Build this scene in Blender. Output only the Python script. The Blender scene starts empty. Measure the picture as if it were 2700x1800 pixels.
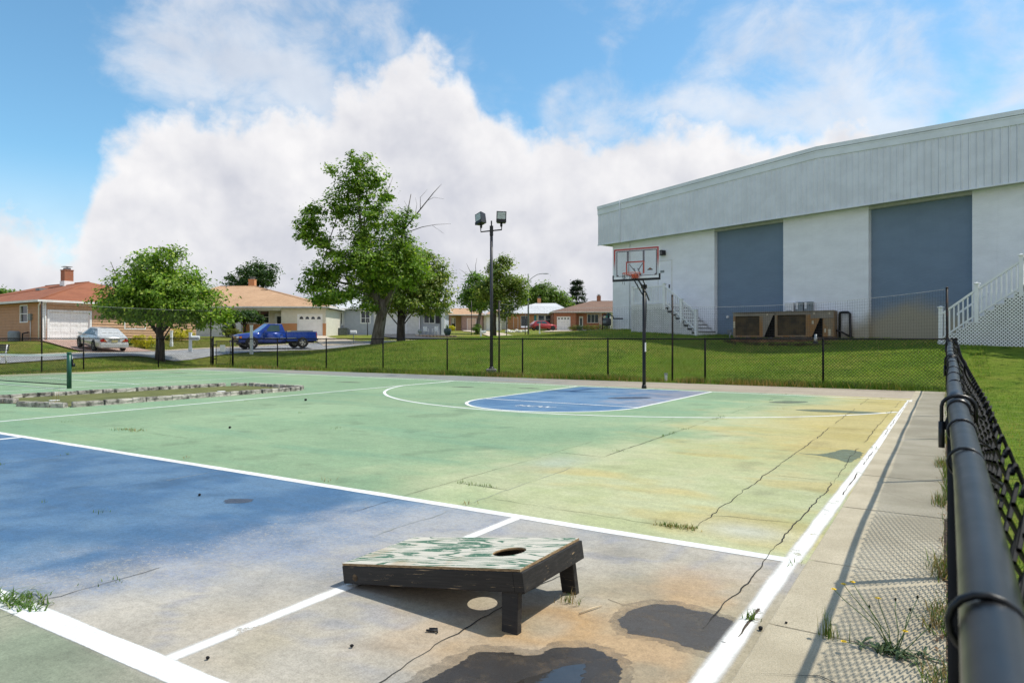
import bpy, math, random
import numpy as np
from mathutils import Vector, Matrix

R = math.radians
random.seed(11)
rng = np.random.default_rng(11)
S = bpy.context.scene
COL = S.collection

# ------------------------------------------------------------------ camera
YAW = R(32.5)
cam_d = bpy.data.cameras.new("camera")
cam = bpy.data.objects.new("camera", cam_d)
COL.objects.link(cam)
cam.location = (0, 0, 1.25)
cam.rotation_euler = (R(90), 0, YAW)
cam_d.lens = 24.0
cam_d.sensor_width = 36.0
cam_d.clip_start = 0.02
cam_d.clip_end = 3000
cam_d.dof.use_dof = True
cam_d.dof.focus_distance = 6.5
cam_d.dof.aperture_fstop = 11.0
S.camera = cam

# ------------------------------------------------------------------ sun and sky
SUN_DIR = Vector((0.42, 0.37, 1.0)).normalized()      # towards the sun
sun_d = bpy.data.lights.new("sun", 'SUN')
sun_d.energy = 2.3
sun_d.angle = R(0.6)
sun_d.color = (1.0, 0.945, 0.83)
sun = bpy.data.objects.new("sun", sun_d)
COL.objects.link(sun)
sun.rotation_euler = (-SUN_DIR).to_track_quat('-Z', 'Y').to_euler()

world = bpy.data.worlds.new("World")
S.world = world
world.use_nodes = True
S.view_settings.view_transform = 'Standard'
S.view_settings.look = 'None'
S.view_settings.exposure = 0.93
S.view_settings.gamma = 1.0


class NT:
    """small helper round a node tree"""
    def __init__(s, nt):
        s.nt = nt
    def n(s, kind, **kw):
        nd = s.nt.nodes.new(kind)
        for k, v in kw.items():
            setattr(nd, k, v)
        return nd
    def l(s, a, b):
        s.nt.links.new(a, b)
    def put(s, sock, v):
        if isinstance(v, bpy.types.NodeSocket):
            s.l(v, sock)
        elif isinstance(v, (tuple, list)) and len(v) == 3 and sock.type == 'RGBA':
            sock.default_value = (*v, 1)
        else:
            sock.default_value = v
    def math(s, op, a, b=0.0, c=0.0, clamp=False):
        nd = s.n('ShaderNodeMath', operation=op, use_clamp=clamp)
        for i, v in enumerate((a, b, c)):
            s.put(nd.inputs[i], v)
        return nd.outputs[0]
    def mix(s, f, a, b, mode='MIX'):
        nd = s.n('ShaderNodeMix', data_type='RGBA', blend_type=mode)
        s.put(nd.inputs[0], f); s.put(nd.inputs[6], a); s.put(nd.inputs[7], b)
        return nd.outputs[2]
    def noise(s, vec, scale, detail=4, rough=0.55, dist=0.0):
        nd = s.n('ShaderNodeTexNoise')
        if vec is not None:
            s.l(vec, nd.inputs['Vector'])
        s.put(nd.inputs['Scale'], scale); s.put(nd.inputs['Detail'], detail)
        s.put(nd.inputs['Roughness'], rough); s.put(nd.inputs['Distortion'], dist)
        return nd.outputs['Fac']
    def step(s, x, lo, hi):
        nd = s.n('ShaderNodeMapRange', interpolation_type='SMOOTHSTEP')
        s.put(nd.inputs[0], x); s.put(nd.inputs[1], lo); s.put(nd.inputs[2], hi)
        return nd.outputs[0]
    def vmul(s, vec, v):
        nd = s.n('ShaderNodeVectorMath', operation='MULTIPLY')
        s.l(vec, nd.inputs[0]); nd.inputs[1].default_value = v
        return nd.outputs[0]


def build_world():
    nt = world.node_tree
    nt.nodes.clear()
    g = NT(nt)
    out = g.n('ShaderNodeOutputWorld')
    bg = g.n('ShaderNodeBackground')
    bg.inputs['Strength'].default_value = 0.11
    g.l(bg.outputs[0], out.inputs[0])
    sky = g.n('ShaderNodeTexSky', sky_type='NISHITA', sun_disc=False)
    sky.sun_elevation = math.asin(SUN_DIR.z)
    sky.sun_rotation = math.atan2(SUN_DIR.x, SUN_DIR.y)
    sky.air_density = 1.0
    sky.dust_density = 0.6
    sky.ozone_density = 2.0
    tc = g.n('ShaderNodeTexCoord')
    D = tc.outputs['Generated']
    sep = g.n('ShaderNodeSeparateXYZ'); g.l(D, sep.inputs[0])
    x, y, z = sep.outputs
    s, c = math.sin(YAW), math.cos(YAW)
    f = g.math('ADD', g.math('MULTIPLY', x, -s), g.math('MULTIPLY', y, c))
    r = g.math('ADD', g.math('MULTIPLY', x, c), g.math('MULTIPLY', y, s))
    phi = g.math('ARCTAN2', r, f)                       # bearing
    el = g.math('ARCSINE', z)                           # height above the horizon
    # outline of the big cumulus bank: bearing -> elevation of its top
    pts = CLOUD_TOP
    fc = g.n('ShaderNodeFloatCurve')
    t = g.math('MULTIPLY_ADD', phi, 1 / (2 * math.pi), 0.5)
    g.l(t, fc.inputs['Value'])
    cv = fc.mapping.curves[0]
    cv.points[0].location = (0, 0.95); cv.points[1].location = (1, 0.95)  # unseen bank behind the camera, raised to brighten the shaded hall wall
    for ph, e in pts:
        cv.points.new(ph / (2 * math.pi) + 0.5, e)
    for p in cv.points:
        p.handle_type = 'AUTO_CLAMPED'
    fc.mapping.update()
    top = fc.outputs[0]
    def shift(v):
        nd = g.n('ShaderNodeVectorMath', operation='ADD'); g.l(D, nd.inputs[0]); nd.inputs[1].default_value = v
        return nd.outputs[0]
    n1 = g.noise(D, 3.6, 3, 0.5, 0.3)
    n2 = g.noise(D, 9.0, 4, 0.55, 0.25)
    n3 = g.noise(D, 24.0, 6, 0.62, 0.2)
    bil = g.math('SUBTRACT', 1.0, g.math('MULTIPLY', g.math('ABSOLUTE', g.math('SUBTRACT', g.noise(D, 6.5, 4, 0.55, 0.2), 0.5)), 4.0))   # rounded billows
    wob = g.math('ADD', g.math('MULTIPLY', g.math('SUBTRACT', n1, 0.5), 0.13), g.math('MULTIPLY', g.math('SUBTRACT', n2, 0.5), 0.13))
    wob = g.math('ADD', wob, g.math('MULTIPLY', g.math('SUBTRACT', n3, 0.5), 0.10))
    wob = g.math('ADD', wob, g.math('MULTIPLY', g.math('SUBTRACT', bil, 0.45), 0.035))
    edge = g.math('ADD', g.math('SUBTRACT', g.math('SUBTRACT', top, 0.02), el), wob)
    bank = g.step(edge, -0.025, 0.04)
    # thinner broken cloud higher up and everywhere else
    Dm = g.n('ShaderNodeMapping'); g.l(D, Dm.inputs[0])
    Dm.inputs['Location'].default_value = (1.35, 0.62, 0.18)
    Dm.inputs['Scale'].default_value = (1, 1, 1.35)
    w1 = g.noise(Dm.outputs[0], 2.6, 4, 0.5, 0.35)
    w2 = g.noise(Dm.outputs[0], 8.5, 7, 0.62, 0.3)
    wisp = g.step(g.math('ADD', w1, g.math('MULTIPLY', g.math('SUBTRACT', w2, 0.5), 0.42)), 0.485, 0.68)
    wisp = g.math('MULTIPLY', wisp, 0.70)
    low = g.math('MULTIPLY', g.step(el, 0.24, 0.02), 0.85)     # hazy near the horizon
    m = g.math('MAXIMUM', g.math('MAXIMUM', bank, wisp), low)
    # cloud relief: lit towards the sun, greyer in the folds and low down
    so = SUN_DIR * 0.035
    ra = g.math('SUBTRACT', g.noise(D, 5.0, 4, 0.5, 0.25), g.noise(shift(so), 5.0, 4, 0.5, 0.25))
    rb = g.math('SUBTRACT', g.noise(D, 14.0, 5, 0.55, 0.2), g.noise(shift(so * 0.5), 14.0, 5, 0.55, 0.2))
    rel = g.math('ADD', g.math('MULTIPLY', ra, 2.3), g.math('MULTIPLY', rb, 0.75))
    depth = g.step(edge, 0.0, 0.30)
    shade = g.math('ADD', g.math('MULTIPLY_ADD', rel, -1.0, 0.18), g.math('MULTIPLY', depth, 0.62))
    shade = g.math('MINIMUM', g.math('MAXIMUM', shade, 0.0), 1.0)
    ccol = g.mix(shade, (4.55, 4.5, 4.55), (2.75, 2.85, 3.25))
    blue = g.mix(1.0, sky.outputs[0], SKY_TINT, 'MULTIPLY')
    col = g.mix(m, blue, ccol)
    g.l(col, bg.inputs['Color'])


def _cl(pxs):
    o = []
    for X, Y in pxs:
        k = (X * 2700 / 2352 - 1350) / 1800
        ph = math.atan(k)
        o.append((ph, math.atan((784 - Y) * 2700 / 2352 / 1800 * math.cos(ph))))
    return o


# bearings and heights (radians) of the cumulus bank's top, read left to right
CLOUD_TOP = _cl([(0, 500), (60, 500), (150, 545), (215, 410), (350, 270), (450, 225), (600, 215),
                 (720, 205), (810, 160), (900, 130), (1010, 125), (1080, 185), (1140, 265), (1250, 265),
                 (1340, 275), (1420, 250), (1550, 225), (1700, 235), (1900, 245), (2030, 265),
                 (2080, 360), (2352, 430)])
SKY_TINT = (0.62, 0.87, 0.88)
build_world()

# ------------------------------------------------------------------ helpers
SX, CX = math.sin(YAW), math.cos(YAW)


def site(u, v):
    """site grid (u to the right, v away, turned 32.5 degrees) -> world x, y"""
    return (u * CX - v * SX, u * SX + v * CX)


class MB:
    """collects faces for one mesh object"""
    def __init__(s):
        s.v, s.f, s.m, s.sm = [], [], [], []
    def add(s, vs, fs, mi=0, smooth=False):
        o = len(s.v)
        s.v += [tuple(p) for p in vs]
        for f in fs:
            s.f.append(tuple(i + o for i in f)); s.m.append(mi); s.sm.append(smooth)
        return s
    def box(s, x0, x1, y0, y1, z0, z1, mi=0):
        return s.add([(x0, y0, z0), (x1, y0, z0), (x1, y1, z0), (x0, y1, z0),
                      (x0, y0, z1), (x1, y0, z1), (x1, y1, z1), (x0, y1, z1)],
                     [(0, 3, 2, 1), (4, 5, 6, 7), (0, 1, 5, 4), (1, 2, 6, 5), (2, 3, 7, 6), (3, 0, 4, 7)], mi)
    def prism(s, poly, y0, y1, mi=0):
        """polygon in x,z extruded along y"""
        n = len(poly)
        vs = [(x, y0, z) for x, z in poly] + [(x, y1, z) for x, z in poly]
        fs = [tuple(range(n)), tuple(range(2 * n - 1, n - 1, -1))]
        fs += [(i, i + n, (i + 1) % n + n, (i + 1) % n) for i in range(n)]
        return s.add(vs, fs, mi)
    def prism_z(s, poly, z0, z1, mi=0):
        n = len(poly)
        vs = [(x, y, z0) for x, y in poly] + [(x, y, z1) for x, y in poly]
        fs = [tuple(range(n - 1, -1, -1)), tuple(range(n, 2 * n))]
        fs += [(i, (i + 1) % n, (i + 1) % n + n, i + n) for i in range(n)]
        return s.add(vs, fs, mi)
    def tube(s, pts, r, n=8, mi=0, cap=True, smooth=True):
        pts = [Vector(p) for p in pts]
        rs = r if isinstance(r, (list, tuple)) else [r] * len(pts)
        vs, fs = [], []
        up = None
        for i, p in enumerate(pts):
            a = pts[max(i - 1, 0)]; b = pts[min(i + 1, len(pts) - 1)]
            t = (b - a).normalized()
            if up is None:
                up = Vector((0, 0, 1)) if abs(t.z) < 0.9 else Vector((1, 0, 0))
            x = t.cross(up)
            if x.length < 1e-5:
                x = t.orthogonal()
            x.normalize(); y = x.cross(t).normalized(); up = y
            for k in range(n):
                an = 2 * math.pi * k / n
                vs.append(p + (x * math.cos(an) + y * math.sin(an)) * rs[i])
        for i in range(len(pts) - 1):
            for k in range(n):
                fs.append((i * n + k, i * n + (k + 1) % n, (i + 1) * n + (k + 1) % n, (i + 1) * n + k))
        s.add(vs, fs, mi, smooth)
        if cap:
            o = len(s.v) - len(vs)
            s.f.append(tuple(o + k for k in range(n - 1, -1, -1))); s.m.append(mi); s.sm.append(False)
            s.f.append(tuple(o + (len(pts) - 1) * n + k for k in range(n))); s.m.append(mi); s.sm.append(False)
        return s
    def lathe(s, prof, n=16, c=(0, 0, 0), mi=0, smooth=True, axis='z'):
        vs, fs = [], []
        for rr, h in prof:
            for k in range(n):
                an = 2 * math.pi * k / n
                a, b = rr * math.cos(an), rr * math.sin(an)
                if axis == 'z': p = (c[0] + a, c[1] + b, c[2] + h)
                elif axis == 'y': p = (c[0] + a, c[1] + h, c[2] + b)
                else: p = (c[0] + h, c[1] + a, c[2] + b)
                vs.append(p)
        for i in range(len(prof) - 1):
            for k in range(n):
                fs.append((i * n + k, i * n + (k + 1) % n, (i + 1) * n + (k + 1) % n, (i + 1) * n + k))
        s.add(vs, fs, mi, smooth)
        o = len(s.v) - len(vs)
        s.f.append(tuple(o + k for k in range(n - 1, -1, -1))); s.m.append(mi); s.sm.append(False)
        s.f.append(tuple(o + (len(prof) - 1) * n + k for k in range(n))); s.m.append(mi); s.sm.append(False)
        return s
    def loft(s, rings, mi=0, smooth=True, close=True, caps=True):
        n = len(rings[0])
        vs = [p for rg in rings for p in rg]
        fs = []
        for i in range(len(rings) - 1):
            for k in range(n if close else n - 1):
                fs.append((i * n + k, i * n + (k + 1) % n, (i + 1) * n + (k + 1) % n, (i + 1) * n + k))
        if caps:
            fs.append(tuple(range(n - 1, -1, -1)))
            fs.append(tuple((len(rings) - 1) * n + k for k in range(n)))
        return s.add(vs, fs, mi, smooth)
    def mesh(s, name, mats):
        me = bpy.data.meshes.new(name)
        me.from_pydata(s.v, [], s.f)
        for m in (mats if isinstance(mats, (list, tuple)) else [mats]):
            me.materials.append(m)
        me.polygons.foreach_set('material_index', s.m)
        me.polygons.foreach_set('use_smooth', s.sm)
        me.update()
        return me
    def build(s, name, mats, parent=None, loc=None, rot=None, bevel=0):
        o = bpy.data.objects.new(name, s.mesh(name, mats))
        COL.objects.link(o)
        if parent is not None: o.parent = parent
        if loc is not None: o.location = loc
        if rot is not None: o.rotation_euler = rot
        if bevel:
            b = o.modifiers.new('bevel', 'BEVEL'); b.width = bevel; b.segments = 2; b.limit_method = 'ANGLE'
        return o


def inst(name, mesh, parent=None, loc=(0, 0, 0), rot=(0, 0, 0), sc=(1, 1, 1)):
    o = bpy.data.objects.new(name, mesh)
    COL.objects.link(o)
    o.parent = parent
    o.location = loc; o.rotation_euler = rot; o.scale = sc
    return o


def tag(o, label, cat, group=None, kind=None):
    o['label'] = label; o['category'] = cat
    if group: o['group'] = group
    if kind: o['kind'] = kind
    return o


def thing(name, label, cat, loc=(0, 0, 0), rz=0.0, group=None):
    o = bpy.data.objects.new(name, None)
    COL.objects.link(o)
    o.empty_display_size = 0.2
    o.location = loc; o.rotation_euler = (0, 0, rz)
    return tag(o, label, cat, group)


def np_mesh(name, V, F, mats, cols=None, smooth=False, uv=None):
    """fast mesh from numpy arrays; F is (n,3) or (n,4); cols per vertex (n,3)"""
    me = bpy.data.meshes.new(name)
    V = np.asarray(V, dtype=np.float32); F = np.asarray(F, dtype=np.int32)
    k = F.shape[1]
    me.vertices.add(len(V)); me.vertices.foreach_set('co', V.ravel())
    me.loops.add(F.size); me.loops.foreach_set('vertex_index', F.ravel())
    me.polygons.add(len(F))
    me.polygons.foreach_set('loop_start', np.arange(0, F.size, k, dtype=np.int32))
    me.polygons.foreach_set('loop_total', np.full(len(F), k, dtype=np.int32))
    me.polygons.foreach_set('use_smooth', np.full(len(F), smooth, dtype=bool))
    if cols is not None:
        a = me.color_attributes.new('col', 'FLOAT_COLOR', 'POINT')
        cc = np.ones((len(V), 4), dtype=np.float32); cc[:, :np.shape(cols)[1]] = cols
        a.data.foreach_set('color', cc.ravel())
    if uv is not None:
        ul = me.uv_layers.new(name='UVMap')
        ul.data.foreach_set('uv', np.asarray(uv, dtype=np.float32)[F.ravel()].ravel())
    for m in (mats if isinstance(mats, (list, tuple)) else [mats]):
        me.materials.append(m)
    me.update(calc_edges=True)
    return me


def np_obj(name, me, parent=None, loc=(0, 0, 0), rz=0.0):
    o = bpy.data.objects.new(name, me)
    COL.objects.link(o); o.parent = parent
    o.location = loc; o.rotation_euler = (0, 0, rz)
    return o


def wires(A, B, r, n=3):
    """arrays of segment ends -> verts, quads of thin prisms"""
    A = np.asarray(A, float); B = np.asarray(B, float)
    t = B - A; t /= np.linalg.norm(t, axis=1)[:, None] + 1e-12
    ref = np.where(np.abs(t[:, 2:3]) < 0.9, [[0, 0, 1.0]], [[1.0, 0, 0]])
    x = np.cross(t, ref); x /= np.linalg.norm(x, axis=1)[:, None]
    y = np.cross(x, t)
    rr = np.asarray(r, float).reshape(-1, 1) if np.ndim(r) else r
    V = []
    for P in (A, B):
        for k in range(n):
            an = 2 * math.pi * k / n
            V.append(P + (x * math.cos(an) + y * math.sin(an)) * rr)
    V = np.stack(V, 1).reshape(-1, 3)
    N = len(A); base = (np.arange(N) * 2 * n)[:, None]
    F = np.concatenate([base + np.array([[k, (k + 1) % n, n + (k + 1) % n, n + k]]) for k in range(n)])
    return V, F


# value noise for the wear of the court paint
def vnoise(x, y, seed):
    xi = np.floor(x).astype(np.int64); yi = np.floor(y).astype(np.int64)
    fx = x - xi; fy = y - yi
    fx = fx * fx * (3 - 2 * fx); fy = fy * fy * (3 - 2 * fy)
    def h(a, b):
        n = (a * 374761393 + b * 668265263 + seed * 974711) & 0x7fffffff
        n = ((n ^ (n >> 13)) * 1274126177) & 0x7fffffff
        n = (n ^ (n >> 16)) & 0xffff
        return n / 65535.0
    return (h(xi, yi) * (1 - fx) + h(xi + 1, yi) * fx) * (1 - fy) + (h(xi, yi + 1) * (1 - fx) + h(xi + 1, yi + 1) * fx) * fy


def fbm(x, y, seed, oc=4):
    s = 0; a = 0.5; t = 0
    for i in range(oc):
        s = s + a * vnoise(x * 2 ** i + 17.3 * i, y * 2 ** i + 9.1 * i, seed + i); t += a; a *= 0.5
    return s / t


def sst(x, a, b):
    t = np.clip((x - a) / (b - a), 0, 1)
    return t * t * (3 - 2 * t)


# ------------------------------------------------------------------ materials
def mat(name, base, rough=0.6, var=0.12, scale=6.0, base2=None, bump=0.0, bscale=60.0, metal=0.0, spec=0.4,
        stretch=None, coat=0.0, lo=0.35, hi=0.65, obj=False, rnd=0.0):
    m = bpy.data.materials.new(name); m.use_nodes = True
    nt = m.node_tree; g = NT(nt)
    p = nt.nodes['Principled BSDF']
    if obj:
        pos = g.n('ShaderNodeTexCoord').outputs['Object']
    else:
        pos = g.n('ShaderNodeNewGeometry').outputs['Position']
    if stretch: pos2 = g.vmul(pos, stretch)
    else: pos2 = pos
    b = Vector(base)
    c2 = base2 if base2 else tuple(min(1, q * (1 + var)) for q in base)
    c1 = base if base2 else tuple(q * (1 - var) for q in base)
    f = g.step(g.noise(pos2, scale, 6, 0.6), lo, hi)
    col = g.mix(f, c1, c2)
    if rnd:
        oi = g.n('ShaderNodeObjectInfo')
        k = g.math('MULTIPLY_ADD', oi.outputs['Random'], 2 * rnd, 1 - rnd)
        cmb = g.n('ShaderNodeCombineColor')
        for i in range(3): g.l(k, cmb.inputs[i])
        col = g.mix(1.0, col, cmb.outputs[0], 'MULTIPLY')
    g.l(col, p.inputs['Base Color'])
    rr = g.math('MULTIPLY_ADD', g.noise(pos2, scale * 2.3, 4), 0.2, rough - 0.1)
    g.l(rr, p.inputs['Roughness'])
    p.inputs['Metallic'].default_value = metal
    p.inputs['Specular IOR Level'].default_value = spec
    if coat:
        p.inputs['Coat Weight'].default_value = coat; p.inputs['Coat Roughness'].default_value = 0.05
    if bump:
        bn = g.n('ShaderNodeBump'); bn.inputs['Strength'].default_value = bump
        bn.inputs['Distance'].default_value = 0.02
        g.l(g.noise(pos2, bscale, 5, 0.65), bn.inputs['Height']); g.l(bn.outputs[0], p.inputs['Normal'])
    return m


def leaf_mat(name, tr=0.35):
    m = bpy.data.materials.new(name); m.use_nodes = True
    nt = m.node_tree; g = NT(nt)
    p = nt.nodes['Principled BSDF']; out = nt.nodes['Material Output']
    at = g.n('ShaderNodeAttribute', attribute_name='col')
    g.l(at.outputs['Color'], p.inputs['Base Color'])
    p.inputs['Roughness'].default_value = 0.45
    p.inputs['Specular IOR Level'].default_value = 0.35
    t = g.n('ShaderNodeBsdfTranslucent')
    g.l(g.mix(1.0, at.outputs['Color'], (1.25, 1.35, 0.6), 'MULTIPLY'), t.inputs['Color'])
    mx = g.n('ShaderNodeMixShader'); mx.inputs[0].default_value = tr
    g.l(p.outputs[0], mx.inputs[1]); g.l(t.outputs[0], mx.inputs[2]); g.l(mx.outputs[0], out.inputs[0])
    return m


def glass_dark(name, base=(0.02, 0.025, 0.03), rough=0.06):
    m = bpy.data.materials.new(name); m.use_nodes = True
    p = m.node_tree.nodes['Principled BSDF']
    g = NT(m.node_tree)
    pos = g.n('ShaderNodeNewGeometry').outputs['Position']
    g.l(g.mix(g.noise(pos, 1.7, 3), base, tuple(q * 2.2 for q in base)), p.inputs['Base Color'])
    p.inputs['Roughness'].default_value = rough
    p.inputs['Specular IOR Level'].default_value = 0.6
    return m


def paint_mat(name, base, soft=0.018, wear=0.0, fine=1.0):
    """court paint; uv.y holds the distance to the nearest edge of the stripe in metres"""
    m = bpy.data.materials.new(name); m.use_nodes = True
    nt = m.node_tree; g = NT(nt)
    p = nt.nodes['Principled BSDF']; out = nt.nodes['Material Output']
    pos = g.n('ShaderNodeNewGeometry').outputs['Position']
    uvn = g.n('ShaderNodeUVMap'); uvn.uv_map = 'UVMap'
    sp = g.n('ShaderNodeSeparateXYZ'); g.l(uvn.outputs[0], sp.inputs[0])
    d = sp.outputs[1]
    nz = g.noise(pos, 26.0 * fine, 6, 0.7)
    ed = g.math('ADD', d, g.math('MULTIPLY', g.math('SUBTRACT', nz, 0.5), min(soft * 0.8, 0.012)))
    a = g.step(ed, 0.0, soft)
    hole = g.step(g.noise(pos, 5.0, 8, 0.72), 0.36 - wear, 0.30 - wear)
    a = g.math('MULTIPLY', a, g.math('SUBTRACT', 1.0, g.math('MULTIPLY', hole, 0.75)))
    col = g.mix(g.step(g.noise(pos, 3.0, 7, 0.7), 0.35, 0.65), tuple(q * 0.80 for q in base), base)
    col = g.mix(g.math('MULTIPLY', g.step(g.noise(pos, 70, 4, 0.7), 0.56, 0.68), 0.5), col, tuple(q * 0.55 for q in base))
    g.l(col, p.inputs['Base Color']); p.inputs['Roughness'].default_value = 0.75
    t = g.n('ShaderNodeBsdfTransparent'); mx = g.n('ShaderNodeMixShader')
    g.l(a, mx.inputs[0]); g.l(t.outputs[0], mx.inputs[1]); g.l(p.outputs[0], mx.inputs[2])
    g.l(mx.outputs[0], out.inputs[0])
    return m


def brick_mat(name, c1, c2, mortar, w=0.2, h=0.07, axis='xz', bump=0.4):
    m = bpy.data.materials.new(name); m.use_nodes = True
    nt = m.node_tree; g = NT(nt); p = nt.nodes['Principled BSDF']
    tc = g.n('ShaderNodeTexCoord')
    sp = g.n('ShaderNodeSeparateXYZ'); g.l(tc.outputs['Object'], sp.inputs[0])
    cb = g.n('ShaderNodeCombineXYZ')
    if axis == 'xz':
        g.l(g.math('ADD', sp.outputs[0], sp.outputs[1]), cb.inputs[0]); g.l(sp.outputs[2], cb.inputs[1])
    else:
        g.l(sp.outputs[0], cb.inputs[0]); g.l(sp.outputs[1], cb.inputs[1])
    b = g.n('ShaderNodeTexBrick'); g.l(cb.outputs[0], b.inputs['Vector'])
    b.inputs['Scale'].default_value = 1.0
    b.inputs['Brick Width'].default_value = w; b.inputs['Row Height'].default_value = h
    b.inputs['Mortar Size'].default_value = 0.006; b.inputs['Bias'].default_value = 0.0
    b.inputs['Color1'].default_value = (*c1, 1); b.inputs['Color2'].default_value = (*c2, 1)
    b.inputs['Mortar'].default_value = (*mortar, 1)
    nz = g.noise(tc.outputs['Object'], 2.0, 5)
    g.l(g.mix(g.math('MULTIPLY', nz, 0.4), b.outputs['Color'], c1), p.inputs['Base Color'])
    p.inputs['Roughness'].default_value = 0.85
    bn = g.n('ShaderNodeBump'); bn.inputs['Strength'].default_value = bump; bn.inputs['Distance'].default_value = 0.01
    bn.invert = True
    g.l(b.outputs['Fac'], bn.inputs['Height']); g.l(bn.outputs[0], p.inputs['Normal'])
    return m


def shingle_mat(name, c1, c2):
    """asphalt shingles: courses follow the height on the slope"""
    m = bpy.data.materials.new(name); m.use_nodes = True
    nt = m.node_tree; g = NT(nt); p = nt.nodes['Principled BSDF']
    tc = g.n('ShaderNodeTexCoord')
    sp = g.n('ShaderNodeSeparateXYZ'); g.l(tc.outputs['Object'], sp.inputs[0])
    cb = g.n('ShaderNodeCombineXYZ')
    g.l(g.math('ADD', sp.outputs[0], sp.outputs[1]), cb.inputs[0])
    g.l(g.math('MULTIPLY', sp.outputs[2], 2.8), cb.inputs[1])
    b = g.n('ShaderNodeTexBrick'); g.l(cb.outputs[0], b.inputs['Vector'])
    b.inputs['Scale'].default_value = 1.0
    b.inputs['Brick Width'].default_value = 0.32; b.inputs['Row Height'].default_value = 0.16
    b.inputs['Mortar Size'].default_value = 0.008
    b.inputs['Color1'].default_value = (*c1, 1); b.inputs['Color2'].default_value = (*c2, 1)
    b.inputs['Mortar'].default_value = (*[q * 0.6 for q in c1], 1)
    pos = tc.outputs['Object']
    nz = g.step(g.noise(g.vmul(pos, (0.5, 0.5, 2.0)), 1.2, 6, 0.65), 0.3, 0.7)
    col = g.mix(g.math('MULTIPLY', nz, 0.55), b.outputs['Color'], tuple(q * 1.18 for q in c2))
    col = g.mix(g.math('MULTIPLY', g.noise(pos, 30, 3), 0.35), col, tuple(q * 0.6 for q in c1))
    g.l(col, p.inputs['Base Color']); p.inputs['Roughness'].default_value = 0.9
    bn = g.n('ShaderNodeBump'); bn.inputs['Strength'].default_value = 0.5; bn.inputs['Distance'].default_value = 0.02
    bn.invert = True
    g.l(b.outputs['Fac'], bn.inputs['Height']); g.l(bn.outputs[0], p.inputs['Normal'])
    return m


WHITE = mat('white_vinyl', (0.84, 0.85, 0.86), 0.45, 0.05, 3)
WHITE2 = mat('white_trim', (0.72, 0.72, 0.71), 0.5, 0.07, 3)
BLACK = mat('black_vinyl_coating', (0.009, 0.010, 0.012), 0.36, 0.4, 9, spec=0.45)
BLACKR = mat('black_wire_coating', (0.010, 0.010, 0.012), 0.7, 0.3, 9, spec=0.2)
BLACKM = mat('black_metal', (0.012, 0.012, 0.014), 0.45, 0.3, 5)
RUSTY = mat('rusty_black_steel', (0.012, 0.010, 0.010), 0.6, base2=(0.06, 0.025, 0.014), scale=9, lo=0.45, hi=0.75)
GALV = mat('galvanised_steel', (0.33, 0.35, 0.36), 0.42, 0.15, 12, metal=0.5)
GREYM = mat('grey_metal', (0.22, 0.25, 0.26), 0.5, 0.1, 5)
BRONZE = mat('dark_bronze_pole', (0.040, 0.040, 0.048), 0.42, 0.15, 4)
CONC = mat('concrete', (0.30, 0.29, 0.27), 0.9, 0.15, 4, bump=0.3)
GLASS = glass_dark('window_glass')
RUBBER = mat('tyre_rubber', (0.012, 0.012, 0.013), 0.8, 0.2, 10)
CHROME = mat('bright_metal', (0.55, 0.55, 0.56), 0.2, 0.05, 5, metal=1.0)
DARK = mat('dark_interior', (0.006, 0.006, 0.007), 0.9, 0.2, 3)
BARK = mat('bark', (0.075, 0.062, 0.048), 0.95, base2=(0.17, 0.15, 0.125), scale=7, bump=0.9, bscale=22, stretch=(1, 1, 0.22))
BARKD = mat('dark_bark', (0.035, 0.028, 0.022), 0.95, base2=(0.09, 0.075, 0.06), scale=8, bump=0.9, bscale=22, stretch=(1, 1, 0.22))
LEAF = leaf_mat('leaf', 0.46)
GRASSM = leaf_mat('grass_blade', 0.3)
# ------------------------------------------------------------------ terrain
BX, BY, BA = -15.48, 34.6, R(-18.6)      # hall: left front corner and direction of its long front


def hall(s, n):
    """point s metres along the hall front, n metres out from it"""
    return (BX + s * math.cos(BA) + n * math.sin(BA), BY + s * math.sin(BA) - n * math.cos(BA))


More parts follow.
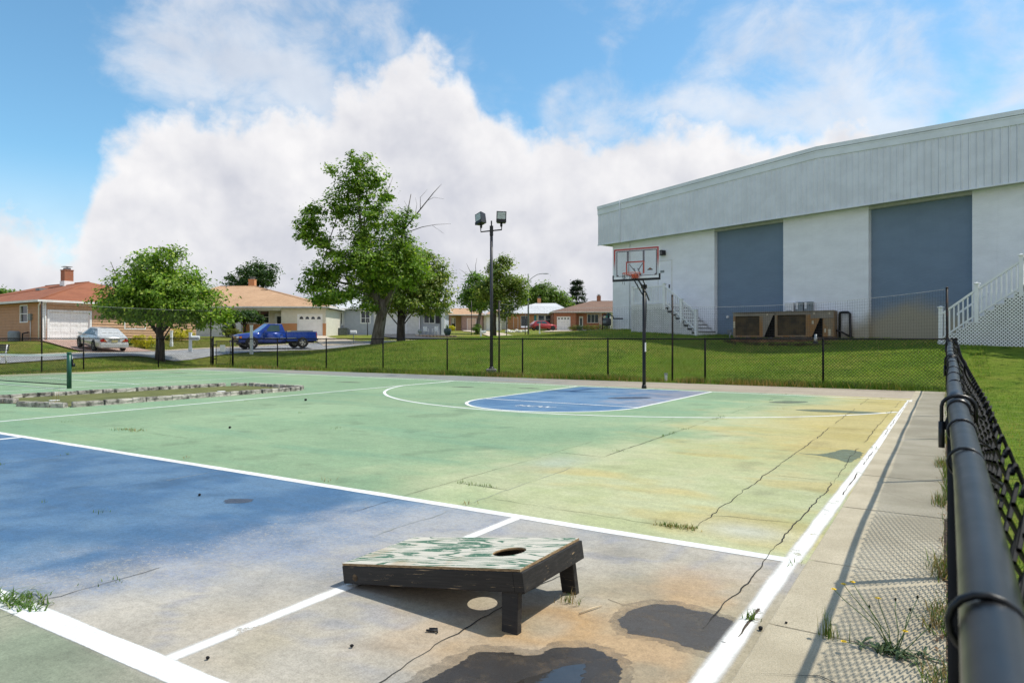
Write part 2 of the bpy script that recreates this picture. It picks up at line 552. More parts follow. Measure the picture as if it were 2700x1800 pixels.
_c = []
for x in range(-34, 8, 4): _c.append((x, 20.6, 0.02))
for x in (0.5, 5, 12, 25):
    for y in (-12, -4, 4, 12, 18): _c.append((x, y, 0.0))
for y in (-12, -4, 4, 12): _c.append((-31, y, 0.02))
for x in (-28, -20, -10): _c += [(x, -12, 0.0), (x, 0, 0.0), (x, 12, 0.0)]
for s_, n_, z_ in ((0, 0, 1.9), (2.7, 1.6, 1.74), (6.6, 1.6, 1.53), (6.7, 0, 1.55), (10, 2.4, 1.08), (12, 2.4, 1.06), (10, 0, 1.42),
                   (13.2, 0, 1.38), (17.3, 3.5, 1.16), (19.5, 3.5, 1.1), (18, 0, 1.2), (26, 2, 0.95), (30, 8, 0.4), (10, -14, 1.8), (24, -14, 1.5)):
    _c.append((*hall(s_, n_), z_))
for u_, v_, z_ in ((1.7, 38, 1.57), (2.5, 46, 1.6), (-1.06, 38, 1.44), (-3.6, 38, 1.27), (-7.8, 40, 1.10), (-8.7, 43, 1.04), (-10, 43.5, 0.88),
                   (-11.8, 43, 0.66), (-22.4, 29.9, 0.28), (-18.6, 35, 0.46), (-17, 38.5, 0.54), (-14, 43, 0.70),
                   (-25.6, 34.2, 0.42), (-21.5, 40.7, 0.60), (-17, 46, 0.85), (-13, 49, 1.05),
                   (-30.4, 44, 1.28), (-28.5, 46.4, 1.30), (-33, 46, 1.27), (-40, 50, 1.3), (-27, 50, 1.35),
                   (-18, 66, 1.74), (-25, 66, 1.74), (-33, 66, 1.74), (-24, 58, 1.45), (-18, 57, 1.45),
                   (-19, 72, 1.92), (-9, 72, 1.92), (-12, 60, 1.45), (-6, 56, 1.36), (-7, 66, 1.62),
                   (0, 58, 1.62), (-4, 85, 2.2), (0, 74, 1.75), (4, 74, 2.1), (3, 90, 2.5), (-10, 95, 2.6), (9, 95, 2.7), (-10, 110, 2.95), (0, 110, 2.98), (10, 110, 2.96),
                   (5, 120, 3.4), (-5, 120, 3.3), (-60, 100, 2.2), (-40, 100, 2.5), (-80, 60, 1.8), (40, 110, 2.6), (0, 200, 4), (-80, 200, 4), (80, 200, 4), (-60, 30, 0.8)):
    _c.append((*site(u_, v_), z_))
_c = np.array(_c)
_P = _c[:, :2]


def _tps(d2):
    return np.where(d2 > 1e-9, d2 * np.log(np.maximum(d2, 1e-9)) * 0.5, 0)


_n = len(_c)
_d2 = ((_P[:, None] - _P[None]) ** 2).sum(-1)
_K = _tps(_d2) + np.eye(_n) * 0.6
_A = np.zeros((_n + 3, _n + 3))
_A[:_n, :_n] = _K; _A[:_n, _n] = 1; _A[:_n, _n + 1:] = _P; _A[_n, :_n] = 1; _A[_n + 1:, :_n] = _P.T
_w = np.linalg.solve(_A, np.concatenate([_c[:, 2], [0, 0, 0]]))


def gz_arr(x, y):
    x = np.asarray(x, float); y = np.asarray(y, float)
    sh = x.shape; x = x.ravel(); y = y.ravel()
    o = np.zeros(len(x))
    for i in range(0, len(x), 4000):
        a = x[i:i + 4000, None] - _P[None, :, 0]; b = y[i:i + 4000, None] - _P[None, :, 1]
        o[i:i + 4000] = _tps(a * a + b * b) @ _w[:_n] + _w[_n] + x[i:i + 4000] * _w[_n + 1] + y[i:i + 4000] * _w[_n + 2]
    # gentle edge round the levelled court, nothing far away runs off
    o = np.clip(o, 0.0, 4.2)
    dx = np.maximum(np.maximum(-30.0 - x, x - 0.15), 0); dy = np.maximum(y - 20.2, 0)
    o = o * sst(np.maximum(dx, dy), 0.0, 2.0)
    return o.reshape(sh)


def gz(x, y):
    return float(gz_arr(np.array([x]), np.array([y]))[0])


def grid_mesh(xs, ys, zf):
    X, Y = np.meshgrid(xs, ys)
    Z = zf(X, Y)
    V = np.stack([X.ravel(), Y.ravel(), Z.ravel()], 1)
    nx, ny = len(xs), len(ys)
    i = (np.arange(ny - 1)[:, None] * nx + np.arange(nx - 1)[None]).ravel()
    F = np.stack([i, i + 1, i + nx + 1, i + nx], 1)
    return V, F, X, Y


def lawn_mat():
    m = bpy.data.materials.new('lawn'); m.use_nodes = True
    nt = m.node_tree; g = NT(nt); p = nt.nodes['Principled BSDF']
    pos = g.n('ShaderNodeNewGeometry').outputs['Position']
    big = g.step(g.noise(pos, 0.22, 5, 0.6, 0.4), 0.40, 0.66)
    med = g.step(g.noise(g.vmul(pos, (0.55, 1.3, 1)), 1.3, 6, 0.65), 0.35, 0.7)
    fine = g.noise(pos, 16, 6, 0.7)
    clump = g.noise(g.vmul(pos, (0.7, 1.5, 1)), 4.2, 6, 0.74)
    a = g.mix(med, (0.105, 0.190, 0.014), (0.205, 0.305, 0.026))
    dry = g.mix(fine, (0.26, 0.20, 0.05), (0.36, 0.28, 0.09))
    col = g.mix(g.math('MULTIPLY', g.math('MULTIPLY', big, med), 0.62), a, dry)
    # parched strip left of the courts towards the street
    sp = g.n('ShaderNodeSeparateXYZ'); g.l(pos, sp.inputs[0])
    left = g.math('MULTIPLY', g.step(sp.outputs[0], -27, -38), g.step(g.noise(pos, 0.5, 5, 0.6), 0.34, 0.56))
    col = g.mix(g.math('MULTIPLY', left, 0.75), col, dry)
    col = g.mix(g.math('MULTIPLY', g.step(fine, 0.35, 0.75), 0.45), col, (0.16, 0.225, 0.03))
    col = g.mix(g.math('MULTIPLY', g.step(g.noise(pos, 45, 3), 0.5, 0.7), 0.35), col, (0.028, 0.055, 0.008))
    col = g.mix(g.math('MULTIPLY', g.step(clump, 0.48, 0.36), 0.8), col, (0.022, 0.050, 0.004))
    col = g.mix(g.math('MULTIPLY', g.step(clump, 0.56, 0.68), 0.7), col, (0.25, 0.33, 0.045))
    g.l(col, p.inputs['Base Color']); p.inputs['Roughness'].default_value = 0.9
    p.inputs['Specular IOR Level'].default_value = 0.1
    bn = g.n('ShaderNodeBump'); bn.inputs['Strength'].default_value = 0.9; bn.inputs['Distance'].default_value = 0.06
    g.l(g.math('ADD', fine, g.noise(pos, 60, 3)), bn.inputs['Height']); g.l(bn.outputs[0], p.inputs['Normal'])
    return m


LAWN = lawn_mat()
xs = np.concatenate([np.arange(-300, -90, 15), np.arange(-90, -46, 2.0), np.arange(-46, 20, 1.0), np.arange(20, 40, 2.5), np.arange(40, 301, 15)])
ys = np.concatenate([np.arange(-40, -8, 4.0), np.arange(-8, 60, 1.0), np.arange(60, 150, 3.0), np.arange(150, 401, 15)])
xs = np.unique(np.concatenate([xs, [-30.0, -30.2, -29.7, 0.05, -0.2, 0.35]])); ys = np.unique(np.concatenate([ys, [20.0, 20.3, 19.7]]))


def terr(X, Y):
    Z = gz_arr(X, Y) + 0.006
    ins = (X > -30.0) & (X < 0.05) & (Y < 20.0)
    return np.where(ins, -0.06, Z)


V, F, _, _ = grid_mesh(xs, ys, terr)
ground = np_obj('ground', np_mesh('ground', V, F, LAWN, smooth=True)); ground['kind'] = 'structure'


def drape(name, line, half, m, dz=0.03, kind='structure', step=1.0, across=5, zoff=0.0):
    """strip of road following a centre line over the ground; half = width list or number"""
    pts = [Vector((*p, 0)) for p in line]
    out = [pts[0]]
    for a, b in zip(pts[:-1], pts[1:]):
        k = max(1, int((b - a).length / step))
        out += [a.lerp(b, (i + 1) / k) for i in range(k)]
    for _ in range(2):
        out = [out[0]] + [(out[i - 1] + out[i] * 2 + out[i + 1]) / 4 for i in range(1, len(out) - 1)] + [out[-1]]
    V = []
    for i, p in enumerate(out):
        t = (out[min(i + 1, len(out) - 1)] - out[max(i - 1, 0)]).normalized()
        nn = Vector((t.y, -t.x, 0))
        for k in range(across):
            q = p + nn * half * (2 * k / (across - 1) - 1)
            V.append((q.x, q.y))
    V = np.array(V); Z = gz_arr(V[:, 0], V[:, 1]) + dz + zoff
    n = len(out); i = (np.arange(n - 1)[:, None] * across + np.arange(across - 1)[None]).ravel()
    F = np.stack([i, i + 1, i + across + 1, i + across], 1)
    o = np_obj(name, np_mesh(name, np.column_stack([V, Z]), F, m, smooth=True))
    if kind: o['kind'] = kind
    return o


ASPHALT = mat('asphalt', (0.33, 0.33, 0.335), 0.9, 0.15, 2.5, bump=0.3, bscale=80)
ASPH_DK = mat('dark_asphalt', (0.05, 0.05, 0.055), 0.9, 0.2, 2.5, bump=0.3, bscale=80)
GUTTER = mat('pale_concrete', (0.55, 0.45, 0.34), 0.9, 0.15, 2.0, bump=0.2)
# street along the left and round behind the hill
ST = [(-37.6, -30), (-37.3, 0), (-37.3, 12), (-37.2, 22), (-36.6, 30), (-35.0, 37), (-31, 43.5), (-25, 48), (-15, 52), (0, 56), (25, 60), (60, 62)]
drape('street', ST, 2.7, ASPHALT, 0.05)
drape('gutter', [(x - 2.9, y + (0.0 if y < 30 else 1.4)) for x, y in ST], 0.42, GUTTER, 0.07)
PAVER = brick_mat('paver_driveway', (0.42, 0.26, 0.20), (0.54, 0.37, 0.30), (0.25, 0.18, 0.15), 0.22, 0.11, 'xy', 0.3)
drape('paver_driveway', [(-39.9, 21.2), (-44, 21.7), (-48.95, 22.35)], 1.75, PAVER, 0.085)
drape('driveway', [site(-11.5, 47.2), site(-13.6, 53), site(-17.5, 60), site(-19.6, 65.9)], 1.5, GUTTER, 0.07)
drape('driveway', [site(-4.5, 55.5), site(-7, 60), site(-11, 66), site(-12.2, 71.9)], 1.9, ASPH_DK, 0.09)
drape('driveway', [site(-1, 74), site(-2.6, 85), site(-5.5, 97), site(-6.6, 109.7)], 1.4, GUTTER, 0.09)
drape('driveway', [site(5.5, 86), site(7.2, 98), site(7.9, 109.6)], 1.8, GUTTER, 0.09)

# ------------------------------------------------------------------ the court sheet
xs = np.unique(np.round(np.concatenate([np.arange(-29.95, -13, 0.25), np.arange(-13, 0.0, 0.06), [-0.69]]), 3))
xs = xs[xs <= -0.60]
ys = np.unique(np.round(np.concatenate([np.arange(-3, 0, 0.2), np.arange(0, 9, 0.05), np.arange(9, 17, 0.1), np.arange(17, 20.06, 0.15), [20.05]]), 3))


def L(*c):
    return np.array(c)


def lerp(a, b, t):
    return a + (b - a) * t[..., None]


def court_colour(X, Y):
    gr = (fbm(X * 5.0, Y * 5.0, 17, 4) - .5) * 1.5
    n1 = fbm(X * 0.5, Y * 0.5, 3, 7) + gr * .10; n2 = fbm(X * 1.6, Y * 1.6, 9, 6) + gr * .30
    st = fbm(X * 0.35, Y * 2.2, 21, 5)                 # brush streaks along x
    fine = fbm(X * 6, Y * 6, 31, 3)
    sh = X.shape
    one = np.ones(sh)
    green = lerp(one[..., None] * L(.198, .300, .178), L(.248, .342, .205), sst(n1, .3, .7))
    green = lerp(green, L(.175, .298, .188), sst(st, .55, .75) * .6)
    # faded, yellowed paint towards the right-hand line
    ex = X + (n1 - .5) * 2.6 + (n2 - .5) * 1.2 + np.clip((9 - Y) * 0.10, -.6, .6)
    fade = sst(ex, -4.6, -1.9)
    pale = lerp(one[..., None] * L(.39, .405, .215), L(.435, .44, .26), sst(n2, .35, .65))
    green = lerp(green, pale, fade * .92)
    oc = sst(X + (n1 - .5) * 2.2, -3.0, -1.2) * sst(Y + (n2 - .5) * 4, 6.0, 9.5)
    oc = np.maximum(oc, sst(fbm(X * .9, Y * 1.7, 77, 4), .56, .74) * fade * .75)
    green = lerp(green, lerp(one[..., None] * L(.43, .335, .115), L(.47, .375, .15), sst(st, .4, .6)), oc * .8)
    bl = np.exp(-(((X + 1.12) / .32) ** 2 + ((Y - 4.62) / .22) ** 2) * 1.2)
    green = lerp(green, L(.44, .44, .36), bl * .9)
    bl2 = np.exp(-(((X + 3.4) / .28) ** 2 + ((Y - 6.2) / .42) ** 2))
    green = lerp(green, L(.40, .45, .36), bl2 * .7)
    col = green
    # key: blue paint
    key = ((X > -8.55) & (X < -4.93) & (Y > 12.25) & (Y < 17.0)) | (((X + 6.74) ** 2 + (Y - 12.25) ** 2 < 1.83 ** 2) & (Y <= 12.26))
    blue = lerp(one[..., None] * L(.058, .128, .232), L(.098, .178, .280), sst(n2 * .6 + st * .4, .38, .62))
    kb = lerp(blue * 1.22, L(.27, .265, .30), sst(X + (n2 - .5) * 3 + (Y - 14.5) * .35, -6.4, -4.6) * .85)
    col = np.where(key[..., None], kb, col)
    # blue band beside the boards, worn through to bare concrete on the right
    zone = (Y < 4.13) & (Y > 1.42)
    w = X + (n1 - .5) * 2.0 + (n2 - .5) * .9 + (Y - 2.6) * -.42
    pb = lerp(one[..., None] * L(.24, .27, .33), L(.32, .33, .355), sst(n2, .35, .65))
    grey = lerp(one[..., None] * L(.36, .33, .28), L(.425, .385, .325), sst(n2, .3, .7))
    sand = lerp(one[..., None] * L(.36, .305, .205), L(.40, .27, .145), sst(fbm(X * 1.8, Y * 1.8, 55, 5), .42, .66))
    z = lerp(blue * 1.05, pb, sst(w, -4.8, -3.3))
    z = lerp(z, grey, sst(w, -3.6, -2.4))
    rb = .6 * sst(np.abs(fbm(X * 1.3, Y * 1.3, 91, 4) - .5), .035, .012) * sst(w, -4.6, -3.4) * .55   # ghost trails of blue
    z = lerp(z, L(.19, .215, .30), rb)
    sn = sst(X + (n1 - .5) * 1.4 + (n2 - .5) * .8, -1.9, -1.15) * sst(Y + (n2 - .5) * 1.2, 4.2, 3.0)
    sn = np.maximum(sn, sst(fbm(X * 1.1, Y * 1.1, 66, 4), .52, .70) * sst(X, -3.2, -2.2) * .7 * sst(Y, 3.6, 2.4))
    z = lerp(z, sand, sn * .9)
    ring = np.exp(-((np.hypot(X + 1.5, Y - 2.62) - .17) / .06) ** 2) * .6
    z = lerp(z, L(.42, .25, .10), ring)
    olv = sst(fbm(X * 2.2, Y * 2.2, 44, 4), .55, .72) * sst(X, -1.8, -1.2) * .6
    z = lerp(z, L(.24, .225, .17), olv)
    col = np.where(zone[..., None], z, col)
    # dull green field nearest the camera
    nz = Y <= 1.42
    ng = lerp(one[..., None] * L(.205, .235, .165), L(.27, .275, .20), sst(n2, .3, .7))
    ng = lerp(ng, L(.30, .27, .22), sst(X + (n1 - .5) * 2, -3.0, -2.0) * .8)
    col = np.where(nz[..., None], ng, col)
    # bare apron beyond the base line
    ap = Y > 17.15 + (-0.65 - X) * .033
    apc = lerp(one[..., None] * L(.225, .235, .225), L(.385, .325, .255), sst(X + (n1 - .5) * 6, -13, -6))
    apc = lerp(apc, L(.30, .25, .19), sst(st, .5, .7) * .6)
    col = np.where(ap[..., None], apc, col)
    sandy = sst(X + (n1 - .5) * 2.5, -27.6, -29.6)
    col = lerp(col, L(.36, .32, .21), sandy * .85)
    # slabs poured and painted at different times
    xi = np.digitize(X, [-12.6, -10.6, -8.15, -5.92, -3.69, -3.12, -1.43, -.87]); yi = np.digitize(Y, [1.42, 4.13, 4.84, 6.77, 9.55, 12.3, 14.8])
    sl = np.random.default_rng(8).uniform(.93, 1.07, (9, 8))
    col = col * sl[xi, yi][..., None]
    # stains
    dk = sst(fbm(X * 2.4, Y * 2.4, 12, 4), .66, .80) * .18
    col = col * (1 - dk)[..., None]
    col = col * (0.94 + 0.12 * fine)[..., None]
    wear = .10 + .28 * sst(n2, .5, .8) + .12 * fade
    wear = np.where(zone, np.maximum(wear, .66 * sst(w, -5.6, -3.9) * (1 - sst(w, -3.0, -2.2))), wear)
    wear = np.where(key, .25 + .3 * sst(n2, .45, .7), wear)
    return np.concatenate([col, np.clip(wear, 0, 1)[..., None]], -1)


V, F, X, Y = grid_mesh(xs, ys, lambda a, b: a * 0)
CC = court_colour(X, Y).reshape(-1, 4)


def court_mat():
    m = bpy.data.materials.new('worn_court_paint'); m.use_nodes = True
    nt = m.node_tree; g = NT(nt); p = nt.nodes['Principled BSDF']
    pos = g.n('ShaderNodeNewGeometry').outputs['Position']
    at = g.n('ShaderNodeAttribute', attribute_name='col')
    gr = g.noise(pos, 130, 3, 0.7); g2 = g.noise(pos, 38, 5, 0.7)
    k = g.math('ADD', g.math('MULTIPLY', g.step(gr, 0.36, 0.64), 0.24), g.math('MULTIPLY', g.step(g2, 0.34, 0.66), 0.20))
    g3 = g.step(g.noise(pos, 11, 7, 0.72), 0.34, 0.66)
    k = g.math('ADD', g.math('ADD', k, 0.70), g.math('MULTIPLY', g3, 0.14))
    cmb = g.n('ShaderNodeCombineColor')
    for i in range(3): g.l(k, cmb.inputs[i])
    col = g.mix(1.0, at.outputs['Color'], cmb.outputs[0], 'MULTIPLY')
    sp = g.step(g.noise(pos, 210, 2, 0.5), 0.66, 0.74)
    col = g.mix(g.math('MULTIPLY', sp, 0.35), col, (0.5, 0.48, 0.43))
    # chips where the paint has worn through to concrete
    th = g.math('MULTIPLY_ADD', at.outputs['Alpha'], -0.30, 0.72)
    nz = g.math('ADD', g.math('MULTIPLY', g.noise(pos, 30, 7, 0.74), 0.6), g.math('MULTIPLY', g.noise(pos, 95, 4, 0.7), 0.4))
    chip = g.step(nz, th, g.math('ADD', th, 0.035))
    col = g.mix(g.math('MULTIPLY', chip, 0.6), col, (0.37, 0.345, 0.30))
    # faint long streaks
    s2 = g.step(g.noise(g.vmul(pos, (0.8, 6.0, 1)), 1.6, 7, 0.65), 0.42, 0.68)
    col = g.mix(g.math('MULTIPLY', s2, 0.10), col, (0.10, 0.11, 0.09))
    g.l(col, p.inputs['Base Color']); p.inputs['Roughness'].default_value = 0.82
    p.inputs['Specular IOR Level'].default_value = 0.25
    bn = g.n('ShaderNodeBump'); bn.inputs['Strength'].default_value = 0.25; bn.inputs['Distance'].default_value = 0.004
    g.l(gr, bn.inputs['Height']); g.l(bn.outputs[0], p.inputs['Normal'])
    return m


COURT = court_mat()
court = np_obj('court', np_mesh('court', V, F, COURT, cols=CC)); court['kind'] = 'structure'

PAINT = paint_mat('white_court_paint', (0.80, 0.80, 0.78), 0.012, 0.0)
PAINT_SPRAY = paint_mat('sprayed_white_paint', (0.84, 0.82, 0.78), 0.034, -0.05)
PAINT_THIN = paint_mat('thin_white_paint', (0.74, 0.76, 0.72), 0.012, 0.05)


def stripe(pts, w, m=PAINT, z=0.005, name='painted_line', par=None, jit=0.004):
    """painted line along points, w wide"""
    P = [Vector((*p, 0)) for p in pts]
    out = [P[0]]
    for a, b in zip(P[:-1], P[1:]):
        k = max(1, int((b - a).length / 0.35))
        out += [a.lerp(b, (i + 1) / k) for i in range(k)]
    V, U = [], []
    for i, p in enumerate(out):
        t = (out[min(i + 1, len(out) - 1)] - out[max(i - 1, 0)]).normalized(); n = Vector((t.y, -t.x, 0))
        for k, dd in ((-1, 0), (0, w / 2), (1, 0)):
            q = p + n * (k * w / 2 + random.uniform(-jit, jit))
            V.append((q.x, q.y, z * .3)); U.append((i * .35, dd))
    n = len(out); i = (np.arange(n - 1)[:, None] * 3 + np.arange(2)[None]).ravel()
    F = np.stack([i, i + 1, i + 4, i + 3], 1)
    F = F[:, ::-1]
    return np_obj(name, np_mesh(name, np.array(V), F, m, uv=np.array(U)), par if par else court)


stripe([(-0.755, -2.5), (-0.75, 4.13)], 0.118, PAINT_SPRAY, 0.006)
stripe([(-0.745, 4.13), (-0.70, 10), (-0.66, 16.85)], 0.125, PAINT_SPRAY, 0.006)
stripe([(-13.2, 4.10), (-0.75, 4.14)], 0.105, PAINT, 0.0072)
stripe([(-29, 17.75), (-0.62, 16.83)], 0.09, PAINT_THIN, 0.0064)
stripe([(-12.45, 4.13), (-12.9, 12), (-13.15, 17.2)], 0.085, PAINT, 0.0058)
stripe([(-2.585, 1.46), (-2.57, 4.1)], 0.105, PAINT_SPRAY, 0.0061)
stripe([(-14, 1.30), (-2.3, 1.49), (-0.7, 1.52)], 0.135, PAINT, 0.0073)
stripe([(-10.4, -2), (-10.2, 4.1)], 0.10, PAINT, 0.0062)
arc = [(-6.7 + 6.72 * math.cos(a), 17.0 + 6.72 * math.sin(a)) for a in np.linspace(R(180 + 20), R(360 - 27.5), 50)]
stripe([(-13.08, 16.9)] + arc, 0.085, PAINT, 0.0067)
stripe([(-8.72, 17.05), (-8.55, 12.25)], 0.08, PAINT, 0.0053)
stripe([(-4.93, 16.95), (-4.93, 12.25)], 0.08, PAINT, 0.0054)
stripe([(-8.5, 12.3), (-4.95, 12.2)], 0.075, PAINT, 0.0066)
arc = [(-6.74 + 1.82 * math.cos(a), 12.25 + 1.83 * math.sin(a)) for a in np.linspace(R(180), R(360), 40)]
stripe(arc, 0.085, PAINT, 0.0059)
# lines of the small net court
stripe([(-27, 8.92), (-19.4, 8.78)], 0.07, PAINT_THIN, 0.0052)
stripe([(-26.4, 11.15), (-20.0, 11.0)], 0.07, PAINT_THIN, 0.0056)
stripe([(-23.25, 11.1), (-23.8, 17.3)], 0.07, PAINT_THIN, 0.0065)
stripe([(-19.5, 2.0), (-20.6, 17.2)], 0.07, PAINT_THIN, 0.0057)
stripe([(-26.2, 2.0), (-26.6, 17.4)], 0.07, PAINT_THIN, 0.0063)

# lettering in the key
fcv = bpy.data.curves.new('lettering', 'FONT'); fcv.body = 'HCW'; fcv.size = 0.32; fcv.shear = 0.2; fcv.align_x = 'CENTER'
tmp = bpy.data.objects.new('tmp', fcv); COL.objects.link(tmp)
bpy.context.view_layer.update()
tm = bpy.data.meshes.new_from_object(tmp.evaluated_get(bpy.context.evaluated_depsgraph_get()))
bpy.data.objects.remove(tmp)
PLAINW = mat('lettering_paint', (0.8, 0.8, 0.78), 0.7, 0.05, 5)
tm.materials.clear(); tm.materials.append(PLAINW)
inst('painted_lettering', tm, court, (-6.70, 11.2, 0.006), (0, 0, 0))

# cracks and joints
CRACK = mat('crack_soil', (0.028, 0.026, 0.022), 0.95, 0.4, 20)
CRACKB = mat('crack_brown', (0.07, 0.05, 0.035), 0.95, 0.5, 30)
PALEJ = mat('filled_joint', (0.26, 0.28, 0.25), 0.9, 0.2, 12)


def crack(pts, w=0.008, m=CRACK, wob=0.007, z=0.0088, name='crack', gap=0.0):
    P = [Vector((*p, 0)) for p in pts]
    out = [P[0]]
    for a, b in zip(P[:-1], P[1:]):
        k = max(2, int((b - a).length / 0.045))
        out += [a.lerp(b, (i + 1) / k) for i in range(k)]
    N = len(out)
    off = np.zeros(N)
    for sc_, am in ((1.1, .45), (4, .5), (11, .45), (22, .35)):
        off += am * (vnoise(np.arange(N) * .045 * sc_ + random.random() * 99, np.zeros(N), 5) - .5) * 2
    wd = w * 0.55 * (0.35 + 1.0 * vnoise(np.arange(N) * .3 + random.random() * 50, np.zeros(N), 8))
    keep = vnoise(np.arange(N) * .06 + random.random() * 70, np.zeros(N), 15) >= gap
    V = []
    for i, p in enumerate(out):
        t = (out[min(i + 1, N - 1)] - out[max(i - 1, 0)]).normalized(); n = Vector((t.y, -t.x, 0))
        e = min(1, i / 3, (N - 1 - i) / 3)
        q = p + n * off[i] * wob
        for s_ in (-.5, .5):
            r = q + n * s_ * wd[i] * (0.3 + .7 * e); V.append((r.x, r.y, z * .33 if z < .01 else z))
    i = np.arange(N - 1); i = i[keep[:-1]] * 2
    F = np.stack([i + 1, i, i + 2, i + 3], 1)
    return np_obj(name, np_mesh(name, np.array(V), F, m), court)


crack([(-3.67, 1.5), (-3.67, 4.1)], .008, CRACK, .02, gap=.35)
crack([(-3.70, 4.2), (-3.72, 6.77), (-3.72, 11.5)], .007, CRACKB, .02, gap=.45)
crack([(-3.10, 3.2), (-3.11, 4.6), (-3.13, 6.77)], .009, PALEJ, .02, gap=.3)
crack([(-3.14, 6.77), (-3.15, 9.56)], .017, CRACK, .015)
crack([(-3.15, 9.56), (-3.2, 16.8)], .010, CRACK, .02, gap=.45)
crack([(-1.43, 4.5), (-1.43, 6.5), (-1.42, 9.46)], .014, CRACK, .018)
crack([(-1.42, 9.46), (-1.44, 13), (-1.44, 16.75)], .015, CRACK, .02, gap=.2)
crack([(-0.90, 2.95), (-0.87, 3.9), (-0.88, 4.6), (-0.86, 5.35), (-0.85, 6.63)], .013, CRACK, .02)
crack([(-0.85, 6.63), (-0.87, 8.74), (-0.84, 13.56), (-0.82, 16.5)], .010, CRACK, .02, gap=.2)
crack([(-0.742, 2.95), (-0.71, 6.0), (-0.70, 12), (-0.67, 16.7)], .018, CRACKB, .010, gap=.30)
crack([(-3.72, 6.76), (-3.14, 6.77)], .012, CRACK, .006)
crack([(-3.15, 9.55), (-1.42, 9.54)], .014, CRACK, .01)
crack([(-3.65, 4.84), (-3.12, 4.82)], .012, CRACK, .01)
crack([(-3.11, 4.48), (-2.3, 4.47), (-1.5, 4.45)], .008, CRACK, .02)
crack([(-1.42, 6.7), (-0.86, 6.7)], .008, CRACK, .01)
crack([(-1.46, 4.90), (-1.2, 4.97), (-0.88, 5.01)], .012, CRACK, .04)
crack([(-0.88, 4.58), (-0.72, 4.62)], .010, CRACK, .02)
crack([(-1.75, 1.55), (-1.77, 2.48), (-1.76, 2.95), (-1.70, 3.4)], .014, CRACK, .015)
crack([(-5.95, 1.45), (-5.91, 2.5), (-5.93, 4.1)], .010, PALEJ, .015, gap=.25)
crack([(-5.93, 4.2), (-6.0, 10.2)], .006, PALEJ, .015, gap=.35)
crack([(-8.05, 1.4), (-8.2, 4.1)], .008, CRACKB, .02, gap=.4)
crack([(-8.2, 4.2), (-8.4, 10)], .006, PALEJ, .02, gap=.4)
crack([(-10.5, 4.3), (-10.9, 11)], .007, PALEJ, .02, gap=.4)
crack([(-7.2, 6.9), (-6.0, 6.85)], .010, CRACK, .01, gap=.2)
crack([(-12.5, 9.6), (-8.4, 9.5)], .007, CRACK, .015, gap=.4)
crack([(-9.2, 5.2), (-8.2, 5.18)], .009, CRACK, .01)
crack([(-1.35, 2.75), (-1.25, 2.95), (-0.95, 3.1)], .004, CRACKB, .03, gap=.4)
crack([(-1.62, 3.05), (-1.2, 3.02)], .005, CRACKB, .03, gap=.3)

# ------------------------------------------------------------------ slab walk by the near fence
def walk_mat():
    m = mat('walk_concrete', (0.42, 0.36, 0.255), 0.92, base2=(0.54, 0.47, 0.345), scale=1.6, bump=0.35, bscale=150, rnd=0.06)
    nt = m.node_tree; g = NT(nt); p = nt.nodes['Principled BSDF']
    pos = g.n('ShaderNodeNewGeometry').outputs['Position']
    src = p.inputs['Base Color'].links[0].from_socket
    ag = g.noise(pos, 170, 3, 0.8)
    c = g.mix(g.math('MULTIPLY', g.step(ag, 0.42, 0.62), 0.5), src, (0.21, 0.18, 0.125))
    c = g.mix(g.math('MULTIPLY', g.step(g.noise(pos, 240, 2), 0.60, 0.70), 0.5), c, (0.55, 0.51, 0.43))
    g.l(c, p.inputs['Base Color'])
    return m


WALKM = walk_mat()
walk = thing('walk', '', ''); del walk['label']; del walk['category']; walk['kind'] = 'structure'
JY = [-2.6, -1.2, 0.25, 1.7, 3.16, 4.21, 5.7, 7.15, 8.72, 10.2, 11.75, 13.3, 14.9, 16.4, 18.2, 20.0]
for a, b in zip(JY[:-1], JY[1:]):
    b_ = MB().box(-0.672 + 0.002, 0.0 + random.uniform(-.02, .05), a + .005, b - .005, -0.08, 0.003 + random.uniform(-.002, .003))
    b_.build('slab', WALKM, walk, bevel=0.006)
MB().box(-0.675, 0.06, -2.6, 20.0, -0.09, -0.012).build('joint_soil', CRACKB, walk)
for pts in ([(-0.45, 6.35), (-0.2, 6.15), (-0.03, 6.12)], [(-0.66, 8.9), (-.3, 8.95), (-.02, 8.85)], [(-0.6, 2.6), (-.4, 2.75), (-.2, 2.65)]):
    o = crack(pts, .008, CRACK, .03, z=0.0105); o.parent = walk

